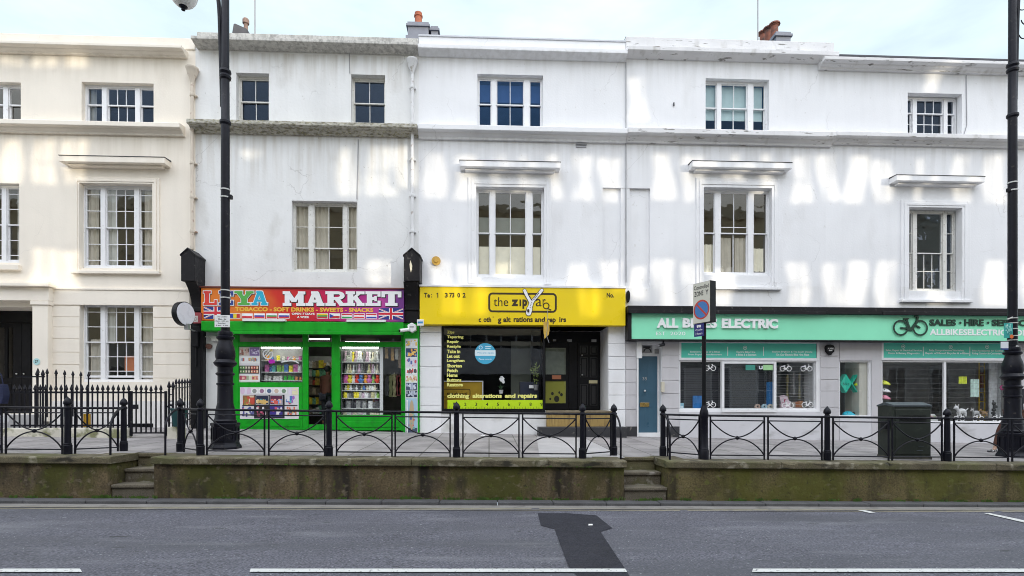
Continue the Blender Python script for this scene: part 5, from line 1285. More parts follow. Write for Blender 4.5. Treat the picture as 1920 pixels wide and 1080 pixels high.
# black console brackets and pilasters either side of the market
def console(pxa, pxb, top, eave, bot, low, gap, name, neck=None):
    yf = Y0-0.50; xa, xb = X(pxa,yf), X(pxb,yf); zt, ze, zb_ = Z(top,(pxa+pxb)/2,yf), Z(eave,(pxa+pxb)/2,yf), Z(bot,(pxa+pxb)/2,yf)
    xm = (xa+xb)/2
    b = MB(); b.prism([(xa,zb_),(xb,zb_),(xb,ze),(xm,zt),(xa,ze)], yf, Y0+0.0)
    b.prism([(xa-0.02,ze-0.03),(xa-0.02,ze+0.015),(xm,zt+0.03),(xb+0.02,ze+0.015),(xb+0.02,ze-0.03),(xm,zt-0.02)], yf-0.02, Y0-0.001)
    b.build('console_cap', M_BLACKWOOD, B, bevel=0.012)
    zl = Z(low,(pxa+pxb)/2,Y0-0.2)
    b = MB(); prof = [(Y0-0.002,zl)]
    for i in range(13):
        k = i/12; prof.append((Y0-0.16-0.30*k**2.2, zl+(zb_-zl-0.002)*k))
    prof.append((Y0-0.002, zb_-0.002))
    ca, cb = X(neck[0] if neck else pxa+4, Y0-0.2), X(neck[1] if neck else pxb-4, Y0-0.2)
    b.mould(prof, ca, cb); b.build('console_bracket', M_BLACKWOOD, B, bevel=0.006)
    return ca, cb, zl
ca, cb, zl = console(339, 365, 466, 478, 527, 575, 0, 'left', (357, 377))
b = MB(); b.box(X(358,Y0-.15)+0.0, X(381,Y0-.15), Y0-0.16, Y0-0.003, 0.4, zl-0.003); b.box(X(358,Y0-.15)-0.01, X(381,Y0-.15)+0.01, Y0-0.20, Y0-0.161, zl-0.12, zl-0.03); b.box(X(362,Y0-.15), X(377,Y0-.15), Y0-0.175, Y0-0.161, 1.2, zl-0.5)
b.build('pilaster', M_BLACK, B, bevel=0.008)
ca, cb, zl = console(757, 787, 466, 479, 527, 577, 0, 'right', (759, 785))
b = MB(); b.box(X(757.5,Y0-.12), X(785.5,Y0-.12), Y0-0.13, Y0-0.003, Z(606,770), zl-0.003); b.box(X(757,Y0-.12), X(786,Y0-.12), Y0-0.16, Y0-0.131, zl-0.06, zl-0.004); b.build('pilaster', M_BLACK, B, bevel=0.008)
b = MB(); q = RC(768,488,773,511,Y0-0.505); xm = (q[0]+q[1])/2
b.prism([(xm,q[2]),(q[0]+0.005,q[2]+0.12),(q[0],q[3]-0.1),(xm-0.01,q[3]),(q[1],q[3]-0.14),(q[1]-0.01,q[2]+0.09)], Y0-0.506, Y0-0.497); b.build('peeled_paint', mat('bare_pale_wood',(0.72,0.66,0.50),0.8), B)
b = MB(); b.box(X(756.5,Y0-.08), X(786,Y0-.08), Y0-0.09, Y0-0.003, 0.4, Z(606,770)-0.002); b.build('green_side_panel', M_GREEN, B, bevel=0.006)
# white reveal wall left of the green shopfront
b = MB(); b.box(X(383), X(436.5), Y0-0.012, Y0+0.02, 0.4, Z(622,410)); b.build('painted_pier', mat('dirty_white_pier',(0.68,0.69,0.68),0.8,var=0.10,scale=2,bump=0.3,dirt=[((0.22,0.22,0.16),0.58,0.75,2.5,0.7,(1,1,0.4))]), B)
b = MB(); b.box(X(400), X(413), Y0-0.10, Y0-0.013, Z(640,406), Z(631,406)); b.tube([(X(383),Y0-0.05,Z(633,384)),(X(392),Y0-0.06,Z(631,392)),(X(397),Y0-0.05,Z(636,397)),(X(400),Y0-0.05,Z(635,400))], 0.012, 6); b.build('junction_box', M_TRIMOLD, B)
b = MB(); b.tube([(X(392,Y0-.05),Y0-0.02,Z(650,392)),(X(392,Y0-.05),Y0-0.09,Z(650,392))], 0.07, 14); o = b.build('alarm_bell', mat('rusty_bell',(0.12,0.05,0.035),0.6,var=0.3,scale=10)); tag(o, 'small rusty round bell on the white pier beside the green shopfront', 'bell')
# round projecting sign, red box and meter box by the cream house
yq = Y0-0.75; cx, cy, cz = X(344,yq), yq, Z(588.5,344,yq)
t = thing('projecting_sign', 'blank white round sign with black rim projecting beside the market', 'sign', (cx, cy, cz))
d = Vector((0.97,-0.24,0)).normalized(); r_ = Z(566,344,yq)-cz
def roundbox(rad, thick, off):
    b = MB(); c0 = Vector((0,0,0))+d*off; u = Vector((-d.y,d.x,0)); n = 32
    A_ = [c0+u*rad*math.cos(2*math.pi*k/n)+Vector((0,0,1))*rad*math.sin(2*math.pi*k/n) for k in range(n)]
    Bq = [p+d*thick for p in A_]
    b.add([tuple(p) for p in A_+Bq], [tuple(range(n-1,-1,-1)), tuple(range(n,2*n))]+[(k,(k+1)%n,n+(k+1)%n,n+k) for k in range(n)])
    return b
for nm, rad, th, off, m in (('rim',r_*1.0,0.13,-0.065,M_BLACK),('face',r_*0.93,0.012,0.0655,mat('white_sign_face',(0.74,0.74,0.80),0.3,var=0.03)),('face',r_*0.93,0.012,-0.0775,MATS['white_sign_face'])):
    bb = roundbox(rad, th, off); bb.v = [(p[0]+cx,p[1]+cy,p[2]+cz) for p in bb.v]; bb.build(nm, m, t)
b = MB(); b.box(cx+0.03, cx+0.13, cy-0.03, cy+0.04, cz-r_-0.09, cz-r_+0.05); b.tube([(cx+0.09,cy+0.02,cz-r_-0.06),(X(366,Y0-.2),Y0-0.165,cz-r_-0.06)], 0.018, 8); b.build('bracket', M_GREYMETAL, t)
b = MB(); x0, x1, z0, z1 = RC(361,586,378,606,Y0-0.27); b.box(x0, x1, Y0-0.28, Y0-0.205, z0, z1); o = b.build('alarm_box', mat('faded_red_box',(0.32,0.05,0.06),0.5,var=0.15)); tag(o, 'faded red alarm box on the black pilaster left of the market sign', 'alarm box')
b = MB(); x0, x1, z0, z1 = RC(361.5,592,371,604,Y0-0.285); b.col = (0.55,0.5,0.47); b.rectxz(x0, x1, z0, z1, Y0-0.2815); b.col = (0.3,0.25,0.22); b.disc((x0+x1)/2, (z0+z1)/2, Y0-0.2825, 0.045, 0.03, 14)
o2 = b.build('label_plate', M_PRINT, o)
b = MB(); x0, x1, z0, z1 = RC(360,621,371,650,Y0-0.25); b.box(x0, x1, Y0-0.26, Y0-0.162, z0, z1); b.tube([((x0+x1)/2,Y0-0.2,z0),((x0+x1)/2,Y0-0.2,z0-0.5)], 0.02, 6); o = b.build('meter_box', M_BLACK, bevel=0.015); tag(o, 'black meter box on the pilaster below the round sign', 'meter box')

# poster board and cameras on the right pilaster
YB2 = Y0-0.10
def art_c(b, q, y):
    rows = [(0.01,0.09,(0.75,0.75,0.78),[(0.8,0.55,0.1),(0.3,0.35,0.4),(0.85,0.85,0.85)]),(0.10,0.19,(0.03,0.05,0.14),[(0.75,0.4,0.08),(0.08,0.3,0.6),(0.85,0.55,0.15)]),(0.20,0.295,(0.72,0.7,0.76),[(0.65,0.1,0.15),(0.1,0.15,0.4),(0.6,0.6,0.7)]),(0.31,0.365,(0.85,0.85,0.85),[(0.65,0.1,0.1),(0.08,0.08,0.1),(0.1,0.1,0.1)]),(0.38,0.45,(0.78,0.78,0.74),[(0.7,0.6,0.35),(0.6,0.25,0.2)]),(0.46,0.535,(0.06,0.08,0.14),[(0.6,0.65,0.75),(0.4,0.45,0.6)]),(0.54,0.61,(0.03,0.04,0.08),[(0.5,0.55,0.65)])]
    for a, c, bc, pal in rows:
        f = sub(q,0.05,a,0.95,c); b.col = bc; b.rectxz(*f, y); blobs(b, *f, y-0.0005, 16, 0.02, 0.07, pal)
    f = sub(q,0.03,0.62,0.97,0.99); b.col = (0.38,0.55,0.68); b.rectxz(*f, y); b.col = (0.06,0.08,0.14); b.rectxz(*sub(q,0.05,0.93,0.95,0.985), y-0.005)
    g = sub(q,0.32,0.64,0.72,0.95); b.col = (0.52,0.40,0.26); b.disc((g[0]+g[1])/2, (g[2]+g[3])/2, y-0.006, (g[1]-g[0])/2, 0, 20, rz=(g[3]-g[2])/2); blobs(b, *sub(q,0.2,0.76,0.8,0.95), y-0.007, 8, 0.02, 0.06, [(0.6,0.12,0.12),(0.1,0.15,0.35),(0.2,0.45,0.4)])
sheet_poster(760,635,783,815, YB2, art_c, 'tall narrow board of posters on the green panel right of the market', name='poster_board', base=(0.70,0.76,0.74))
b = MB(); x = X(763.5,Y0-0.14); b.tube([(x,Y0-0.14,zp(x,Y0-0.14)),(x,Y0-0.14,Z(750,763))], 0.02, 8); o = b.build('white_pole', M_WHITEPL); tag(o, 'short thin white pole leaning by the poster board', 'pole')
def camera_thing(px, py, label, dirx=-1):
    y = Y0-0.30; x, z = X(px,y), Z(py,px,y); t = thing('security_camera', label, 'security camera', (x, y, z))
    b = MB(); b.tube([(x,y,z),(x+0.2*dirx,y-0.16,z-0.05)], 0.045, 10); b.build('camera_body', M_WHITEPL, t, smooth=True)
    b = MB(); b.tube([(x,Y0-0.10,z+0.08),(x,y+0.02,z+0.08),(x,y,z)], 0.022, 6); b.build('arm', M_WHITEPL, t)
    b = MB(); b.tube([(x+0.2*dirx,y-0.16,z-0.05),(x+0.21*dirx,y-0.168,z-0.0525)], 0.034, 10); b.build('lens', M_BLACK, t)
camera_thing(766, 618, 'white security camera at the right end of the green awning')
b = MB(); yy = Y0-0.25; cx, cz = X(772,yy), Z(614,772,yy); b.prism([(cx+0.13*math.cos(R_(60*k+30)),cz+0.13*math.sin(R_(60*k+30))) for k in range(6)], yy, Y0-0.095); o = b.build('alarm_box', M_WHITEPL, bevel=0.015); tag(o, 'white hexagonal alarm box between the awning and yellow sign', 'alarm box')
b = MB(); b.rectxz(cx-0.06, cx+0.06, cz+0.0, cz+0.03, yy-0.002); b.build('lettering', M_GREYMETAL, o)
b = MB(); x0, x1, z0, z1 = RC(782,599,794.5,611,Y0-0.30); b.box(x0, x1, Y0-0.32, Y0-0.26, z0, z1); o = b.build('alarm_box', M_WHITEPL, bevel=0.012); tag(o, 'white square alarm box at the lower left corner of the yellow sign', 'alarm box')
b = MB(); b.rectxz(x0+0.02, x1-0.02, z0+0.06, z0+0.11, Y0-0.3215); b.build('lettering', mat('blue_print',(0.05,0.25,0.5),0.5), o)

# ------------------------------------------------------------------ tailor: yellow sign
YZ = Y0-0.26
x0, x1, z0, z1 = RC(786,539,1173,609.5,YZ)
S = thing('shop_sign', 'yellow tailor shop sign with a zipper shaped letter and missing letters', 'shop sign', ((x0+x1)/2, YZ, z0))
b = MB(); b.box(x0+0.012, x1, YZ, Y0-0.004, z0, z1); b.build('sign_panel', M_YELLOW, S, bevel=0.012)
b = MB(); b.box(x0, x1+0.01, YZ-0.02, Y0-0.004, z1+0.001, z1+0.05); b.build('top_trim', M_WHITE, S)
lr = lambda a, c, d, e: RC(a, c, d, e, YZ); yl = YZ-0.003
M_BROWNL = mat('dark_brown_lettering', (0.035,0.018,0.004), 0.45, var=0.05)
for tx, q in (('Te', (795,549,806,558)),(':',(808.5,551,809.8,558)),('3',(834,549,839.5,558)),('73',(842.5,549,852,558)),('0',(857.5,549,862.5,558)),('2',(867.5,549,873,558)),('No.',(1137.5,549,1151,558)),
              ('c',(897.5,597,902,604)),('oth',(906.5,594,921,604)),("'",(924,593.5,925.2,596)),('g',(933.5,597,940,607.5)),('alt',(943.5,594,957.5,604)),('rations',(963,594,999,604)),('and',(1002.5,594,1022,604)),('rep',(1026,597,1042,607.5)),('irs',(1048.5,594.5,1061.5,604)),
              ('the',(925.5,557.5,953,574))):
    b = MB(); write(b, tx, *lr(*q), yl, bold=0.035 if tx not in ('the',) else 0.0); b.build('lettering', M_BROWNL, S)
b = MB(); write(b, '\u0131', *lr(974,561.5,977,574), yl, bold=0.05); write(b, 'z', *lr(959,561.5,972,574), yl, bold=0.06); write(b, 'p', *lr(979.5,561.5,988.5,579), yl, bold=0.06)
write(b, 'a', *lr(1004.5,560.5,1015.5,574.5), yl, bold=0.0); write(b, 'r', *lr(1017.5,560.5,1023,574.5), yl, bold=0.0); b.build('lettering', M_BROWNL, S)
b = MB(); q = lr(818.5,549,821.5,558); b.rectxz(q[0]+0.022, q[0]+0.042, q[2], q[3], yl); b.seg(q[0], q[3]-0.032, q[0]+0.03, q[3]-0.008, 0.018, yl-0.002, yl-0.001); b.build('lettering', M_BROWNL, S)
# dangling round letter
b = MB(); cx, cz = X(1024,YZ), Z(573.5,1024,YZ); b.disc(cx, cz, yl-0.002, 0.088, 0.062, 24); b.seg(cx+0.03, cz-0.06, cx+0.13, cz-0.11, 0.025, yl-0.006, yl-0.003); b.build('dangling_letter', M_BROWNL, S)
def rrect(b, q, w_, rad, y, n=8):
    xa, xb, za, zb_ = q
    cs = [(xb-rad,zb_-rad,0),(xa+rad,zb_-rad,90),(xa+rad,za+rad,180),(xb-rad,za+rad,270)]
    o, i = [], []
    for cx, cz, a0 in cs:
        for k in range(n+1):
            a = R_(a0+90*k/n); o.append((cx+rad*math.cos(a),cz+rad*math.sin(a))); i.append((cx+(rad-w_)*math.cos(a),cz+(rad-w_)*math.sin(a)))
    m = len(o)
    for k in range(m):
        j = (k+1) % m; b.face([(i[k][0],y,i[k][1]),(o[k][0],y,o[k][1]),(o[j][0],y,o[j][1]),(i[j][0],y,i[j][1])])
b = MB(); rrect(b, lr(915.5,549,1044,586), 0.05, 0.11, yl+0.0005); b.build('logo_border', M_BROWNL, S)
# zipper Y
def zipper(b, g, y):
    base = [(991,587),(993.5,577),(996,569),(998.5,565),(1002,561),(1008,554),(1016,544.5)]
    left = [(996,569),(992,562),(987.5,554),(983.5,545)]
    def ribbon(pts, w_, yy):
        P_ = [(X(p[0],YZ), Z(p[1],p[0],YZ)) for p in pts]
        for i in range(len(P_)-1): b.seg(*P_[i], *P_[i+1], w_[i]+2*g, yy-0.0004*i-0.001, yy-0.0004*i)
        for i, p in enumerate(P_): b.disc(p[0], p[1], yy-0.0018-0.0004*i-0.00013, (w_[min(i,len(w_)-1)])/2*1.0+g, 0, 14)
    ribbon(base, [0.135,0.105,0.085,0.075,0.07,0.075], y); ribbon(left, [0.075,0.07,0.075], y-0.005)
b = MB(); zipper(b, 0.014, yl-0.004); b.build('zipper_outline', M_BROWNL, S)
b = MB(); zipper(b, 0.0, yl-0.016); b.build('zipper', M_LETTERW, S)
b = MB()
for k in range(5):
    for (p0, p1, sgn) in (((987.5,549),(995.5,563),1),((1012,549),(1001.5,562.5),-1)):
        f = (k+0.5)/5; px, py = p0[0]+(p1[0]-p0[0])*f, p0[1]+(p1[1]-p0[1])*f; xx, zz = X(px+1.6*sgn,YZ), Z(py,px,YZ); b.box(xx-0.012, xx+0.012, yl-0.030, yl-0.026, zz-0.012, zz+0.012)
cx, cz = X(990.3,YZ), Z(583,990,YZ); b.disc(cx, cz, yl-0.028, 0.030, 0, 16, rz=0.045)
for k in range(5): zz = Z(564+k*3.2,997,YZ); xx = X(997.5-k*0.9,YZ); b.box(xx-0.01, xx+0.01, yl-0.028, yl-0.026, zz-0.007, zz+0.007)
b.build('zipper_teeth', M_BROWNL, S)
# torn flap hanging from the sign
b = MB(); yy = YZ-0.06; pts = [(1019,603,0.0),(1029,603,0.02),(1030,618,0.05),(1028.5,628,0.07),(1020.5,636,0.06),(1019,622,0.03)]
vs = [(X(p[0],yy),yy-p[2],Z(p[1],p[0],yy)) for p in pts]; vb = [(p[0],p[1]+0.012,p[2]) for p in vs]; n = len(vs)
b.add(vs+vb, [tuple(range(n)), tuple(range(2*n-1,n-1,-1))]+[(i,n+i,n+(i+1)%n,(i+1)%n) for i in range(n)])
b.build('torn_flap', mat('curled_yellow_vinyl',(0.52,0.33,0.04),0.5,var=0.2,scale=8), S)
b = MB(); b.tube([(X(1026,yy),yy-0.05,Z(580,1026,yy)),(X(1027,yy),yy-0.06,Z(605,1027,yy)),(X(1024,yy),yy-0.08,Z(630,1024,yy)),(X(1029,yy),yy-0.06,Z(643,1029,yy))], 0.007, 5); b.build('loose_wire', M_GREYMETAL, S)
# tailor shopfront
M_SOFFIT = mat('white_soffit',(0.75,0.75,0.77),0.7)
for (a, c) in ((787,827.5),(1140.5,1172)):
    zz = [Z(r,(a+c)/2) for r in (((624,650,688,726,760)) if a < 900 else (645,669,693,717,741,768))]
    b = courses(Ch, M_WHITE, X(a)+0.004, X(c)-0.002, 0.4, zz, Z(612,(a+c)/2), Yf=Y0-0.03, name='pilaster')
b = MB(); x0, x1, z0, z1 = RC(828,613,1022,770); e = 0.055
b.box(x0, x0+e, Y0-0.01, Y0+0.09, z0, z1); b.box(x1-e, x1, Y0-0.01, Y0+0.09, z0, z1); b.box(x0+e, x1-e, Y0-0.008, Y0+0.09, z0, z0+0.05); b.box(x0+e, x1-e, Y0-0.008, Y0+0.09, z1-0.04, z1)
wf = b.build('shop_window', M_BLACK, Ch, bevel=0.005)
b = MB(); b.rectxz(x0+e, x1-e, z0+0.05, z1-0.04, Y0+0.03); b.build('pane', GLASS_NEW, wf)
b = MB(); b.box(x0-0.0, x1+0.0, Y0-0.06, Y0+0.0, z0-0.05, z0-0.002); b.build('window_sill', M_BLACK, wf)
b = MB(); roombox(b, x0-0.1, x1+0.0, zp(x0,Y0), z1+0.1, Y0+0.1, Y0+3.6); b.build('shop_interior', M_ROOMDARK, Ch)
b = MB(); b.box(xB1+0.3, X(1024), Y0-0.02, Y0-0.001, 0.4, Z(772,925)-0.05); b.build('stall_riser', mat('scuffed_white_stall_riser',(0.76,0.76,0.76),0.7,var=0.05,dirt=[((0.30,0.28,0.22),0.52,0.75,2.0,0.6,(0.7,1,1.6))],bump=0.2), Ch)
# lettering on glass
yg = Y0+0.022
for i, tx in enumerate(['Zips','Tapering','Repair','Restyle','Take in','Let out','Lengthen','Shorten','Patch','Hems','Buttons','Restore']):
    r0 = 620+i*8.9; w_ = {'Zips':14,'Tapering':31,'Repair':23,'Restyle':26,'Take in':25,'Let out':24,'Lengthen':33,'Shorten':28,'Patch':20,'Hems':20,'Buttons':27,'Restore':30}[tx]
    b = MB(); write(b, tx, *RC(838,r0,838+w_,r0+6.8,yg), yg, bold=0.045); b.build('lettering', M_LETTERY, wf)
b = MB()
for tx, a, c in (('clothing',838.5,879.5),('alterations',886,941),('and',946.5,966.5),('repairs',971,1007)): write(b, tx, *RC(a,738,c,748.5 if tx in ('clothing','repairs') else 746.2,yg), yg, bold=0.045)
b.build('lettering', M_LETTERY, wf)
b = MB(); b.rectxz(*RC(839,750,1017.5,766.5,yg), yg); tape = b.build('tape_measure_strip', M_LIME, wf)
b = MB()
for i in range(9): write(b, str(i+1), *RC(850+20.4*i,755,854+20.4*i,761,yg), yg-0.002, bold=0.01)
for i in range(34):
    q = RC(842+5.1*i,763.5 if i % 4 else 762,842.5+5.1*i,766.4,yg); b.rectxz(*q, yg-0.002)
b.build('lettering', M_LETTERK, tape)
cx, cz, rr_ = X(909.8,yg), Z(663,910,yg), 0.277
b = MB(); b.col = (0.06,0.40,0.62); b.disc(cx, cz, yg-0.001, rr_, 0, 40); b.col = (0.72,0.85,0.90); b.rectxz(cx-rr_*0.98, cx+rr_*0.98, cz-0.06, cz+0.09, yg-0.002)
b.col = (0.75,0.88,0.93); b.disc(cx-0.12, cz+0.16, yg-0.002, 0.05, 0.036, 16); b.rectxz(cx, cx+0.16, cz+0.18, cz+0.20, yg-0.002); b.rectxz(cx, cx+0.14, cz+0.13, cz+0.15, yg-0.002)
b.col = (0.25,0.55,0.72); write(b, 'We are open', cx-0.22, cx+0.22, cz-0.015, cz+0.045, yg-0.003, bold=0.02); b.col = (0.6,0.8,0.9); write(b, 'Please come in', cx-0.17, cx+0.17, cz-0.17, cz-0.125, yg-0.003, bold=0.02)
b.build('round_sticker', M_PRINT, wf)
# inside the tailor
yc = Y0+0.5; x0, x1, z0, z1 = RC(822,714,904,772,yc)
t = thing('counter', 'yellow fronted tailor counter behind the shop window', 'counter', ((x0+x1)/2, yc, zp(x0,Y0)))
b = MB(); b.box(x0, x1, yc, yc+0.6, zp(x0,Y0), z1-0.03); b.build('front', mat('mustard_front',(0.50,0.31,0.015),0.5,var=0.1), t)
b = MB(); b.box(x0-0.02, x1+0.03, yc-0.03, yc+0.62, z1-0.029, z1); b.box(x1+0.001, x1+0.03, yc-0.03, yc+0.62, zp(x0,Y0), z1-0.03); b.build('worktop', M_WHITEPL, t)
b = MB(); rrect(b, RC(830,729,882,745,yc-0.002), 0.02, 0.06, yc-0.002); write(b, 'the zipyard', *RC(838,735,876,742,yc-0.002), yc-0.003, bold=0.02); b.build('lettering', M_BROWNL, t)
yo = Y0+0.22; x, z = X(939.5,yo), Z(738,939,yo)
t = thing('orchid', 'white orchid in a small white pot inside the tailor window', 'potted plant', (x, yo, z))
b = MB(); b.lathe([(0.045,0),(0.06,0.09),(0.066,0.10),(0.05,0.10)], x, yo, z, 14); b.build('pot', M_WHITEPL, t, smooth=True)
b = MB()
for a in range(6):
    th = a*1.05+0.3; u = Vector((math.cos(th),math.sin(th)*0.6,0)); v_ = Vector((-u.y,u.x,0)).normalized()*0.03
    p0 = Vector((x,yo,z+0.09)); p1 = p0+u*0.08+Vector((0,0,0.12)); p2 = p0+u*0.17+Vector((0,0,0.10))
    b.face([tuple(p0-v_*0.3),tuple(p0+v_*0.3),tuple(p1+v_),tuple(p1-v_)]); b.face([tuple(p1-v_),tuple(p1+v_),tuple(p2)])
b.build('leaf', mat('dark_leaf',(0.02,0.07,0.02),0.5), t)
b = MB(); b.tube([(x,yo,z+0.1),(x-0.01,yo,z+0.25),(x+0.02,yo,z+0.40),(x+0.06,yo,z+0.43)], 0.006, 5); b.build('stem', MATS['dark_leaf'], t)
b = MB()
for (dx, dz) in ((0.02,0.43),(0.05,0.40),(-0.01,0.39),(0.045,0.345),(0.005,0.36),(0.06,0.31)):
    for a in range(5): th = a*1.257; b.ball((x+dx+0.025*math.cos(th),yo-0.01,z+dz+0.025*math.sin(th)), (0.02,0.008,0.02), 8, 5)
b.build('flower', M_LETTERW, t)
b = MB(); yy = Y0+0.3; x0, x1, z0, z1 = RC(992,722,1003,728,yy); b.box(x0, x1, yy, yy+0.01, z0, z1); o = b.build('price_card', M_LETTERW); tag(o, 'small white card on a dark stand in the tailor window', 'card')
b = MB(); x0, x1, z0, z1 = RC(975,716,1010,750,yy+0.05); b.box(x0, x1, yy+0.05, yy+0.3, z0-0.2, z1); o = b.build('display_box', mat('dark_blue_box',(0.02,0.025,0.05),0.5)); tag(o, 'dark navy box behind the white card in the tailor window', 'box')
yy = Y0+1.6; b = MB(); x0, x1, z0, z1 = RC(958,640,1008,735,yy); b.box(x0, x1, yy, yy+0.05, z0-0.4, z1); o = b.build('reflection_panel', mat('pale_grey_green_panel',(0.30,0.33,0.29),0.6,var=0.1)); tag(o, 'pale grey green panel added as a reflection in the tailor window', 'panel')  # solid panel stands in for a reflection on the window glass
# plant at the right end of the window
yy = Y0+0.25; x, z = X(1005,yy), Z(718,1005,yy)
t = thing('potted_plant', 'yellow green leafy plant at the right end of the tailor window', 'potted plant', (x, yy, z-0.2)); b = MB()
for k in range(46):
    p = Vector((x+rs.gauss(0,0.06), yy+rs.gauss(0,0.05), z+0.25+rs.gauss(0,0.14))); u = Vector((rs.gauss(0,1),rs.gauss(0,1),rs.gauss(0,1))).normalized(); v_ = u.cross(Vector((0.3,1,0.2))).normalized()*0.018
    b.face([tuple(p-u*0.05),tuple(p+v_),tuple(p+u*0.05),tuple(p-v_)])
b.build('foliage', mat('pale_leaf',(0.20,0.26,0.06),0.6,var=0.3), t); b = MB(); b.lathe([(0.05,-0.2),(0.07,-0.05),(0.05,-0.05)], x, yy, z, 12); b.build('pot', M_GREYMETAL, t)
# recessed entrance
zs = zp(X(1080),Y0)+0.0; x0, x1 = crec[0], crec[1]; yb = Y0+0.95; zst = Z(770,1080)
b = MB(); b.face([(x0,Y0,crec[3]),(x1,Y0,crec[3]),(x1,yb,crec[3]),(x0,yb,crec[3])]); b.build('soffit', M_SOFFIT, Ch)
zh = crec[3]-0.04
def Rb(a, r0, c, r1): return RC(a, r0, c, r1, yb)
b = MB(); b.box(x0-0.3, x1+0.05, yb+0.045, yb+0.10, zst-0.02, zh+0.05); b.build('entrance_frame', M_BLACK, Ch)
# glazed shop door
xa, xb, za, zb_ = Rb(1019,640,1066,768); b = MB(); w_ = xb-xa; gz0, gz1, gz2, gz3 = Z(756,1043,yb), Z(714,1043,yb), Z(702,1043,yb), Z(652,1043,yb)
b.box(xa, xa+0.06, yb-0.01, yb+0.044, za, zb_); b.box(xb-0.07, xb, yb-0.01, yb+0.044, za, zb_); b.box(xa+0.06, xb-0.07, yb-0.008, yb+0.044, za, gz0); b.box(xa+0.06, xb-0.07, yb-0.008, yb+0.044, gz1, gz2); b.box(xa+0.06, xb-0.07, yb-0.008, yb+0.044, gz3, zb_)
dg_ = b.build('door', M_BLACK, Ch, bevel=0.004)
b = MB(); b.rectxz(xa+0.06, xb-0.07, gz0, gz1, yb+0.02); b.rectxz(xa+0.06, xb-0.07, gz2, gz3, yb+0.02); b.build('pane', GLASS_NEW, dg_)
b = MB(); b.rectxz(xa+0.06, xb-0.07, gz2, gz3, yb+0.040); b.build('net_curtain', mat('grey_green_net',(0.22,0.25,0.18),0.9,var=0.2,scale=6), dg_)
b = MB(); b.col = (0.42,0.42,0.06); b.rectxz(xa+0.06, xb-0.07, gz0, gz1, yb+0.030)
for (px, py, r) in ((1036,738,0.04),(1049,736,0.03),(1044,748,0.075),(1053,740,0.04),(1032,748,0.03)): b.col = (0.03,0.03,0.02); b.disc(X(px,yb), Z(py,px,yb), yb+0.028, r, 0, 14, rz=r*1.2)
b.build('poster', M_PRINT, dg_)
b = MB(); b.col = (0.55,0.20,0.10); b.rectxz(*Rb(1035,703.5,1052,711), yb-0.0095); b.build('sticker', M_PRINT, dg_)
# black panelled door
xa, xb, za, zb_ = Rb(1083,642,1139,768); xb = min(xb, x1-0.03); b = MB(); b.box(xa, xb, yb-0.005, yb+0.044, za, zb_); bd = b.build('door', M_BLACK, Ch, bevel=0.004)
b = MB()
for (f0, f1) in ((0.12,0.46),(0.56,0.90)):
    for (g0, g1) in ((0.08,0.40),(0.56,0.72),(0.76,0.95)) if False else ((0.06,0.38),(0.48,0.78),(0.82,0.95)):
        qa, qb, qc, qd = xa+(xb-xa)*f0, xa+(xb-xa)*f1, za+(zb_-za)*g0, za+(zb_-za)*g1
        b.box(qa, qb, yb-0.012, yb-0.0051, qc, qc+0.02); b.box(qa, qb, yb-0.012, yb-0.0051, qd-0.02, qd); b.box(qa, qa+0.02, yb-0.012, yb-0.0051, qc+0.02, qd-0.02); b.box(qb-0.02, qb, yb-0.012, yb-0.0051, qc+0.02, qd-0.02); b.box(qa+0.05, qb-0.05, yb-0.010, yb-0.0051, qc+0.05, qd-0.05)
b.build('door_panel', mat('black_panel_paint',(0.022,0.022,0.024),0.35,var=0.2), bd, bevel=0.003)
b = MB(); b.box(*Rb(1104,713,1120,719)[:2], yb-0.02, yb-0.0121, *Rb(1104,713,1120,719)[2:]); b.build('letter_plate', mat('pale_brass',(0.75,0.68,0.42),0.35,metal=0.4), bd, bevel=0.003)
b = MB()
for py in (666,703): b.ball((X(1091,yb)-0.0, yb-0.03, Z(py,1091,yb)), 0.028, 10, 7)
b.build('handle', M_STEEL, bd, smooth=True)
b = MB(); xa2, xb2 = X(1066,yb)+0.01, xa-0.01; b.box(xa2, xb2, yb-0.003, yb+0.044, za, zb_); b.build('side_panel', M_BLACK, Ch)
b = MB()
for (px, w_) in ((1040,6),(1068,9),(1114,9)):
    q = Rb(px-w_/2,636,px+w_/2,641); b.box(q[0], q[1], yb+0.02, yb+0.0445, q[2], q[3])
b.build('transom_light', mat('frosted_light',(0.45,0.45,0.45),0.4), Ch)
# timber and black steps
b = MB(); zt_ = Z(770,1085,Y0-0.1); z_m = Z(800,1085,Y0-0.25); b.box(X(1025,Y0-.1), X(1146,Y0-.1), Y0-0.12, yb+0.04, z_m, zt_-0.05); b.build('timber_riser', M_WOODSTEP, Ch)
b = MB(); b.box(X(1024,Y0-.1), X(1147,Y0-.1), Y0-0.16, yb+0.04, zt_-0.049, zt_); b.build('threshold', mat('grey_worn_timber',(0.22,0.18,0.12),0.7,var=0.2,scale=3), Ch, bevel=0.006)
b = MB(); b.box(X(1009,Y0-.4), X(1173,Y0-.4), Y0-0.52, Y0-0.125, 0.5, z_m-0.001); b.build('black_step', mat('black_step_paint',(0.03,0.03,0.034),0.6,var=0.2,scale=4,dirt=[((0.25,0.23,0.2),0.6,0.68,6,0.6)]), Ch, bevel=0.012)
b = MB(); b.tube([(X(818,Y0),Y0-0.004,Z(490,818)),(X(818,Y0),Y0-0.07,Z(490,818))], 0.115, 20); b.tube([(X(818,Y0),Y0-0.071,Z(490,818)),(X(818,Y0),Y0-0.10,Z(490,818))], 0.05, 14)
o = b.build('alarm_bell', mat('ochre_enamel',(0.55,0.33,0.06),0.4,var=0.2,scale=14)); tag(o, 'round ochre alarm bell on the white wall above the yellow sign', 'alarm bell')
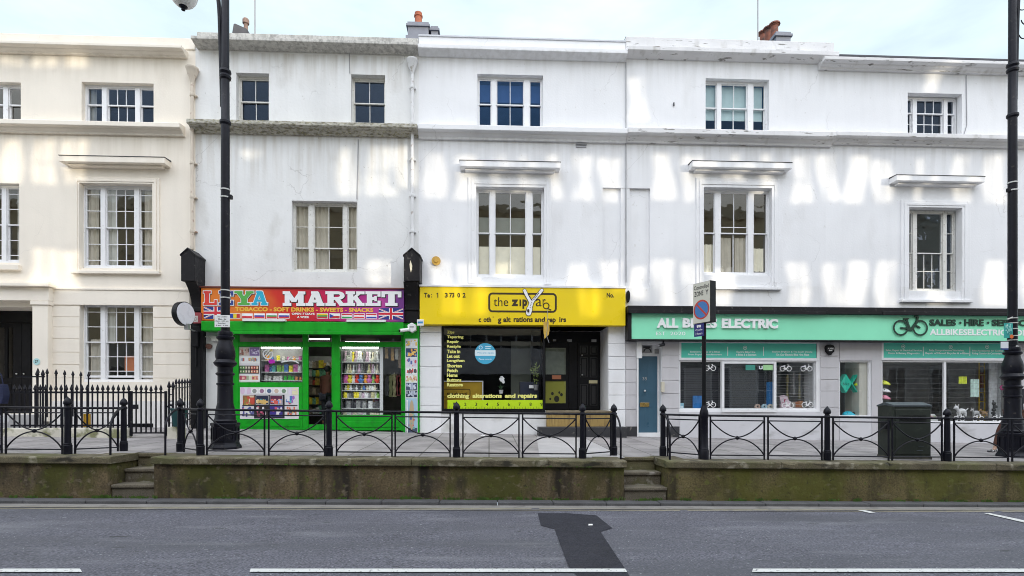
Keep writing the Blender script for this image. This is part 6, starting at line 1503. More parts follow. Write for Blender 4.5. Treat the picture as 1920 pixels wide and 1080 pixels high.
b = MB(); q = RC(1175.5,541,1183,566,Y0-0.15); cx, cz = (q[0]+q[1])/2, (q[2]+q[3])/2
b.prism([(cx+0.05*math.cos(R_(a)),cz+(0.14 if math.sin(R_(a))>0 else 0.18)*math.sin(R_(a))) for a in range(0,360,20)], Y0-0.10, Y0-0.004); o = b.build('wall_lamp', M_BLACK, bevel=0.01); tag(o, 'black oval fitting on the wall between yellow and green signs', 'wall fitting')
# ------------------------------------------------------------------ bicycle shop
YM = Y0-0.30
xs0, xs1 = X(1177,YM), X(2330,YM)
S = thing('shop_sign', 'long mint green bicycle shop sign with raised white capitals', 'shop sign', (X(1550,YM), YM, Z(637,1550,YM)))
z0, z1 = Z(637.5,1550,YM), Z(590,1550,YM)
b = MB(); b.box(X(1184,YM), xs1, YM, Y0-0.005, z0, z1); b.build('sign_panel', M_MINT, S)
b = MB(); b.box(xs0, X(1184,YM)-0.002, YM-0.02, Y0-0.005, z0-0.02, z1+0.002); b.box(X(1184,YM), xs1, YM-0.015, Y0-0.005, z0-0.03, z0-0.002); b.build('sign_frame', M_BLACKWOOD, S)
b = MB(); b.box(xs0-0.02, xs1, YM-0.10, Y0-0.005, z1+0.003, Z(577,1550,YM)); b.box(xs0-0.0, X(1543,YM), YM-0.12, YM-0.101, z1-0.02, z1+0.075); b.box(X(1650,YM), xs1, YM-0.12, YM-0.101, z1-0.01, z1+0.08); b.build('shutter_box', M_BLACKWOOD, S, bevel=0.008)
lr = lambda a, c, d, e: RC(a, c, d, e, YM)
for tx, q in (('ALL',(1231,597,1271,615)),('BIKES',(1279,597,1343.5,615)),('ELECTRIC',(1352.5,598,1457.5,616))):
    b = MB(); write(b, tx, *lr(*q), YM-0.045, bold=0.045, depth=0.044); b.build('raised_letters', M_LETTERW, S)
b = MB(); write(b, 'EST', *lr(1230,622,1247.5,628.5), YM-0.003, bold=0.0); write(b, '2020', *lr(1256.5,622,1285,628.5), YM-0.003, bold=0.0); b.build('lettering', M_LETTERW, S)
b = MB(); write(b, 'SALES', *lr(1742,599,1791.5,611), YM-0.020, bold=0.04, depth=0.018); write(b, 'HIRE', *lr(1807.5,599,1843.5,611), YM-0.020, bold=0.04, depth=0.018); write(b, 'SERVICE', *lr(1859,599.5,1934,611.5), YM-0.020, bold=0.04, depth=0.018)
for px in (1799.5, 1851.5): b.disc(X(px,YM), Z(605.5,px,YM), YM-0.02, 0.034, 0, 14)
b.build('raised_letters', M_LETTERG, S)
b = MB(); write(b, 'ALLBIKESELECTRIC.COM', *lr(1743,617.5,1929,629), YM-0.006, bold=0.03, depth=0.004); b.build('lettering', M_LETTERW, S)
def bike(b, cx, cz, s, y, t=1.0, d=0.004, zoff=0.0005):
    """bicycle pictogram; s = wheel radius"""
    w_ = 0.22*s*t; k = [0]
    def yy(): k[0] += 1; return y-zoff*k[0]
    for sx in (-1.25, 1.25):
        b.disc(cx+sx*s, cz, yy(), s, s-w_, 24)
    def sg(x0, z0, x1, z1, w2): q = yy(); b.seg(cx+x0*s, cz+z0*s, cx+x1*s, cz+z1*s, w2*s, q, q+d)
    sg(-1.25,0,-0.45,-0.05,0.18); sg(-0.45,-0.05,0.1,-0.3,0.3); sg(0.05,-0.3,0.85,0.75,0.32); sg(-0.05,-0.2,-0.5,1.0,0.24); sg(-0.85,1.1,-0.2,1.15,0.18); sg(0.55,0.4,1.25,0,0.18); sg(0.72,0.5,0.95,1.35,0.24); sg(0.5,1.4,1.0,1.45,0.2)
b = MB(); cx, cz = X(1705.5,YM), Z(615,1705,YM); bike(b, cx, cz, 0.215, YM-0.03, 1.0, 0.028, 0.001); b.build('bicycle_emblem', M_LETTERG, S)

def shopwin(parent, px0, py0, px1, py1, posts, Yw=Y0+0.02, e=4, top=None):
    """white framed shop window; posts = pixel columns of the mullions"""
    x0, x1, z0, z1 = RC(px0, py0, px1, py1, Yw); w_ = e/71.0; b = MB()
    b.box(x0, x0+w_*0.6, Yw, Yw+0.07, z0, z1); b.box(x1-w_, x1, Yw, Yw+0.07, z0, z1); b.box(x0+w_*0.6, x1-w_, Yw+0.002, Yw+0.07, z0, z0+w_*0.9); b.box(x0+w_*0.6, x1-w_, Yw+0.002, Yw+0.07, z1-w_*0.6, z1)
    for p in posts: b.box(X(p,Yw)-0.035, X(p,Yw)+0.035, Yw-0.002, Yw+0.06, z0+w_*0.9, z1-w_*0.6)
    f = b.build('shop_window', M_TRIM, parent, bevel=0.005)
    b = MB(); b.rectxz(x0+w_*0.6, x1-w_, z0+w_*0.9, z1-w_*0.6, Yw+0.035); b.build('pane', GLASS_NEW, f)
    return f
def banner(parent, px0, py0, px1, py1, texts, divs, icons):
    Yw = Y0-0.02; x0, x1, z0, z1 = RC(px0, py0, px1, py1, Yw)
    b = MB(); e = 0.06
    b.box(x0, x0+e, Yw, Y0+0.06, z0, z1); b.box(x1-e, x1, Yw, Y0+0.06, z0, z1); b.box(x0+e, x1-e, Yw+0.002, Y0+0.06, z0, z0+0.07); b.box(x0+e, x1-e, Yw+0.002, Y0+0.06, z1-0.035, z1)
    f = b.build('banner_frame', M_TRIM, parent, bevel=0.005)
    b = MB(); b.box(x0+e, x1-e, Yw+0.02, Y0+0.05, z0+0.07, z1-0.035); b.build('banner', M_TEAL, f)
    b = MB()
    for tx, a, c, r0, r1 in texts: write(b, tx, *RC(a, r0, c, r1, Yw+0.02), Yw+0.017, bold=0.03)
    for d_ in divs: q = RC(d_-0.7, py0+9, d_+0.7, py1-9, Yw); b.rectxz(*q, Yw+0.0165)
    for (px, py) in icons:
        cx, cz = X(px,Yw), Z(py,px,Yw); b.disc(cx, cz, Yw+0.017, 0.055, 0.042, 18); b.seg(cx-0.03, cz, cx+0.03, cz+0.02, 0.014, Yw+0.0155, Yw+0.0165); b.disc(cx, cz, Yw+0.0168, 0.018, 0, 8)
    b.build('lettering', mat('pale_mint_lettering',(0.75,0.86,0.82),0.5,var=0.02), f)
    return f
banner(D, 1273.5, 641, 1536, 676, [('Extensive Range of e-Bikes',1294,1350,658,662),('From Popular Manufacturers',1290,1353,663,667),('Electric Bike Hire',1381,1416,658,662),('e-Bikes & e-Scooters',1380,1418,663,667),('Explore Brighton & The South Downs',1448,1523,658,662),('On Our Electric Bike Hire Fleet',1455,1517,663,667)], [1365,1432], [(1318,652),(1397.5,652)])
banner(Eh, 1653, 641, 1891, 676, [('Sales, Repair & Electrical Services',1660.5,1729,655,659.5),('Motor & Battery Diagnostics',1665.5,1724,660.5,665),('Fully Comprehensive Workshop',1742,1807.5,655,659.5),('Repair of Manual Bicycles & e-Bikes',1735,1816,660.5,665),('Bike Accessories for Cycling',1822.5,1880,656,660),('Riding Comfort & Convenience',1822.5,1881,661,665.5)], [1732,1819.5], [(1694.5,649.5),(1783.5,650.5),(1852,650)])
# left window of the bicycle shop: two flat lights and a projecting centre light
w1 = shopwin(D, 1273.5, 676.5, 1536, 769, [1354])
w2 = None
Yp = Y0-0.06; x0, x1, z0, z1 = RC(1353.5,678,1456,773,Yp); b = MB(); e = 0.07
b.box(x0, x0+e, Yp, Y0+0.019, z0, z1); b.box(x1-e, x1, Yp, Y0+0.019, z0, z1); b.box(x0+e, x1-e, Yp+0.002, Y0+0.019, z0, z0+e); b.box(x0+e, x1-e, Yp+0.002, Y0+0.019, z1-e*0.8, z1)
w2 = b.build('opening_light', M_TRIM, D, bevel=0.005); b = MB(); b.rectxz(x0+e, x1-e, z0+e, z1-e*0.8, Yp+0.03); b.build('pane', GLASS_NEW, w2)
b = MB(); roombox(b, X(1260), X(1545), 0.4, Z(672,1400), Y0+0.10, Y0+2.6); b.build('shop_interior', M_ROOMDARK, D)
M_SLAT = mat('grey_shutter_slat', (0.060,0.060,0.070), 0.4, var=0.1, metal=0.3)
b = MB(); zz = Z(766,1400); k = 0
while zz < Z(692,1400):
    b.box(X(1275), X(1452), Y0+0.16, Y0+0.175, zz, zz+0.045); zz += 0.062
b.build('roller_shutter', M_SLAT, w1)
b = MB(); zz = Z(764,1500)
while zz < Z(684,1500):
    b.tube([(X(1455),Y0+0.12,zz),(X(1528),Y0+0.12,zz)], 0.005, 4); zz += 0.075
b.build('security_grille', M_STEEL, w1)
b = MB(); b.box(X(1528), X(1535), Y0+0.06, Y0+0.5, Z(767,1500), Z(678,1500)); b.build('window_return', M_TRIM, w1)
for (px, py) in ((1332.5,690),(1332.5,759),(1475,691),(1514,691),(1479,760),(1516,759)):
    b = MB(); bike(b, X(px), Z(py,px), 0.073, Y0+0.045, 1.05); b.build('bicycle_sticker', M_LETTERW, w1)
b = MB(); b.col = (0.36,0.66,0.32); b.rectxz(*RC(1431,684,1449,694,Yp+0.027), Yp+0.027); b.col = (0.05,0.28,0.22); b.rectxz(*RC(1398,684,1416,694,Yp+0.027), Yp+0.027); b.col = (0.7,0.75,0.8); b.rectxz(*RC(1423,686,1425,692,Yp+0.027), Yp+0.0265); b.rectxz(*RC(1428,686,1430,692,Yp+0.027), Yp+0.0265); b.rectxz(*RC(1425,690.5,1428,692.5,Yp+0.027), Yp+0.0263)
b.build('sticker', M_PRINT, w2)
# goods in the bicycle shop
def cloth_thing(name, label, cat, q, y, c, d=0.06):
    b = MB(); n = 9; x0, x1, z0, z1 = q
    for k in range(n):
        u0, u1 = x0+(x1-x0)*k/n, x0+(x1-x0)*(k+1)/n; o0, o1 = d*math.sin(k*1.3), d*math.sin((k+1)*1.3); b.add([(u0,y+o0,z0),(u1,y+o1,z0),(u1,y+o1,z1),(u0,y+o0,z1),(u0,y+o0+0.02,z0),(u1,y+o1+0.02,z0),(u1,y+o1+0.02,z1),(u0,y+o0+0.02,z1)],[(0,1,2,3),(5,4,7,6),(3,2,6,7),(0,4,5,1)])
    o = b.build(name, mat('fabric_%d' % len(MATS), c, 0.8, var=0.2, scale=10), smooth=True); tag(o, label, cat); return o
cloth_thing('blue_sheet','deep blue cloth hanging at the right of the middle shuttered window','cloth',RC(1437,716,1452,768,Y0+0.09),Y0+0.09,(0.02,0.16,0.40),0.02)
cloth_thing('blue_sheet','blue cloth low behind the left shuttered window beside the sign pole','cloth',RC(1299,742,1316,768,Y0+0.10),Y0+0.10,(0.02,0.17,0.46),0.015)
b = MB(); b.col = (0.35,0.62,0.75); x0, x1, z0, z1 = RC(1275,755.5,1282,768,Y0+0.09); b.box(x0, x1, Y0+0.09, Y0+0.14, z0, z1); b.col = (0.8,0.85,0.88); b.rectxz(x0+0.02, x1-0.02, z0+0.05, z0+0.1, Y0+0.089); o = b.build('box', M_PRINT); tag(o, 'small pale blue box at the left end of the bicycle shop window', 'box')
for k, (px, c, lab) in enumerate(((1420,(0.55,0.40,0.33),'tan coiled strap at the foot of the middle window'),(1433,(0.45,0.62,0.70),'pale blue coiled strap at the foot of the middle window'),(1444,(0.65,0.60,0.52),'cream coiled strap at the foot of the middle window'))):
    yy = Y0+0.07; x, z = X(px,yy), Z(768,px,yy); b = MB(); pts = [(x+(0.03+0.055*i/40)*math.cos(i*0.6), yy+0.01*math.sin(i), z+0.085+(0.03+0.05*i/40)*math.sin(i*0.6)) for i in range(34)]
    b.tube(pts, 0.014, 6); o = b.build('coiled_strap', mat('strap_%d' % k, c, 0.7)); tag(o, lab, 'strap', 'straps in the bicycle shop window')
yy = Y0+0.22; b = MB(); q = RC(1463,741,1478,768,yy); b.col = (0.92,0.72,0.80); x0, x1, z0, z1 = q
b.prism([(x0,z0),(x1+0.08,z0),(x1+0.05,z0+0.17),(x1-0.03,z1-0.02),(x0+0.10,z1),(x0-0.02,z1-0.03),(x0+0.02,z0+0.2)], yy, yy+0.08)
blobs(b, x0+0.03, x1-0.02, z0+0.14, z1-0.08, yy-0.001, 12, 0.03, 0.07, [(0.6,0.08,0.2),(0.5,0.05,0.15),(0.8,0.7,0.75)]); o = b.build('gift_bag', M_PRINT); tag(o, 'pink and white patterned bag at the foot of the right hand light', 'bag')
for k, px in enumerate((1488,1495,1502)):
    c = [(0.55,0.50,0.45),(0.45,0.14,0.05),(0.50,0.22,0.08)][k]; x, z = X(px,yy), Z(768,px,yy); b = MB(); b.box(x-0.05, x+0.05, yy, yy+0.1, z, z+0.20+0.02*k); b.box(x-0.052, x+0.052, yy-0.004, yy+0.1, z+0.08, z+0.10); o = b.build('accessory_box', mat('accessory_card_%d' % k, c, 0.5, var=0.2)); tag(o, ['beige','red brown','orange brown'][k]+' upright box between the two lower white bicycle stickers', 'box', 'boxes in the bicycle shop window')
for k, (px, t_, l) in enumerate(((1476,702,56),(1488,698,44),(1499,699,50),(1509,700,48))):
    yw = Y0+0.7; x = X(px,yw); b = MB(); zt = Z(t_,px,yw); zb_ = Z(t_+l,px,yw)
    b.lathe([(0.02,0),(0.05,0.03),(0.045,0.25),(0.03,0.3),(0.028,(zt-zb_)*0.7),(0.045,(zt-zb_)*0.75),(0.03,zt-zb_)], x, yw, zb_, 10); o = b.build('pump', mat('pump_%d' % (k%2), [(0.50,0.45,0.25),(0.42,0.42,0.44)][k%2], 0.35, metal=0.6)); tag(o, ['brass coloured','steel grey','second brass coloured','second steel grey'][k]+' upright tube hanging inside the bicycle shop', 'tube', 'tubes inside the bicycle shop')
# middle light with the hanging diamonds
x0, x1, z0, z1 = emid; b = MB(); e = 0.045; yv = Y0+0.03
b.box(x0, x0+e, yv, yv+0.06, z0, z1); b.box(x1-e, x1, yv, yv+0.06, z0, z1); b.box(x0+e, x1-e, yv+0.002, yv+0.06, z1-e, z1); b.box(x0+e, x1-e, yv+0.002, yv+0.06, z0, z0+0.03)
w3 = b.build('shop_window', M_TRIM, Eh, bevel=0.005); b = MB(); b.rectxz(x0+e, x1-e, z0+0.03, z1-e, yv+0.03); b.build('pane', GLASS_NEW, w3)
b = MB(); roombox(b, x0-0.02, x1+0.02, z0-0.1, z1+0.02, Y0+0.12, Y0+2.0); b.build('shop_interior', mat('grey_lobby',(0.16,0.15,0.13),0.8,var=0.3), Eh)
b = MB(); b.box(X(1616), x1-0.002, Y0+0.10, Y0+0.7, z0, z1); b.build('inner_jamb', mat('cream_jamb',(0.62,0.60,0.52),0.6), w3)
yd_ = Y0+0.18
for px, solid, lab in ((1586.5,True,'solid teal diamond shaped box hanging in the narrow window'),(1608,False,'hollow teal diamond shaped box holding a yellow helmet')):
    cx, cz = X(px,yd_), Z(719,px,yd_); rx, rz_ = 0.165, 0.26; P4 = [(cx,cz-rz_),(cx+rx,cz),(cx,cz+rz_),(cx-rx,cz)]; b = MB()
    if solid: b.prism(P4, yd_, yd_+0.18)
    else:
        Q4 = [(cx+(p[0]-cx)*0.84, cz+(p[1]-cz)*0.84) for p in P4]
        for i in range(4): j = (i+1) % 4; b.prism([P4[i],P4[j],Q4[j],Q4[i]], yd_, yd_+0.18)
    o = b.build('diamond_box', mat('teal_acrylic',(0.03,0.62,0.43),0.35)); tag(o, lab, 'display box')
    if solid:
        b = MB(); write(b, 'bike', cx-0.09, cx+0.09, cz-0.05, cz+0.03, yd_-0.002, bold=0.0); b.build('lettering', M_LETTERG, o)
def helmet(px, py, y, c, label, s=1.0, c2=(0.02,0.02,0.02)):
    x, z = X(px,y), Z(py,px,y); b = MB(); vs = []; fs = []; nu, nv = 16, 6
    for i in range(nv+1):
        th = math.pi/2*i/nv
        for k in range(nu):
            a = 2*math.pi*k/nu; vs.append((x+0.15*s*math.cos(th)*math.cos(a), y+0.11*s*math.cos(th)*math.sin(a), z+0.11*s*math.sin(th)-0.02*s*math.cos(a)*math.cos(th)))
    for i in range(nv):
        for k in range(nu): fs.append((i*nu+k,i*nu+(k+1)%nu,(i+1)*nu+(k+1)%nu,(i+1)*nu+k))
    b.add(vs, fs); o = b.build('helmet', mat('helmet_'+label.split()[0]+str(len(MATS)), c, 0.35), smooth=True); tag(o, label, 'helmet')
    b = MB()
    for k in range(-2, 3):
        pts = [(x+0.153*s*math.cos(t_)*(1), y-0.112*s*math.sqrt(max(0,1-(k*0.22)**2))*0.0-0.112*s*math.cos(k*0.35)*math.sin(0.7), z+0.03*s+0.035*s*math.sin(t_)+k*0.012) for t_ in (0.9,1.2,1.57,1.9,2.2)]
        b.tube(pts, 0.006*s, 4)
    b.build('vent', mat('helmet_vent', c2, 0.6), o)
    return o
helmet(1612, 724, Y0+0.24, (0.85,0.92,0.04), 'yellow helmet resting in the hollow teal diamond')
helmet(1592, 780, Y0+0.22, (0.02,0.5,0.65), 'turquoise helmet at the foot of the narrow window', 1.2)
helmet(1658.5, 721, Y0+0.2, (0.85,0.92,0.04), 'yellow helmet at the left edge of the wide window', 1.0)
helmet(1660, 735, Y0+0.2, (0.9,0.9,0.9), 'white helmet below the yellow one at the left edge', 0.9)
helmet(1659, 748, Y0+0.2, (0.9,0.3,0.42), 'pink helmet lowest of the three at the left edge', 1.0)
b = MB(); xq = X(1655,Y0+0.25); b.tube([(xq,Y0+0.25,Z(690,1655)),(xq,Y0+0.25,Z(790,1655))], 0.012, 6); o = b.build('display_stand', M_STEEL); tag(o, 'thin steel stand holding three helmets in the wide window', 'stand')
# wide right window
w4 = shopwin(Eh, 1652.5, 677, 1891, 793, [1772])
b = MB(); roombox(b, X(1645), X(1910), 0.3, Z(672,1770), Y0+0.10, Y0+3.0); b.build('shop_interior', mat('grey_shop_interior',(0.38,0.365,0.35),0.8,var=0.35), Eh)
b = MB(); zz = Z(790,1770)
while zz < Z(684,1770):
    b.tube([(X(1654),Y0+0.11,zz),(X(1888),Y0+0.11,zz)], 0.002, 4); zz += 0.13
b.build('security_grille', M_GREYMETAL, w4)
for px in (1801,1837,1874):
    b = MB(); bike(b, X(px), Z(785,px), 0.073, Y0+0.045, 1.05); b.build('bicycle_sticker', M_LETTERW, w4)
cloth_thing('white_curtain','pale white curtain at the right end of the wide bicycle window','curtain',RC(1854,680,1884,786,Y0+0.5),Y0+0.5,(0.86,0.87,0.88),0.05)
cloth_thing('hi_vis_vest','yellow high visibility vest hanging in the wide window','vest',RC(1798,706,1812,720,Y0+0.3),Y0+0.3,(0.80,0.90,0.04),0.02)
cloth_thing('pale_bag','pale mint cloth bag hanging in the wide window','bag',RC(1820,711,1835,744,Y0+0.35),Y0+0.35,(0.66,0.86,0.78),0.02)
yl_ = Y0+0.9; t = thing('ladder', 'yellow stepladder standing inside the wide bicycle window', 'ladder', (X(1841,yl_), yl_, zp(X(1841),Y0))); b = MB(); zA, zB = zp(X(1841),Y0)+0.2, Z(680,1841,yl_)
for px in (1836,1846): b.tube([(X(px,yl_),yl_,zA),(X(px,yl_),yl_,zB)], 0.02, 6)
b.build('side_rail', mat('yellow_ladder',(0.85,0.58,0.05),0.4), t); b = MB(); k = zA+0.15
while k < zB: b.box(X(1836,yl_), X(1846,yl_), yl_-0.02, yl_+0.02, k, k+0.025); k += 0.26
b.build('rung', MATS['yellow_ladder'], t)
b = MB(); x0, x1, z0, z1 = RC(1846,698,1862,728,Y0+1.0); b.box(x0, x1, Y0+1.0, Y0+1.2, z0, z1); o = b.build('cupboard', mat('red_brown_cupboard',(0.45,0.14,0.05),0.5)); tag(o, 'red brown wall cupboard behind the yellow stepladder', 'cupboard')
# toy animals on the sill
def toy(px, c, label, s=1.0, horns=False):
    y = Y0+0.24; x, z = X(px,y), Z(786,px,y)+0.08; b = MB()
    b.ball((x,y,z+0.13*s),(0.12*s,0.06*s,0.07*s),12,8); b.ball((x-0.14*s,y,z+0.22*s),(0.05*s,0.045*s,0.05*s),10,7); b.tube([(x-0.09*s,y,z+0.15*s),(x-0.13*s,y,z+0.21*s)],0.035*s,8); b.ball((x-0.185*s,y,z+0.205*s),(0.03*s,0.025*s,0.022*s),8,6)
    for dx in (-0.08,0.08):
        for dy in (-0.03,0.03): b.tube([(x+dx*s,y+dy*s,z),(x+dx*s,y+dy*s,z+0.12*s)],[0.016*s,0.026*s],6)
    for dy in (-0.03,0.03): b.tube([(x-0.125*s,y+dy*s,z+0.25*s),(x-0.12*s,y+dy*1.5*s,z+0.31*s)],[0.016*s,0.004*s],5)
    b.tube([(x+0.11*s,y,z+0.15*s),(x+0.17*s,y,z+0.20*s)],0.012*s,5); o = b.build('toy_animal', mat('toy_'+label.split()[0], c, 0.7, var=0.3), smooth=True); tag(o, label, 'toy')
toy(1803, (0.9,0.9,0.9), 'white toy dog standing in the wide bicycle window', 1.1)
toy(1830, (0.55,0.55,0.55), 'grey toy animal standing right of the white toy dog', 0.8)
toy(1845, (0.40,0.25,0.12), 'brown toy animal standing right of the grey toy', 0.75)
b = MB(); y = Y0+0.26; x, z = X(1862,y), Z(770,1862,y)
for k in range(5): b.ball((x+rs.gauss(0,0.03),y+rs.gauss(0,0.02),z-0.16+0.09*k),(0.055,0.05,0.05),9,6)
b.tube([(x+0.02,y,z-0.3),(x,y,z+0.3)],0.014,5); o = b.build('pedal_set', mat('black_rubber',(0.02,0.02,0.02),0.6)); tag(o, 'black bicycle pedals and cogs on a stem in the wide window', 'bicycle part')
b = MB(); y = Y0+0.2; x, z = X(1748,y), Z(785,1748,y); b.col = (0.9,0.9,0.88); b.prism([(x-0.10,z-0.25),(x+0.19,z-0.25),(x+0.16,z+0.02),(x+0.06,z+0.13),(x-0.06,z+0.12),(x-0.11,z)], y, y+0.1); blobs(b, x-0.08, x+0.13, z-0.02, z+0.09, y-0.001, 12, 0.03, 0.07, [(0.65,0.1,0.15),(0.8,0.5,0.6),(0.3,0.45,0.2)]); o = b.build('gift_bag', M_PRINT); tag(o, 'white bag with red flowers just right of the green cabinet', 'bag')
b = MB(); yz = Y0+0.2; b.ball((X(1879,yz),yz,Z(727,1879,yz)),(0.06,0.05,0.075),10,8); o = b.build('pink_ball', mat('magenta_plastic',(0.6,0.04,0.25),0.4), smooth=True); tag(o, 'magenta round trinket hanging beside the lamp base in the window', 'trinket')
# piers, stall risers and door
yj = lambda c, rows: [Z(r,c) for r in rows]
for (a, c, rows, par) in ((1172.5,1195,(645,669,693,717,741,768),D),(1240.5,1273,(666,690,714,738,766),D)): courses(par, M_GREYRUST, X(a)+0.004, X(c)-0.004, 0.35, yj((a+c)/2,rows), Z(640,(a+c)/2), Yf=Y0-0.02, name='grey_pier')
courses(Eh, M_GREYRUST, X(1537)+0.004, X(1573)-0.0, 0.3, yj(1555,(668,690,712,733.5,764)), Z(641,1555), Yf=Y0-0.02, name='grey_pier')
b = MB(); b.box(X(1573.5), X(1652), Y0-0.022, Y0-0.001, Z(676,1600)+0.002, Z(641,1600)); b.box(X(1633.5), X(1652), Y0-0.024, Y0-0.001, 0.3, Z(676,1640)); b.build('grey_panel', M_GREYRUST, Eh)
M_RISER = mat('grey_white_stall_riser',(0.62,0.615,0.64),0.7,var=0.05,scale=1.5,bump=0.2,dirt=[((0.25,0.24,0.22),0.56,0.78,2.0,0.6,(0.7,1,1.8))])
b = MB(); b.box(X(1273.5), xD1-0.002, Y0-0.025, Y0-0.001, 0.25, Z(772,1400)); b.build('stall_riser', M_RISER, D)
b = MB(); b.box(X(1573.5), X(1633), Y0-0.025, Y0-0.001, 0.2, Z(782.5,1600)); b.box(X(1652.5), xE1, Y0-0.026, Y0-0.001, 0.0, Z(794.5,1770)); b.build('stall_riser', M_RISER, Eh)
b = MB(); b.box(X(1891.5), xE1, Y0-0.024, Y0-0.001, Z(794,1770), Z(641,1900)); b.build('grey_panel', M_GREYRUST, Eh)
for (a, c) in ((1173,1195),(1241,1273)):
    b = MB(); b.box(X(a), X(c), Y0-0.05, Y0-0.021, 0.3, Z(799.5,(a+c)/2)); b.build('black_plinth', MATS['black_step_paint'], D, bevel=0.006)
x0, x1, z0, z1 = ddoor; yd = Y0+0.24; zt = Z(668,1216,yd)
b = MB(); b.box(x0+0.01, X(1237.5), yd, yd+0.05, z0, zt); dd = b.build('door', M_BLUEDOOR, D, bevel=0.004)
b = MB(); dw = X(1237.5)-x0-0.01
for (f0, f1) in ((0.14,0.46),(0.56,0.88)):
    for (r0, r1) in ((676,742),(762,800)):
        qa, qb, qc, qd = x0+0.01+dw*f0, x0+0.01+dw*f1, Z(r1,1216,yd), Z(r0,1216,yd); e = 0.018
        b.box(qa, qb, yd-0.008, yd-0.0005, qc, qc+e); b.box(qa, qb, yd-0.008, yd-0.0005, qd-e, qd); b.box(qa, qa+e, yd-0.008, yd-0.0005, qc+e, qd-e); b.box(qb-e, qb, yd-0.008, yd-0.0005, qc+e, qd-e)
b.build('door_moulding', M_BLUEDOOR, dd)
q = RC(1199.5,755,1217,762.5,yd); b = MB(); b.box(q[0], q[1], yd-0.022, yd-0.009, q[2], q[3]); b.build('letter_plate', M_BRASS, dd, bevel=0.003)
b = MB(); b.ball((X(1208.5,yd),yd-0.03,Z(733,1208,yd)),0.035,12,8); b.build('knocker', M_STEEL, dd, smooth=True)
b = MB(); write(b, '35', *RC(1204.5,707,1213,713,yd), yd-0.009, bold=0.0); b.build('lettering', M_STEEL, dd)
b = MB(); b.box(X(1237.5)+0.004, x1, yd-0.02, yd+0.05, z0, zt); b.box(x0, x1, yd-0.015, yd+0.05, zt+0.002, z1)
fr = b.build('door_frame', M_TRIM, D)
b = MB(); q = RC(1204,648,1222.5,662,yd); b.box(q[0], q[1], yd-0.03, yd-0.016, q[2], q[3]); b.build('grille', M_GREYMETAL, fr)
b = MB(); cx, cz = (q[0]+q[1])/2, q[2]+0.03; b.disc(cx, cz, yd-0.032, 0.11, 0.08, 14, 0, 180); b.box(q[0]+0.02, q[1]-0.05, yd-0.034, yd-0.0305, q[3]-0.07, q[3]-0.02); b.build('fan_light', M_ROOMDARK, fr)
b = MB(); q = RC(1227,655,1236,663,yd); b.box(q[0], q[1], yd-0.05, yd-0.016, q[2], q[3]); b.build('extractor', M_GREYMETAL, fr)
b = MB(); xx = X(1195.5,Y0-0.05); b.box(xx-0.018, xx+0.018, Y0-0.075, Y0-0.026, zp(xx,Y0)+0.0, Z(672,1195)); b.box(xx-0.03, xx+0.11, Y0-0.085, Y0-0.026, Z(672,1195)+0.001, Z(641,1195)); b.build('white_door_post', M_WHITEPL, D)
b = MB(); xx = X(1239,Y0-.05); b.box(xx, xx+0.09, Y0-0.10, Y0-0.021, Z(735,1240), Z(716,1240)); b.build('entry_phone', mat('cream_plastic',(0.6,0.56,0.45),0.5), D, bevel=0.005)
# camera under the green sign, black bell alarm
y = Y0-0.22; x, z = X(1243,y), Z(646,1243,y); t = thing('security_camera', 'black camera under the left end of the green sign', 'security camera', (x, y, z+0.05))
b = MB(); b.tube([(x+0.03,y,z),(x-0.14,y-0.10,z-0.04)],0.04,10); b.build('camera_body', M_BLACK, t, smooth=True); b = MB(); b.tube([(x,y,z),(x+0.02,y+0.02,z+0.1)],0.02,6); b.build('arm', M_BLACK, t); b = MB(); b.tube([(x-0.14,y-0.10,z-0.04),(x-0.147,y-0.104,z-0.0416)],0.03,10); b.build('lens', M_GREYMETAL, t)
x, z = X(1555.5,Y0-.06), Z(656,1555,Y0-.06); b = MB(); pr = [(x-0.125,z+0.06),(x-0.10,z+0.12),(x,z+0.145),(x+0.10,z+0.12),(x+0.125,z+0.06),(x+0.11,z-0.05),(x+0.05,z-0.11),(x+0.02,z-0.15),(x-0.02,z-0.15),(x-0.05,z-0.11),(x-0.11,z-0.05)]
b.prism(pr, Y0-0.10, Y0-0.021); o = b.build('alarm_box', M_BLACK, bevel=0.015); tag(o, 'black shield shaped alarm box on the grey pier under the green sign', 'alarm box')
b = MB(); write(b, 'ALARM', x-0.08, x+0.08, z+0.01, z+0.055, Y0-0.1015, bold=0.03); b.rectxz(x-0.05, x+0.05, z-0.035, z-0.015, Y0-0.1015); b.build('lettering', M_LETTERW, o)

# ------------------------------------------------------------------ spear railing before the cream house
YF = 11.7
def zf_(x): return zp(x, YF)
x0 = X(24, YF); t = thing('spear_railing', 'black spear headed railing and gate in front of the cream house', 'fence', (X(150,YF), YF, zf_(X(150,YF))))
def spear(bx, by, zb_, zt, r=0.011, s=1.0):
    b = MB(); b.box(bx-r, bx+r, by-r, by+r, zb_, zt)
    b.lathe([(r*1.6,0),(r*2.2,0.012),(r*1.2,0.024),(0.036*s,0.06*s),(0.026*s,0.095*s),(0.004,0.16*s)], bx, by, zt, 6)
    return b
zt_main = Z(735,150,YF); zbase = Z(802,150,YF)
bx_mesh = None
pxs = [27+9.75*k for k in range(23)]
for px in pxs:
    x = X(px, YF); b = spear(0, 0, 0, zt_main-zbase)
    if bx_mesh is None:
        b.v = [(p[0]+x, p[1]+YF, p[2]+zbase) for p in b.v]; o = b.build('bar', M_IRON, t); bx_mesh = o; x_ref = x
    else:
        o = bx_mesh.copy(); COL.objects.link(o); o.parent = t; o.location = (x-x_ref, 0, 0)
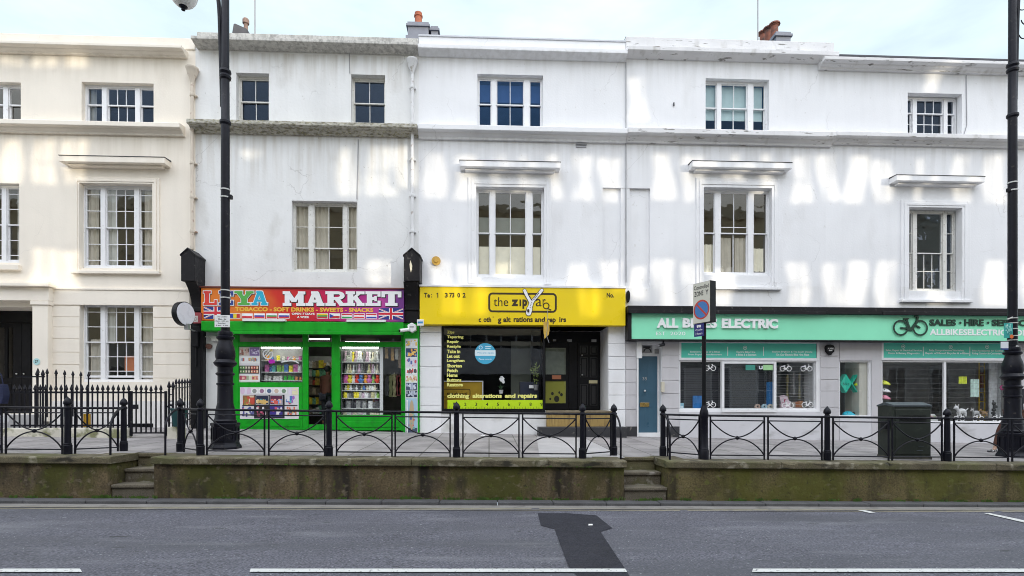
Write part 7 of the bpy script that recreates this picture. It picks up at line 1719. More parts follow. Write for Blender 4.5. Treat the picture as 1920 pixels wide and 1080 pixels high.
b = MB(); b.box(X(20,YF), X(243,YF), YF-0.008, YF+0.008, Z(737.5,150,YF), Z(734,150,YF)); b.build('rail', M_IRON, t); b = MB(); b.box(X(20,YF), X(243,YF), YF-0.008, YF+0.008, Z(799.5,150,YF), Z(796,150,YF)); b.build('rail', M_IRON, t)
b = MB()
for px in (70,80.5): 
    x = X(px,YF+0.5); q = spear(0,0,0,Z(708,75,YF+.5)-zbase,0.014,1.15); b.add([(p[0]+x,p[1]+YF+0.5,p[2]+zbase) for p in q.v], q.f)
b.box(X(30,YF+.5), X(84,YF+.5), YF+0.49, YF+0.51, Z(707.5,75,YF+.5), Z(705,75,YF+.5)); b.build('step_rail', M_IRON, t)
b = MB()
for k in range(7):
    yy = YF+0.6+0.25*k; x = X(26,YF)+0.0; q = spear(0,0,0,0.95,0.011,1.0); b.add([(p[0]+x,p[1]+yy,p[2]+zbase+0.2) for p in q.v], q.f)
b.build('side_bars', M_IRON, t)
b = MB(); b.box(X(10,YF), X(243,YF), YF-0.10, YF+0.10, 0.5, zbase-0.004); b.box(X(318,YF), X(344,YF), YF-0.10, YF+0.10, 0.5, Z(800,330,YF)); b.build('kerb_plinth', mat('mossy_white_plinth',(0.66,0.63,0.54),0.85,var=0.12,scale=3,bump=0.4,dirt=[((0.16,0.17,0.05),0.50,0.64,4.0,0.85),((0.10,0.09,0.07),0.62,0.70,7.0,0.7)]), t, bevel=0.02)
# gate
b = MB(); gx0, gx1 = X(246,YF), X(311,YF); zg0, zg1 = Z(813,278,YF), Z(735,278,YF)
b.box(gx0-0.02, gx0+0.022, YF-0.02, YF+0.02, zg0-0.05, zg1+0.02); b.box(gx1-0.022, gx1+0.02, YF-0.02, YF+0.02, zg0-0.05, zg1+0.02); b.box(gx0+0.022, gx1-0.022, YF-0.01, YF+0.01, zg1-0.03, zg1); b.box(gx0+0.022, gx1-0.022, YF-0.01, YF+0.01, zg0, zg0+0.03)
g_ = b.build('gate', M_IRON, t)
for k in range(6):
    x = gx0+(gx1-gx0)*(k+1)/7; b = spear(x, YF, zg0+0.03, zg1 if k != 3 else zg1-0.02); b.build('bar', M_IRON, g_)
b = MB(); q = RC(247,758.5,258,767,YF); b.box(q[0], q[1], YF-0.03, YF+0.03, q[2], q[3]); b.build('lock', M_IRON, g_)
b = MB()
for px in (317,324.5): q = spear(0,0,0,Z(731,320,YF)-Z(802,320,YF),0.014,1.2); b.add([(p[0]+X(px,YF),p[1]+YF,p[2]+Z(802,320,YF)) for p in q.v], q.f)
for py in (740,752,765,793): b.box(X(317,YF), X(324.5,YF), YF-0.008, YF+0.008, Z(py,320,YF)-0.01, Z(py,320,YF)+0.01)
q = RC(316,753,326,766,YF); b.disc((q[0]+q[1])/2, q[2]+0.02, YF-0.02, 0.075, 0.03, 14, 0, 180); b.build('gate_standard', M_IRON, t)
b = MB(); A_, C_ = Vector((X(326,YF),YF,0)), Vector((X(357.5,13.75),13.75,0))
for k in range(6):
    p = A_.lerp(C_, (k+0.7)/6); q = spear(0,0,0,1.0); zb_ = zp(p.x,p.y)+0.12; b.add([(v[0]+p.x,v[1]+p.y,v[2]+zb_) for v in q.v], q.f)
for h in (0.12+0.95, 0.12+0.15): b.tube([(A_.x,A_.y,zp(A_.x,A_.y)+h),(C_.x,C_.y,zp(C_.x,C_.y)+h)],0.011,6)
b.build('return_bars', M_IRON, t)
b = MB(); y = YF-0.12; x, z = X(336,y), Z(800,336,y); h = Z(769,336,y)-z
b.add([(x-0.09,y-0.07,z),(x+0.09,y-0.07,z),(x+0.09,y+0.07,z),(x-0.09,y+0.07,z),(x-0.13,y-0.10,z+h),(x+0.13,y-0.10,z+h),(x+0.13,y+0.10,z+h),(x-0.13,y+0.10,z+h)],[(0,3,2,1),(0,1,5,4),(1,2,6,5),(2,3,7,6),(3,0,4,7),(4,5,6,7)]); b.box(x-0.14, x+0.14, y-0.11, y+0.105, z+h+0.001, z+h+0.035)
o = b.build('caddy_bin', mat('dark_teal_plastic',(0.01,0.055,0.06),0.4), bevel=0.01); tag(o, 'dark teal caddy bin by the return of the spear railing', 'bin')
cloth_thing('yellow_bag','yellow cloth bag hanging inside the spear railing','bag',RC(156,776,170,801,YF+0.12),YF+0.12,(0.62,0.36,0.03),0.02)
b = MB(); y = YF+0.3
x, z = X(-3,y), Z(757,3,y); vs = []; 
for i in range(7):
    th = math.pi*i/6; w_ = 0.13+0.04*math.sin(th); b_z = z+0.42*i/6
    vs.append((w_, b_z))
for i in range(6):
    w0, za = vs[i]; w1, zb_ = vs[i+1]; b.add([(x-w0,y-0.08,za),(x+w0,y-0.08,za),(x+w0,y+0.08,za),(x-w0,y+0.08,za),(x-w1,y-0.08,zb_),(x+w1,y-0.08,zb_),(x+w1,y+0.08,zb_),(x-w1,y+0.08,zb_)],[(0,1,5,4),(1,2,6,5),(2,3,7,6),(3,0,4,7),(4,5,6,7),(0,3,2,1)])
for dx in (-0.1,0.1): b.tube([(x+dx,y,z+0.40),(x+dx*0.6,y,z+0.62),(x+dx*0.2,y,z+0.66)],0.014,5)
o = b.build('navy_bag', mat('navy_canvas',(0.012,0.018,0.06),0.8,var=0.2), bevel=0.02); tag(o, 'navy bag hanging on the railing by the black double door', 'bag')

# ------------------------------------------------------------------ street lamps
def lamp(px, label, side, seed):
    yl = 10.1; x = X(px, yl); z = zp(x, yl); t = thing('street_lamp', label, 'street lamp', (x, yl, z)); k8 = R_(22.5)
    hz = lambda r: Z(r-(0 if side < 0 else 13), px, yl)-z       # photo rows read off the left lamp
    b = MB(); b.lathe([(0.27,0),(0.275,0.05),(0.245,0.10),(0.235,0.13),(0.235,0.43),(0.25,0.46),(0.25,0.49),(0.20,0.50)], x, yl, z-0.02, 8, rot=k8); b.build('plinth', M_IRON, t, bevel=0.008)
    b = MB()
    for k in range(8):
        a = math.pi/4*k; u = Vector((math.cos(a),math.sin(a),0)); v_ = Vector((-u.y,u.x,0)); c = Vector((x,yl,z))+u*0.218
        for (s0, s1, h0, h1) in ((-0.065,0.065,0.15,0.17),(-0.065,0.065,0.38,0.40),(-0.065,-0.05,0.17,0.38),(0.05,0.065,0.17,0.38)):
            p = [c+v_*s0+Vector((0,0,h0)), c+v_*s1+Vector((0,0,h0)), c+v_*s1+Vector((0,0,h1)), c+v_*s0+Vector((0,0,h1))]; q = [w_+u*0.012 for w_ in p]
            b.add([tuple(w_) for w_ in p+q], [(4,5,6,7),(0,1,5,4),(1,2,6,5),(2,3,7,6),(3,0,4,7)])
    b.build('plinth_moulding', M_IRON, t)
    b = MB(); b.lathe([(0.19,0.49),(0.20,0.53),(0.185,0.55),(0.18,0.57),(0.165,0.72),(0.135,0.86),(0.130,1.18),(0.15,1.20),(0.15,1.225),(0.13,1.235),(0.13,1.36),(0.155,1.38),(0.165,1.40),(0.13,1.43),(0.13,1.52),(0.165,1.545),(0.19,1.575),(0.20,1.60),(0.175,1.63),(0.155,1.66),(0.17,1.72),(0.17,1.80),(0.155,1.88),(0.125,1.97),(0.115,2.02),(0.15,2.05),(0.155,2.08),(0.12,2.10),(0.13,2.14),(0.12,2.18),(0.08,2.19)], x, yl, z-0.02, 20); b.build('column_base', M_IRON, t, smooth=True)
    hs = hz(662); ht = hz(-70)
    b = MB(); h1, h2 = hz(229), hz(140)
    b.lathe([(0.082,hs-0.05),(0.078,hs+0.5),(0.074,h1-0.06),(0.098,h1-0.03),(0.098,h1+0.01),(0.074,h1+0.04),(0.070,h2-0.10),(0.095,h2-0.08),(0.102,h2-0.04),(0.08,h2),(0.102,h2+0.04),(0.095,h2+0.08),(0.068,h2+0.10),(0.066,ht),(0.04,ht+0.1),(0.0,ht+0.3)], x, yl, z, 18); b.build('column', M_IRON, t, smooth=True)
    # arm with the globe
    za = lambda r: z+hz(r)
    gx = x+side*0.76; gz = Z(-14,350,yl)-Z(0,350,yl)+za(0)
    b = MB(); pts = []
    for i in range(21):
        k = i/20; pts.append((x+side*(0.065+0.10*k+0.62*max(0,k-0.45)**2.0*2.0), yl, za(200)+(za(-95)-za(200))*(1-(1-k)**1.4)))
    ex, ez = pts[-1][0], pts[-1][2]
    for i in range(1, 9):
        a = math.pi*i/8; cxm = (ex+gx)/2; rr2 = abs(gx-ex)/2; pts.append((cxm-side*rr2*math.cos(a), yl, ez+rr2*math.sin(a)*0.9))
    b.tube(pts, 0.030, 8); pts2 = [(x+side*0.05,yl,za(72))]+[(x+side*(0.05+0.10*i/8),yl,za(72)+(za(-60)-za(72))*i/8) for i in range(1,9)]; b.tube(pts2, 0.018, 6); b.build('arm', M_IRON, t, smooth=True)
    b = MB(); 
    for (cx_, cz_, r0, tr) in ((0.22,za(20),0.16,2.6),(0.30,za(50),0.12,2.8),(0.24,za(78),0.10,2.4)):
        q = [(x+side*cx_+side*r0*(1-0.75*i/30)*math.cos(math.pi+tr*i/30*1.6), yl, cz_+r0*(1-0.75*i/30)*math.sin(math.pi+tr*i/30*1.6)) for i in range(31)]
        b.tube(q, 0.010, 5)
    if side > 0: b.build('scroll', M_IRON, t)
    b = MB(); b.ball((gx,yl,gz),(0.245,0.245,0.30),24,16); b.build('globe', mat('opal_globe',(0.82,0.82,0.80),0.15,var=0.02), t, smooth=True)
    b = MB(); b.lathe([(0.0,-0.37),(0.035,-0.35),(0.03,-0.33),(0.05,-0.31),(0.075,-0.285),(0.07,-0.27)], gx, yl, gz, 12); b.build('globe_finial', M_IRON, t, smooth=True); b = MB(); b.lathe([(0.10,0.26),(0.16,0.28),(0.12,0.34),(0.03,0.40),(0.03,ez-gz+0.0)], gx, yl, gz, 14); b.build('globe_cap', M_IRON, t, smooth=True)
    b = MB()
    for r in (356,370.5): b.lathe([(0.079,0),(0.084,0.004),(0.084,0.022),(0.079,0.026)], x, yl, za(r)-0.012, 16)
    b.build('band', mat('pale_band',(0.62,0.62,0.60),0.4,metal=0.3), t)
    b = MB(); b.box(x+(-side)*0.075-0.03, x+(-side)*0.075+0.05, yl-0.04, yl+0.03, za(373), za(366)); b.box(x-0.083, x+0.083, yl-0.083, yl+0.083, za(369.5), za(357.5)) if False else None; b.build('clip', M_IRON, t)
    return t, x, yl, z
tL, xl, yl_, zl_ = lamp(422.5, 'black cast iron street lamp in front of the market, arm to the left', -1, 1)
tR, xr, _, zr_ = lamp(1898.5, 'black cast iron street lamp in front of the bicycle shop', 1, 2)
yn = 10.1-0.085
x0, x1, z0, z1 = RC(403,591,431.5,613.5,yn); t = thing('notice', 'white printed notice strapped to the lamp before the market', 'notice', ((x0+x1)/2, yn, z0))
b = MB(); b.box(x0, x1, yn-0.014, yn-0.006, z0, z1); b.build('plate', M_LETTERW, t); b = MB()
for i, (tx, a, c) in enumerate((('No Loading',409,427),('Mon - Sat',410,425),('8 am - 6.30 pm',405,429),('Sunday',409,424),('8 am - 6 pm',406,428))): write(b, tx, *RC(a,593+4*i,c,595.8+4*i,yn), yn-0.0155, bold=0.02)
b.build('lettering', M_LETTERK, t); b = MB()
for r in (546,560): b.lathe([(0.080,0),(0.086,0.004),(0.086,0.020),(0.080,0.024)], xl, 10.1, Z(r,422,10.1), 16)
b.build('strap', mat('pale_band',(0.62,0.62,0.60)), t)
x0, x1, z0, z1 = RC(415.5,626,421.5,638.5,yn-0.005); b = MB(); b.box(x0, x1, yn-0.008, yn-0.003, z0, z1); o = b.build('number_label', M_LETTERW); tag(o, 'narrow white number label on the lamp before the market', 'label'); b = MB(); write(b, '60', *RC(416.5,627.5,420.5,632,yn), yn-0.009, bold=0.02); write(b, '1', *RC(418,633,419.5,637,yn), yn-0.009, bold=0.02); b.build('lettering', M_LETTERK, o)
x0, x1, z0, z1 = RC(1882,606,1898,634,yn-0.05); b = MB(); b.col = (0.03,0.36,0.33); b.box(x0, x1, yn-0.06, yn-0.052, z0, z1); blobs(b, x0+0.01, x1-0.01, z0+0.05, z1-0.01, yn-0.062, 22, 0.02, 0.05, [(0.25,0.6,0.55),(0.02,0.25,0.25),(0.5,0.7,0.62)]); b.col = (0.7,0.15,0.03); b.disc(x1-0.03, z0+0.03, yn-0.068, 0.04, 0, 12); o = b.build('teal_poster', M_PRINT); tag(o, 'small teal poster with orange corner tied to the right hand lamp', 'poster')
x0, x1, z0, z1 = RC(1875,641,1889,656,yn-0.03); b = MB(); b.col = (0.72,0.74,0.78); b.box(x0, x1, yn-0.05, yn-0.042, z0+0.03, z1); b.col = (0.02,0.05,0.2); b.box(x0, x1, yn-0.05, yn-0.042, z0, z0+0.029); o = b.build('small_plate', M_PRINT); tag(o, 'small white and blue plate tied to the right hand lamp', 'plate')
x0, x1, z0, z1 = RC(1907,648,1912,664,yn); b = MB(); b.box(x0-0.03, x1-0.03, yn-0.008, yn-0.002, z0, z1); o = b.build('number_label', M_LETTERW); tag(o, 'narrow white number label on the lamp before the bicycle shop', 'label')
for r in (598,607,618,631,639):
    b = MB(); b.lathe([(0.080,0),(0.086,0.004),(0.086,0.016),(0.080,0.020)], xr, 10.1, Z(r,1898,10.1), 16)
    if r == 598: b.tube([(xr-0.08,10.02,Z(596,1898,10.1)),(xr-0.2,10.0,Z(600,1880,10.1))],0.012,5)
    o = b.build('cable_tie', mat('pale_band',(0.62,0.62,0.60))); tag(o, 'pale cable tie with a long loose end, topmost on the right hand lamp column' if r == 598 else 'pale plain cable tie round the right hand lamp column', 'cable tie', 'cable ties round the lamp column')

# ------------------------------------------------------------------ parking sign
xp, yp = X(1320, YR), YR; zpz = zfront(xp)
t = thing('parking_sign', 'controlled parking zone sign on a black pole in the railing line', 'sign', (xp, yp, zpz))
b = MB(); b.lathe([(0.078,0),(0.080,0.17),(0.070,0.185),(0.073,0.20),(0.066,0.21),(0.064,0.72),(0.070,0.73),(0.074,0.80),(0.07,0.83),(0.05,0.90),(0.036,0.94)], xp, yp, zpz, 18); b.build('post', M_IRON, t, smooth=True)
zpt = Z(535,1322,YR); b = MB(); b.lathe([(0.036,0.90),(0.036,zpt-zpz),(0.0,zpt-zpz+0.01)], xp, yp, zpz, 14); b.build('pole', M_BLACK, t, smooth=True)
ang = R_(63); dv = Vector((math.cos(ang), -math.sin(ang), 0)); nv_ = Vector((-math.sin(ang), -math.cos(ang), 0))
org = Vector((xp, yp, 0)) + nv_*0.06
def PL(u, h, o): p = org + dv*u + nv_*o; return (p.x, p.y, h)
sw, shh = 0.37, 0.70; zc = Z(568,1316,YR); zb_ = zc-shh/2
def signbox(b, u0, u1, h0, h1, o0, o1):
    b.add([PL(u0,h0,o0),PL(u1,h0,o0),PL(u1,h0,o1),PL(u0,h0,o1),PL(u0,h1,o0),PL(u1,h1,o0),PL(u1,h1,o1),PL(u0,h1,o1)],[(0,3,2,1),(4,5,6,7),(0,1,5,4),(1,2,6,5),(2,3,7,6),(3,0,4,7)])
b = MB(); signbox(b, -sw/2, sw/2, zb_, zb_+shh, -0.14, 0.0); b.build('sign_box', M_BLACK, t, bevel=0.006)
b = MB(); signbox(b, -sw/2+0.006, sw/2-0.006, zb_+0.006, zb_+shh-0.006, 0.0005, 0.004); b.build('sign_face', mat('cream_sign_face',(0.66,0.64,0.55),0.4,var=0.04), t)
def onsign(b2, off):
    r = MB(); r.f = b2.f; r.c = b2.c; r.m = b2.m; r.v = [PL(p[0], zb_+p[2], off-p[1]) for p in b2.v]; return r
b = MB(); write(b, 'Controlled', -0.16, 0.16, 0.585, 0.655, 0, bold=0.01); write(b, 'ZONE', -0.155, 0.04, 0.47, 0.555, 0, bold=0.02); write(b, 'Y', 0.085, 0.15, 0.47, 0.555, 0, bold=0.02); onsign(b, 0.0055).build('lettering', M_LETTERK, t)
b = MB(); b.col = (0.05,0.20,0.50); b.disc(0, 0.23, 0, 0.15, 0, 36); b.col = (0.55,0.05,0.03); b.disc(0, 0.23, -0.0008, 0.168, 0.140, 36); b.seg(-0.10, 0.33, 0.10, 0.13, 0.032, -0.0016, -0.0012); onsign(b, 0.0055).build('no_waiting_roundel', M_PRINT, t)
b = MB(); u0 = -0.155; signbox(b, u0, u0+0.21, zb_-0.225, zb_-0.01, 0.0, 0.008); b2 = b; nb = b.build('blue_plate', mat('navy_plate',(0.012,0.012,0.16),0.4,var=0.05), t)
b = MB(); write(b, 'Cycle', u0+0.03, u0+0.18, -0.135, -0.095, 0, bold=0.01); write(b, '2 hours', u0+0.03, u0+0.18, -0.195, -0.155, 0, bold=0.01); b.disc(u0+0.08, -0.055, 0, 0.02, 0.0, 12); b.disc(u0+0.13, -0.055, 0, 0.02, 0.0, 12); b.box(u0+0.06, u0+0.15, -0.001, 0.0, -0.05, -0.03); onsign(b, 0.0095).build('lettering', M_LETTERW, nb)

# ------------------------------------------------------------------ cabinet
yc0 = 9.42; x0, x1 = X(1676.5,yc0), X(1745.5,yc0); z0 = zp(x0,yc0)-0.01; ze = Z(759.5,1710,yc0); zr = ze+0.055; dp = 0.40; x0 += -0.01
t = thing('utility_cabinet', 'dark green roadside cabinet with a pitched top behind the railing', 'cabinet', ((x0+x1)/2, yc0+dp/2, z0))
b = MB(); b.box(x0, x1, yc0, yc0+dp, z0, ze-0.002); b.build('body', M_CAB, t, bevel=0.008)
b = MB(); b.mould([(yc0-0.015,ze),(yc0+dp/2,zr),(yc0+dp+0.015,ze),(yc0+dp+0.015,ze-0.0),(yc0+dp/2,zr-0.02)] if False else [(yc0-0.015,ze-0.03),(yc0-0.015,ze),(yc0+dp/2,zr),(yc0+dp+0.015,ze),(yc0+dp+0.015,ze-0.03),(yc0+dp/2,ze-0.001)], x0-0.012, x1+0.012); b.build('roof', M_CABTOP, t, bevel=0.004)
b = MB(); b.box(x0+0.03, x1-0.02, yc0-0.012, yc0-0.0005, z0+0.10, ze-0.08); d_ = b.build('door', M_CAB, t, bevel=0.005); b = MB(); b.box(x0+0.42, x0+0.54, yc0-0.02, yc0-0.0125, z0+0.16, z0+0.175); b.box(x0+0.45, x0+0.56, yc0-0.02, yc0-0.0125, z0+0.24, z0+0.25); b.build('handle', M_CABTOP, d_)
b = MB()
for k in range(7): b.box(x0+0.10, x1-0.10, yc0-0.018, yc0-0.0122, ze-0.20-0.022*k, ze-0.19-0.022*k)
b.build('vent', M_BLACK, d_)
b = MB(); b.box(x0-0.004, x1+0.004, yc0-0.02, yc0+dp+0.01, z0-0.02, z0+0.06); b.build('base', mat('scuffed_cabinet_base',(0.05,0.05,0.045),0.8,var=0.3,dirt=[((0.16,0.14,0.10),0.5,0.7,6,0.7)]), t)
b = MB(); b.box(x0-0.09, x0-0.001, yc0+0.08, yc0+0.22, Z(805,1660,9.5), Z(789,1660,9.5)); b.build('side_box', M_BLACK, t, bevel=0.01)

# ------------------------------------------------------------------ people
def skinned(name, chains, m, parent, sub=2):
    """one continuous skinned surface: chains of (point, radius); joints shared by position"""
    me = bpy.data.meshes.new(name); vs, es, rad, idx = [], [], [], {}
    for ch in chains:
        prev = None
        for p, r in ch:
            k = tuple(round(c, 4) for c in p)
            if k not in idx: idx[k] = len(vs); vs.append(p); rad.append(r)
            i = idx[k]
            if prev is not None and prev != i: es.append((prev, i))
            prev = i
    me.from_pydata(vs, es, []); o = bpy.data.objects.new(name, me); COL.objects.link(o)
    sk = o.modifiers.new('skin', 'SKIN'); sk.use_smooth_shade = True
    for i, r in enumerate(rad):
        r = r if isinstance(r, tuple) else (r, r); me.skin_vertices[0].data[i].radius = r
        me.skin_vertices[0].data[i].use_root = (i == 0)
    sb = o.modifiers.new('sub', 'SUBSURF'); sb.levels = sub; sb.render_levels = sub
    dg = bpy.context.evaluated_depsgraph_get(); dg.update(); n = bpy.data.meshes.new_from_object(o.evaluated_get(dg)); bpy.data.objects.remove(o); bpy.data.meshes.remove(me)
    n.name = name; n.materials.clear(); n.materials.append(m); n.polygons.foreach_set('use_smooth', [True]*len(n.polygons))
    q = bpy.data.objects.new(name, n); COL.objects.link(q); q.parent = parent; return q
def person(label, loc, rot, step, skin, jacket, trousers, shoe, hair, swing=0.25, height=1.72):
    t = thing('person', label, 'person', loc); t.rotation_euler = (0,0,rot); s = height/1.72
    V = lambda x, y, z: (x*s, y*s, z*s)       # the figure walks along -y
    pel, ch_, nk, hd = V(0,0,0.92), V(0,-0.02,1.30), V(0,-0.03,1.46), V(0,-0.05,1.57)
    leg = {}
    for sd, fw in ((-1, step), (1, -step)):
        hip = V(0.09*sd,0,0.88)
        knee = V(0.095*sd,-0.42*math.sin(fw)-(0.06 if fw > 0 else 0.02),0.88-0.42*math.cos(fw)+0.01)
        lift = 0.07 if fw < 0 else 0.0
        ank = V(0.095*sd,-0.80*math.sin(fw)*(1.0 if fw > 0 else 1.05),0.085+lift)
        leg[sd] = (hip, knee, ank, fw)
    arm = {}
    for sd in (-1, 1):
        fw = -leg[sd][3]*0.8; sh = V(0.18*sd,-0.02,1.40); el = V(0.235*sd,-0.26*math.sin(fw)-0.01,1.13); wr = V(0.235*sd,-0.26*math.sin(fw)-0.24*math.sin(fw+swing),1.13-0.235*math.cos(fw+swing)); arm[sd] = (sh, el, wr)
    chains = [[(pel,(0.14*s,0.10*s)),(ch_,(0.145*s,0.10*s)),(V(0,-0.02,1.41),(0.09*s,0.075*s)),(nk,0.052*s),(V(0,-0.04,1.52),(0.058*s,0.066*s)),(V(0,-0.05,1.60),(0.072*s,0.088*s)),(V(0,-0.04,1.67),(0.062*s,0.075*s)),(V(0,-0.035,1.71),0.03*s)]]
    for sd in (-1, 1):
        h, k, a, fw = leg[sd]; sh, el, wr = arm[sd]
        chains.append([(pel,(0.14*s,0.10*s)),(h,0.085*s),(k,0.055*s),(tuple((Vector(k)*0.55+Vector(a)*0.45)[i] for i in range(3)),0.052*s),(a,0.034*s),(tuple(Vector(a)+Vector((0,-0.06,-0.05))*s),0.036*s),(tuple(Vector(a)+Vector((0,-0.15,-0.065))*s),0.028*s)])
        chains.append([(V(0,-0.02,1.41),(0.09*s,0.075*s)),(sh,0.055*s),(el,0.040*s),(wr,0.026*s),(tuple(Vector(wr)+Vector((0,-0.02,-0.07))*s),(0.018*s,0.034*s))])
        pm = Vector(wr)+Vector((0,-0.02,-0.07))*s
        for i, (dy, l) in enumerate(((-0.028,0.068),(-0.009,0.076),(0.010,0.070),(0.028,0.055))):
            b0 = pm+Vector((0,dy,-0.022))*s; chains.append([(tuple(pm),(0.018*s,0.034*s)),(tuple(b0),0.0092*s),(tuple(b0+Vector((-0.006*sd,-0.004,-l*0.5))*s),0.0085*s),(tuple(b0+Vector((-0.026*sd,-0.006,-l*0.92))*s),0.0075*s)])
        th0 = Vector(wr)+Vector((-0.004*sd,-0.038,-0.045))*s; chains.append([(wr,0.026*s),(tuple(th0),0.0105*s),(tuple(th0+Vector((-0.010*sd,-0.016,-0.03))*s),0.009*s)])
    body = skinned('body', chains, skin, t, 2)
    # face
    f = MB()
    for sd in (-1, 1): f.ball(V(0.030*sd,-0.128,1.615),(0.011*s,0.008*s,0.007*s),8,6)
    f.build('eyes', mat('eye_dark',(0.03,0.02,0.02),0.3), None); e_ = bpy.context.scene.objects[-1] if False else None
    eo = [o for o in COL.objects if o.name.startswith('eyes') and o.parent is None][-1]; eo.parent = body
    f = MB(); f.lathe([(0.016*s,0),(0.012*s,0.02*s),(0.007*s,0.045*s)],0,-0.137*s,1.565*s,8)
    for sd in (-1, 1): f.ball(V(0.078*sd,-0.045,1.60),(0.010*s,0.020*s,0.032*s),8,6)
    no = f.build('nose_and_ears', skin); no.parent = body
    f = MB(); f.ball(V(0,-0.130,1.548),(0.024*s,0.008*s,0.007*s),10,5); mo = f.build('mouth', mat('lip',(0.30,0.12,0.10),0.5)); mo.parent = body
    h = MB(); h.ball(V(0,-0.022,1.640),(0.088*s,0.100*s,0.095*s),16,10); h.v = [(p[0],p[1]+(0.02*s if p[2] < 1.62*s and p[1] < -0.05*s else 0) + (0.05*s if (p[2] < 1.655*s and p[1] < -0.08*s) else 0),p[2]) for p in h.v]
    ho = h.build('hair', hair, None, smooth=True); ho.parent = t
    jk = [[(V(0,0,0.84),(0.175*s,0.135*s)),(V(0,-0.005,1.0),(0.165*s,0.13*s)),(ch_,(0.178*s,0.128*s)),(V(0,-0.02,1.40),(0.12*s,0.10*s)),(V(0,-0.03,1.45),0.072*s)]]
    for sd in (-1, 1):
        sh, el, wr = arm[sd]; jk.append([(V(0,-0.02,1.40),(0.12*s,0.10*s)),(sh,0.075*s),(el,0.056*s),(tuple(Vector(el).lerp(Vector(wr),0.93)),0.042*s)])
    skinned('jacket', jk, jacket, t, 2)
    tr = []
    for sd in (-1, 1):
        hp, k, a, fw = leg[sd]; tr.append([(V(0,0,0.90),(0.155*s,0.118*s)),(hp,0.100*s),(k,0.072*s),(tuple(Vector(k).lerp(Vector(a),0.86)),0.056*s)])
    skinned('trousers', tr, trousers, t, 2)
    for sd in (-1, 1):
        a = Vector(leg[sd][2]); tilt = 0.45 if leg[sd][3] < 0 else -0.15
        sh = skinned('shoe', [[(tuple(a+Vector((0,0.045,-0.035))*s),0.040*s),(tuple(a+Vector((0,-0.02,-0.040))*s),0.045*s),(tuple(a+Vector((0,-0.10,-0.050-0.05*(tilt>0)))*s),(0.042*s,0.034*s)),(tuple(a+Vector((0,-0.17,-0.055-0.07*(tilt>0)))*s),(0.036*s,0.024*s))]], shoe, t, 2)
    return t
SK1 = mat('brown_skin',(0.20,0.10,0.06),0.5,var=0.05); SK2 = mat('light_skin',(0.48,0.30,0.22),0.5,var=0.05)
xq, yq = X(1904, 10.95), 10.95
person('walking pedestrian in black coat and rust trousers, mostly hidden behind the lamp base', (xq, yq, zp(xq,yq)), R_(-90), 0.52, SK2, mat('black_coat',(0.015,0.016,0.022),0.8,var=0.2), mat('rust_trousers',(0.085,0.030,0.018),0.8,var=0.15), mat('black_white_shoe',(0.05,0.05,0.055),0.5,dirt=[((0.7,0.7,0.7),0.55,0.57,14,1.0)]), mat('dark_hair',(0.02,0.015,0.012),0.6,var=0.3), height=1.62)
xq, yq = X(613, Y0+0.55), Y0+0.55
person('person in a brown jacket standing inside the market doorway', (xq, yq, zp(xq,Y0)+0.02), R_(150), 0.06, SK1, mat('brown_jacket',(0.10,0.035,0.018),0.8,var=0.2), mat('dark_jeans',(0.02,0.022,0.03),0.8,var=0.15), mat('black_shoe',(0.02,0.02,0.02),0.5), mat('black_hair',(0.012,0.01,0.01),0.6,var=0.3), height=1.70)
# litter
for i, (px, py, lab) in enumerate(((905,818,'crumpled scrap of white paper on the pavement below the tailor window'),)):
    yy = 13.2; x = X(px,yy); b = MB(); z = zp(x,yy); b.add([(x-0.08,yy,z+0.004),(x,yy-0.05,z+0.03),(x+0.09,yy,z+0.006),(x+0.02,yy+0.06,z+0.035),(x,yy,z+0.05)],[(0,1,4),(1,2,4),(2,3,4),(3,0,4)]); o = b.build('paper_scrap', M_LETTERW); tag(o, lab, 'litter')
x, y, z = G(1107,984.5,0.012); b = MB(); b.add([(x-0.03,y-0.02,z),(x+0.03,y-0.01,z),(x+0.035,y+0.03,z+0.008),(x-0.02,y+0.025,z+0.012)],[(0,1,2,3)]); o = b.build('paper_scrap', M_LETTERW); tag(o, 'tiny white scrap of paper on the dark tarmac patch', 'litter')
# ------------------------------------------------------------------ terrace across the street (behind the camera): the windows mirror it; its openings are added to shape sun patches
YO = -5.2; HO = 14.1
tan_el = math.tan(SUN_EL)/math.cos(SUN_AZ); tan_az = math.tan(SUN_AZ)
def op_from(px, py):
    """opening in the far terrace through which the sun reaches this spot of the house fronts"""
    x, y, z = P(px, py, Y0-0.02); d = (y-YO); return (x+d*tan_az, z+d*tan_el)
PATCH = []
rp = random.Random(5)
def patch(a, c, top, bot, slant=0.0):
    n = 7; L_, R2 = [], []; p0, p1 = rp.uniform(0,6), rp.uniform(0,6); w0 = min(0.16*(c-a), 5)
    for i in range(n+1):
        k = i/n; y = top+(bot-top)*k; s = slant*(1-k)
        L_.append((a+s+w0*math.sin(p0+k*4.5), y+rp.uniform(-2,2))); R2.append((c+s+w0*math.sin(p1+k*4.0), y+rp.uniform(-2,2)))
    PATCH.append(L_+R2[::-1])
for a, c in ((3,40),(62,106),(118,163)): patch(a,c,103,124); patch(a,c,262,344)
patch(58,110,467,540); patch(112,150,471,542)
patch(636,670,276,368); patch(690,742,274,366); patch(735,779,274,352,-3)
patch(690,752,488,532)
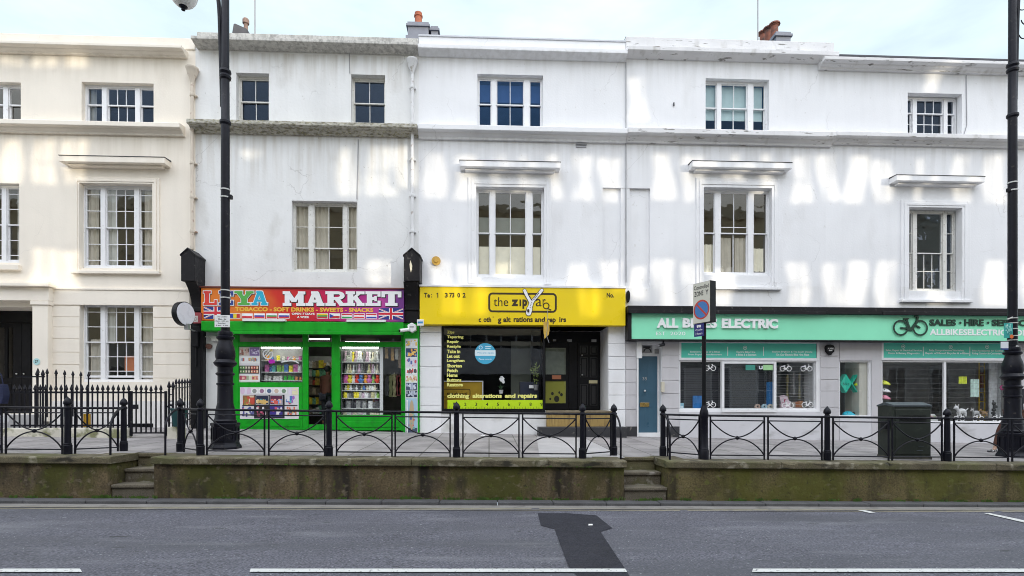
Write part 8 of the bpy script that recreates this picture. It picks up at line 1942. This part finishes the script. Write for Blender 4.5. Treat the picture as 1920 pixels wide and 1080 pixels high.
for a, c, t_, b_, s in ((800,836,288,370,-3),(851,890,292,372,9),(925,945,290,368,2),(975,1000,292,368,-2),(1034,1054,290,372,-5),(1076,1110,292,374,4),(1130,1168,296,374,-4),(1229,1266,286,374,-6),(1280,1314,292,378,5),(1362,1392,288,340,0),(1425,1448,290,372,2),(1487,1521,293,379,2),(1543,1576,290,376,-9),(1588,1624,292,379,5),(1641,1675,300,379,-3),(1700,1708,300,372,4),(1717,1729,296,380,3),(1790,1820,292,378,0),(1852,1890,290,382,-7),(1930,1965,290,382,4)): patch(a,c,t_,b_,s)
for a, c, t_, b_ in ((813,850,488,596),(862,898,494,594),(940,975,486,520),(1070,1104,494,600),(1130,1170,490,552),(1186,1216,500,560),(1229,1267,488,575),(1284,1312,492,575),(1338,1376,500,575),(1480,1517,492,574),(1548,1580,493,574),(1588,1626,490,575),(1646,1682,488,575),(1746,1776,492,575),(1846,1890,490,575),(1920,1960,490,575)): patch(a,c,t_,b_)
patch(1181,1213,146,224); patch(1735,1765,131,170); patch(455,485,280,300)
Op = thing('terrace_across_the_street', 'tan stucco terrace over the road, mirrored in the upper windows, pierced to shape sun patches', 'building', (0, YO, 0))
holes = []
for pt in PATCH:
    holes.append([op_from(px, py) for px, py in pt])
cu = bpy.data.curves.new('terrace_mask_wall', 'CURVE'); cu.dimensions = '2D'; cu.fill_mode = 'BOTH'; cu.extrude = 0.03
def spl(pts):
    s = cu.splines.new('POLY'); s.points.add(len(pts)-1)
    for q, p in zip(s.points, pts): q.co = (p[0], p[1], 0, 1)
    s.use_cyclic_u = True
spl([(-60,-0.8),(60,-0.8),(60,HO),(-60,HO)])
for h in holes: spl(h)
ob = bpy.data.objects.new('tmp', cu); COL.objects.link(ob); dg = bpy.context.evaluated_depsgraph_get(); me = bpy.data.meshes.new_from_object(ob.evaluated_get(dg)); bpy.data.objects.remove(ob)
me.transform(Matrix.Rotation(math.pi/2, 4, 'X'))
M_TAN = mat('tan_stucco',(0.80,0.66,0.46),0.8,var=0.1,scale=0.6)
me.materials.clear(); me.materials.append(M_TAN); o = bpy.data.objects.new('wall', me); COL.objects.link(o); o.parent = Op
b = MB()
for (z0, z1, p) in ((HO-0.45,HO-0.05,0.25),(10.75,10.95,0.10),(5.25,5.5,0.10)): b.box(-60, 60, YO+0.061, YO+0.061+p, z0, z1)
b.build('cornice', mat('pale_tan_trim',(0.70,0.60,0.46),0.8), Op)
b = MB()
for i, h in enumerate(holes):
    if i % 3 == 1: continue
    xa, xb = min(p[0] for p in h), max(p[0] for p in h); za, zb_ = min(p[1] for p in h), max(p[1] for p in h)
    f = 0.35+0.3*rp.random(); b.box(xa+(xb-xa)*f-0.035, xa+(xb-xa)*f+0.035, YO-0.02, YO+0.02, za-0.02, zb_+0.02)
    if i % 2: b.box(xa, xb, YO-0.025, YO-0.021, za+(zb_-za)*0.45, za+(zb_-za)*0.45+0.06)
b.build('patch_softening_bar', M_TRIM, Op)  # bars added across the openings to soften the sun patches
b = MB(); g = MB(); xx = -38.0; k = 0
while xx < 38:
    if -8 < xx < 5: xx += 2.9; continue
    for (z0, z1) in ((1.0,3.9),):
        g.rectxz(xx, xx+1.1, z0, z1, YO+0.075) if False else g.face([(xx+1.1,YO+0.07,z0),(xx,YO+0.07,z0),(xx,YO+0.07,z1),(xx+1.1,YO+0.07,z1)])
        b.box(xx-0.1, xx, YO+0.062, YO+0.14, z0-0.1, z1+0.1); b.box(xx+1.1, xx+1.2, YO+0.062, YO+0.14, z0-0.1, z1+0.1); b.box(xx, xx+1.1, YO+0.062, YO+0.13, z1, z1+0.1); b.box(xx, xx+1.1, YO+0.062, YO+0.13, z0-0.1, z0); b.box(xx+0.52, xx+0.58, YO+0.075, YO+0.10, z0, z1); b.box(xx, xx+1.1, YO+0.076, YO+0.099, (z0+z1)/2-0.03, (z0+z1)/2+0.03)
    xx += 2.9
b.build('window_frame', M_TRIM, Op); g.build('window_pane', mat('dark_far_glass',(0.03,0.035,0.045),0.1), Op)
for (xa, xb, alb) in ((-60,-7,0.55),(5,60,0.62)):
    b2 = MB(); zz = 0.2
    while zz < 5.1: b2.box(xa, xb, YO+0.031, YO+0.058, zz, zz+0.44); zz += 0.46
    b2.build('ground_storey', mat('grey_rusticated_stone_%d' % int(alb*100),(alb,alb*0.96,alb*0.94),0.8,var=0.1), Op)
b2 = MB(); b2.box(-6.99, 4.99, YO+0.031, YO+0.05, 0.2, 3.45); b2.box(-6.99, 4.99, YO+0.031, YO+0.05, 5.1, 5.9); b2.build('dark_shopfront', mat('dark_shop_glazing',(0.02,0.02,0.024),0.4), Op)
b2 = MB(); b2.box(-6.99, 4.99, YO+0.031, YO+0.09, 3.46, 5.09)
for k in range(13): b2.box(-6.9+0.95*k, -6.8+0.95*k, YO+0.051, YO+0.09, 5.091, 5.9)
b2.build('grey_panel', mat('grey_far_panel',(0.72,0.71,0.76),0.7,var=0.08), Op)
b = MB(); b.box(-60, 60, -8.0, YO-0.07, -0.8, 0.0) if False else None
b = MB(); b.box(-60, 60, YO+0.061, YO+2.0, -0.9, 0.14); struct(b.build('far_pavement', M_PAVE))
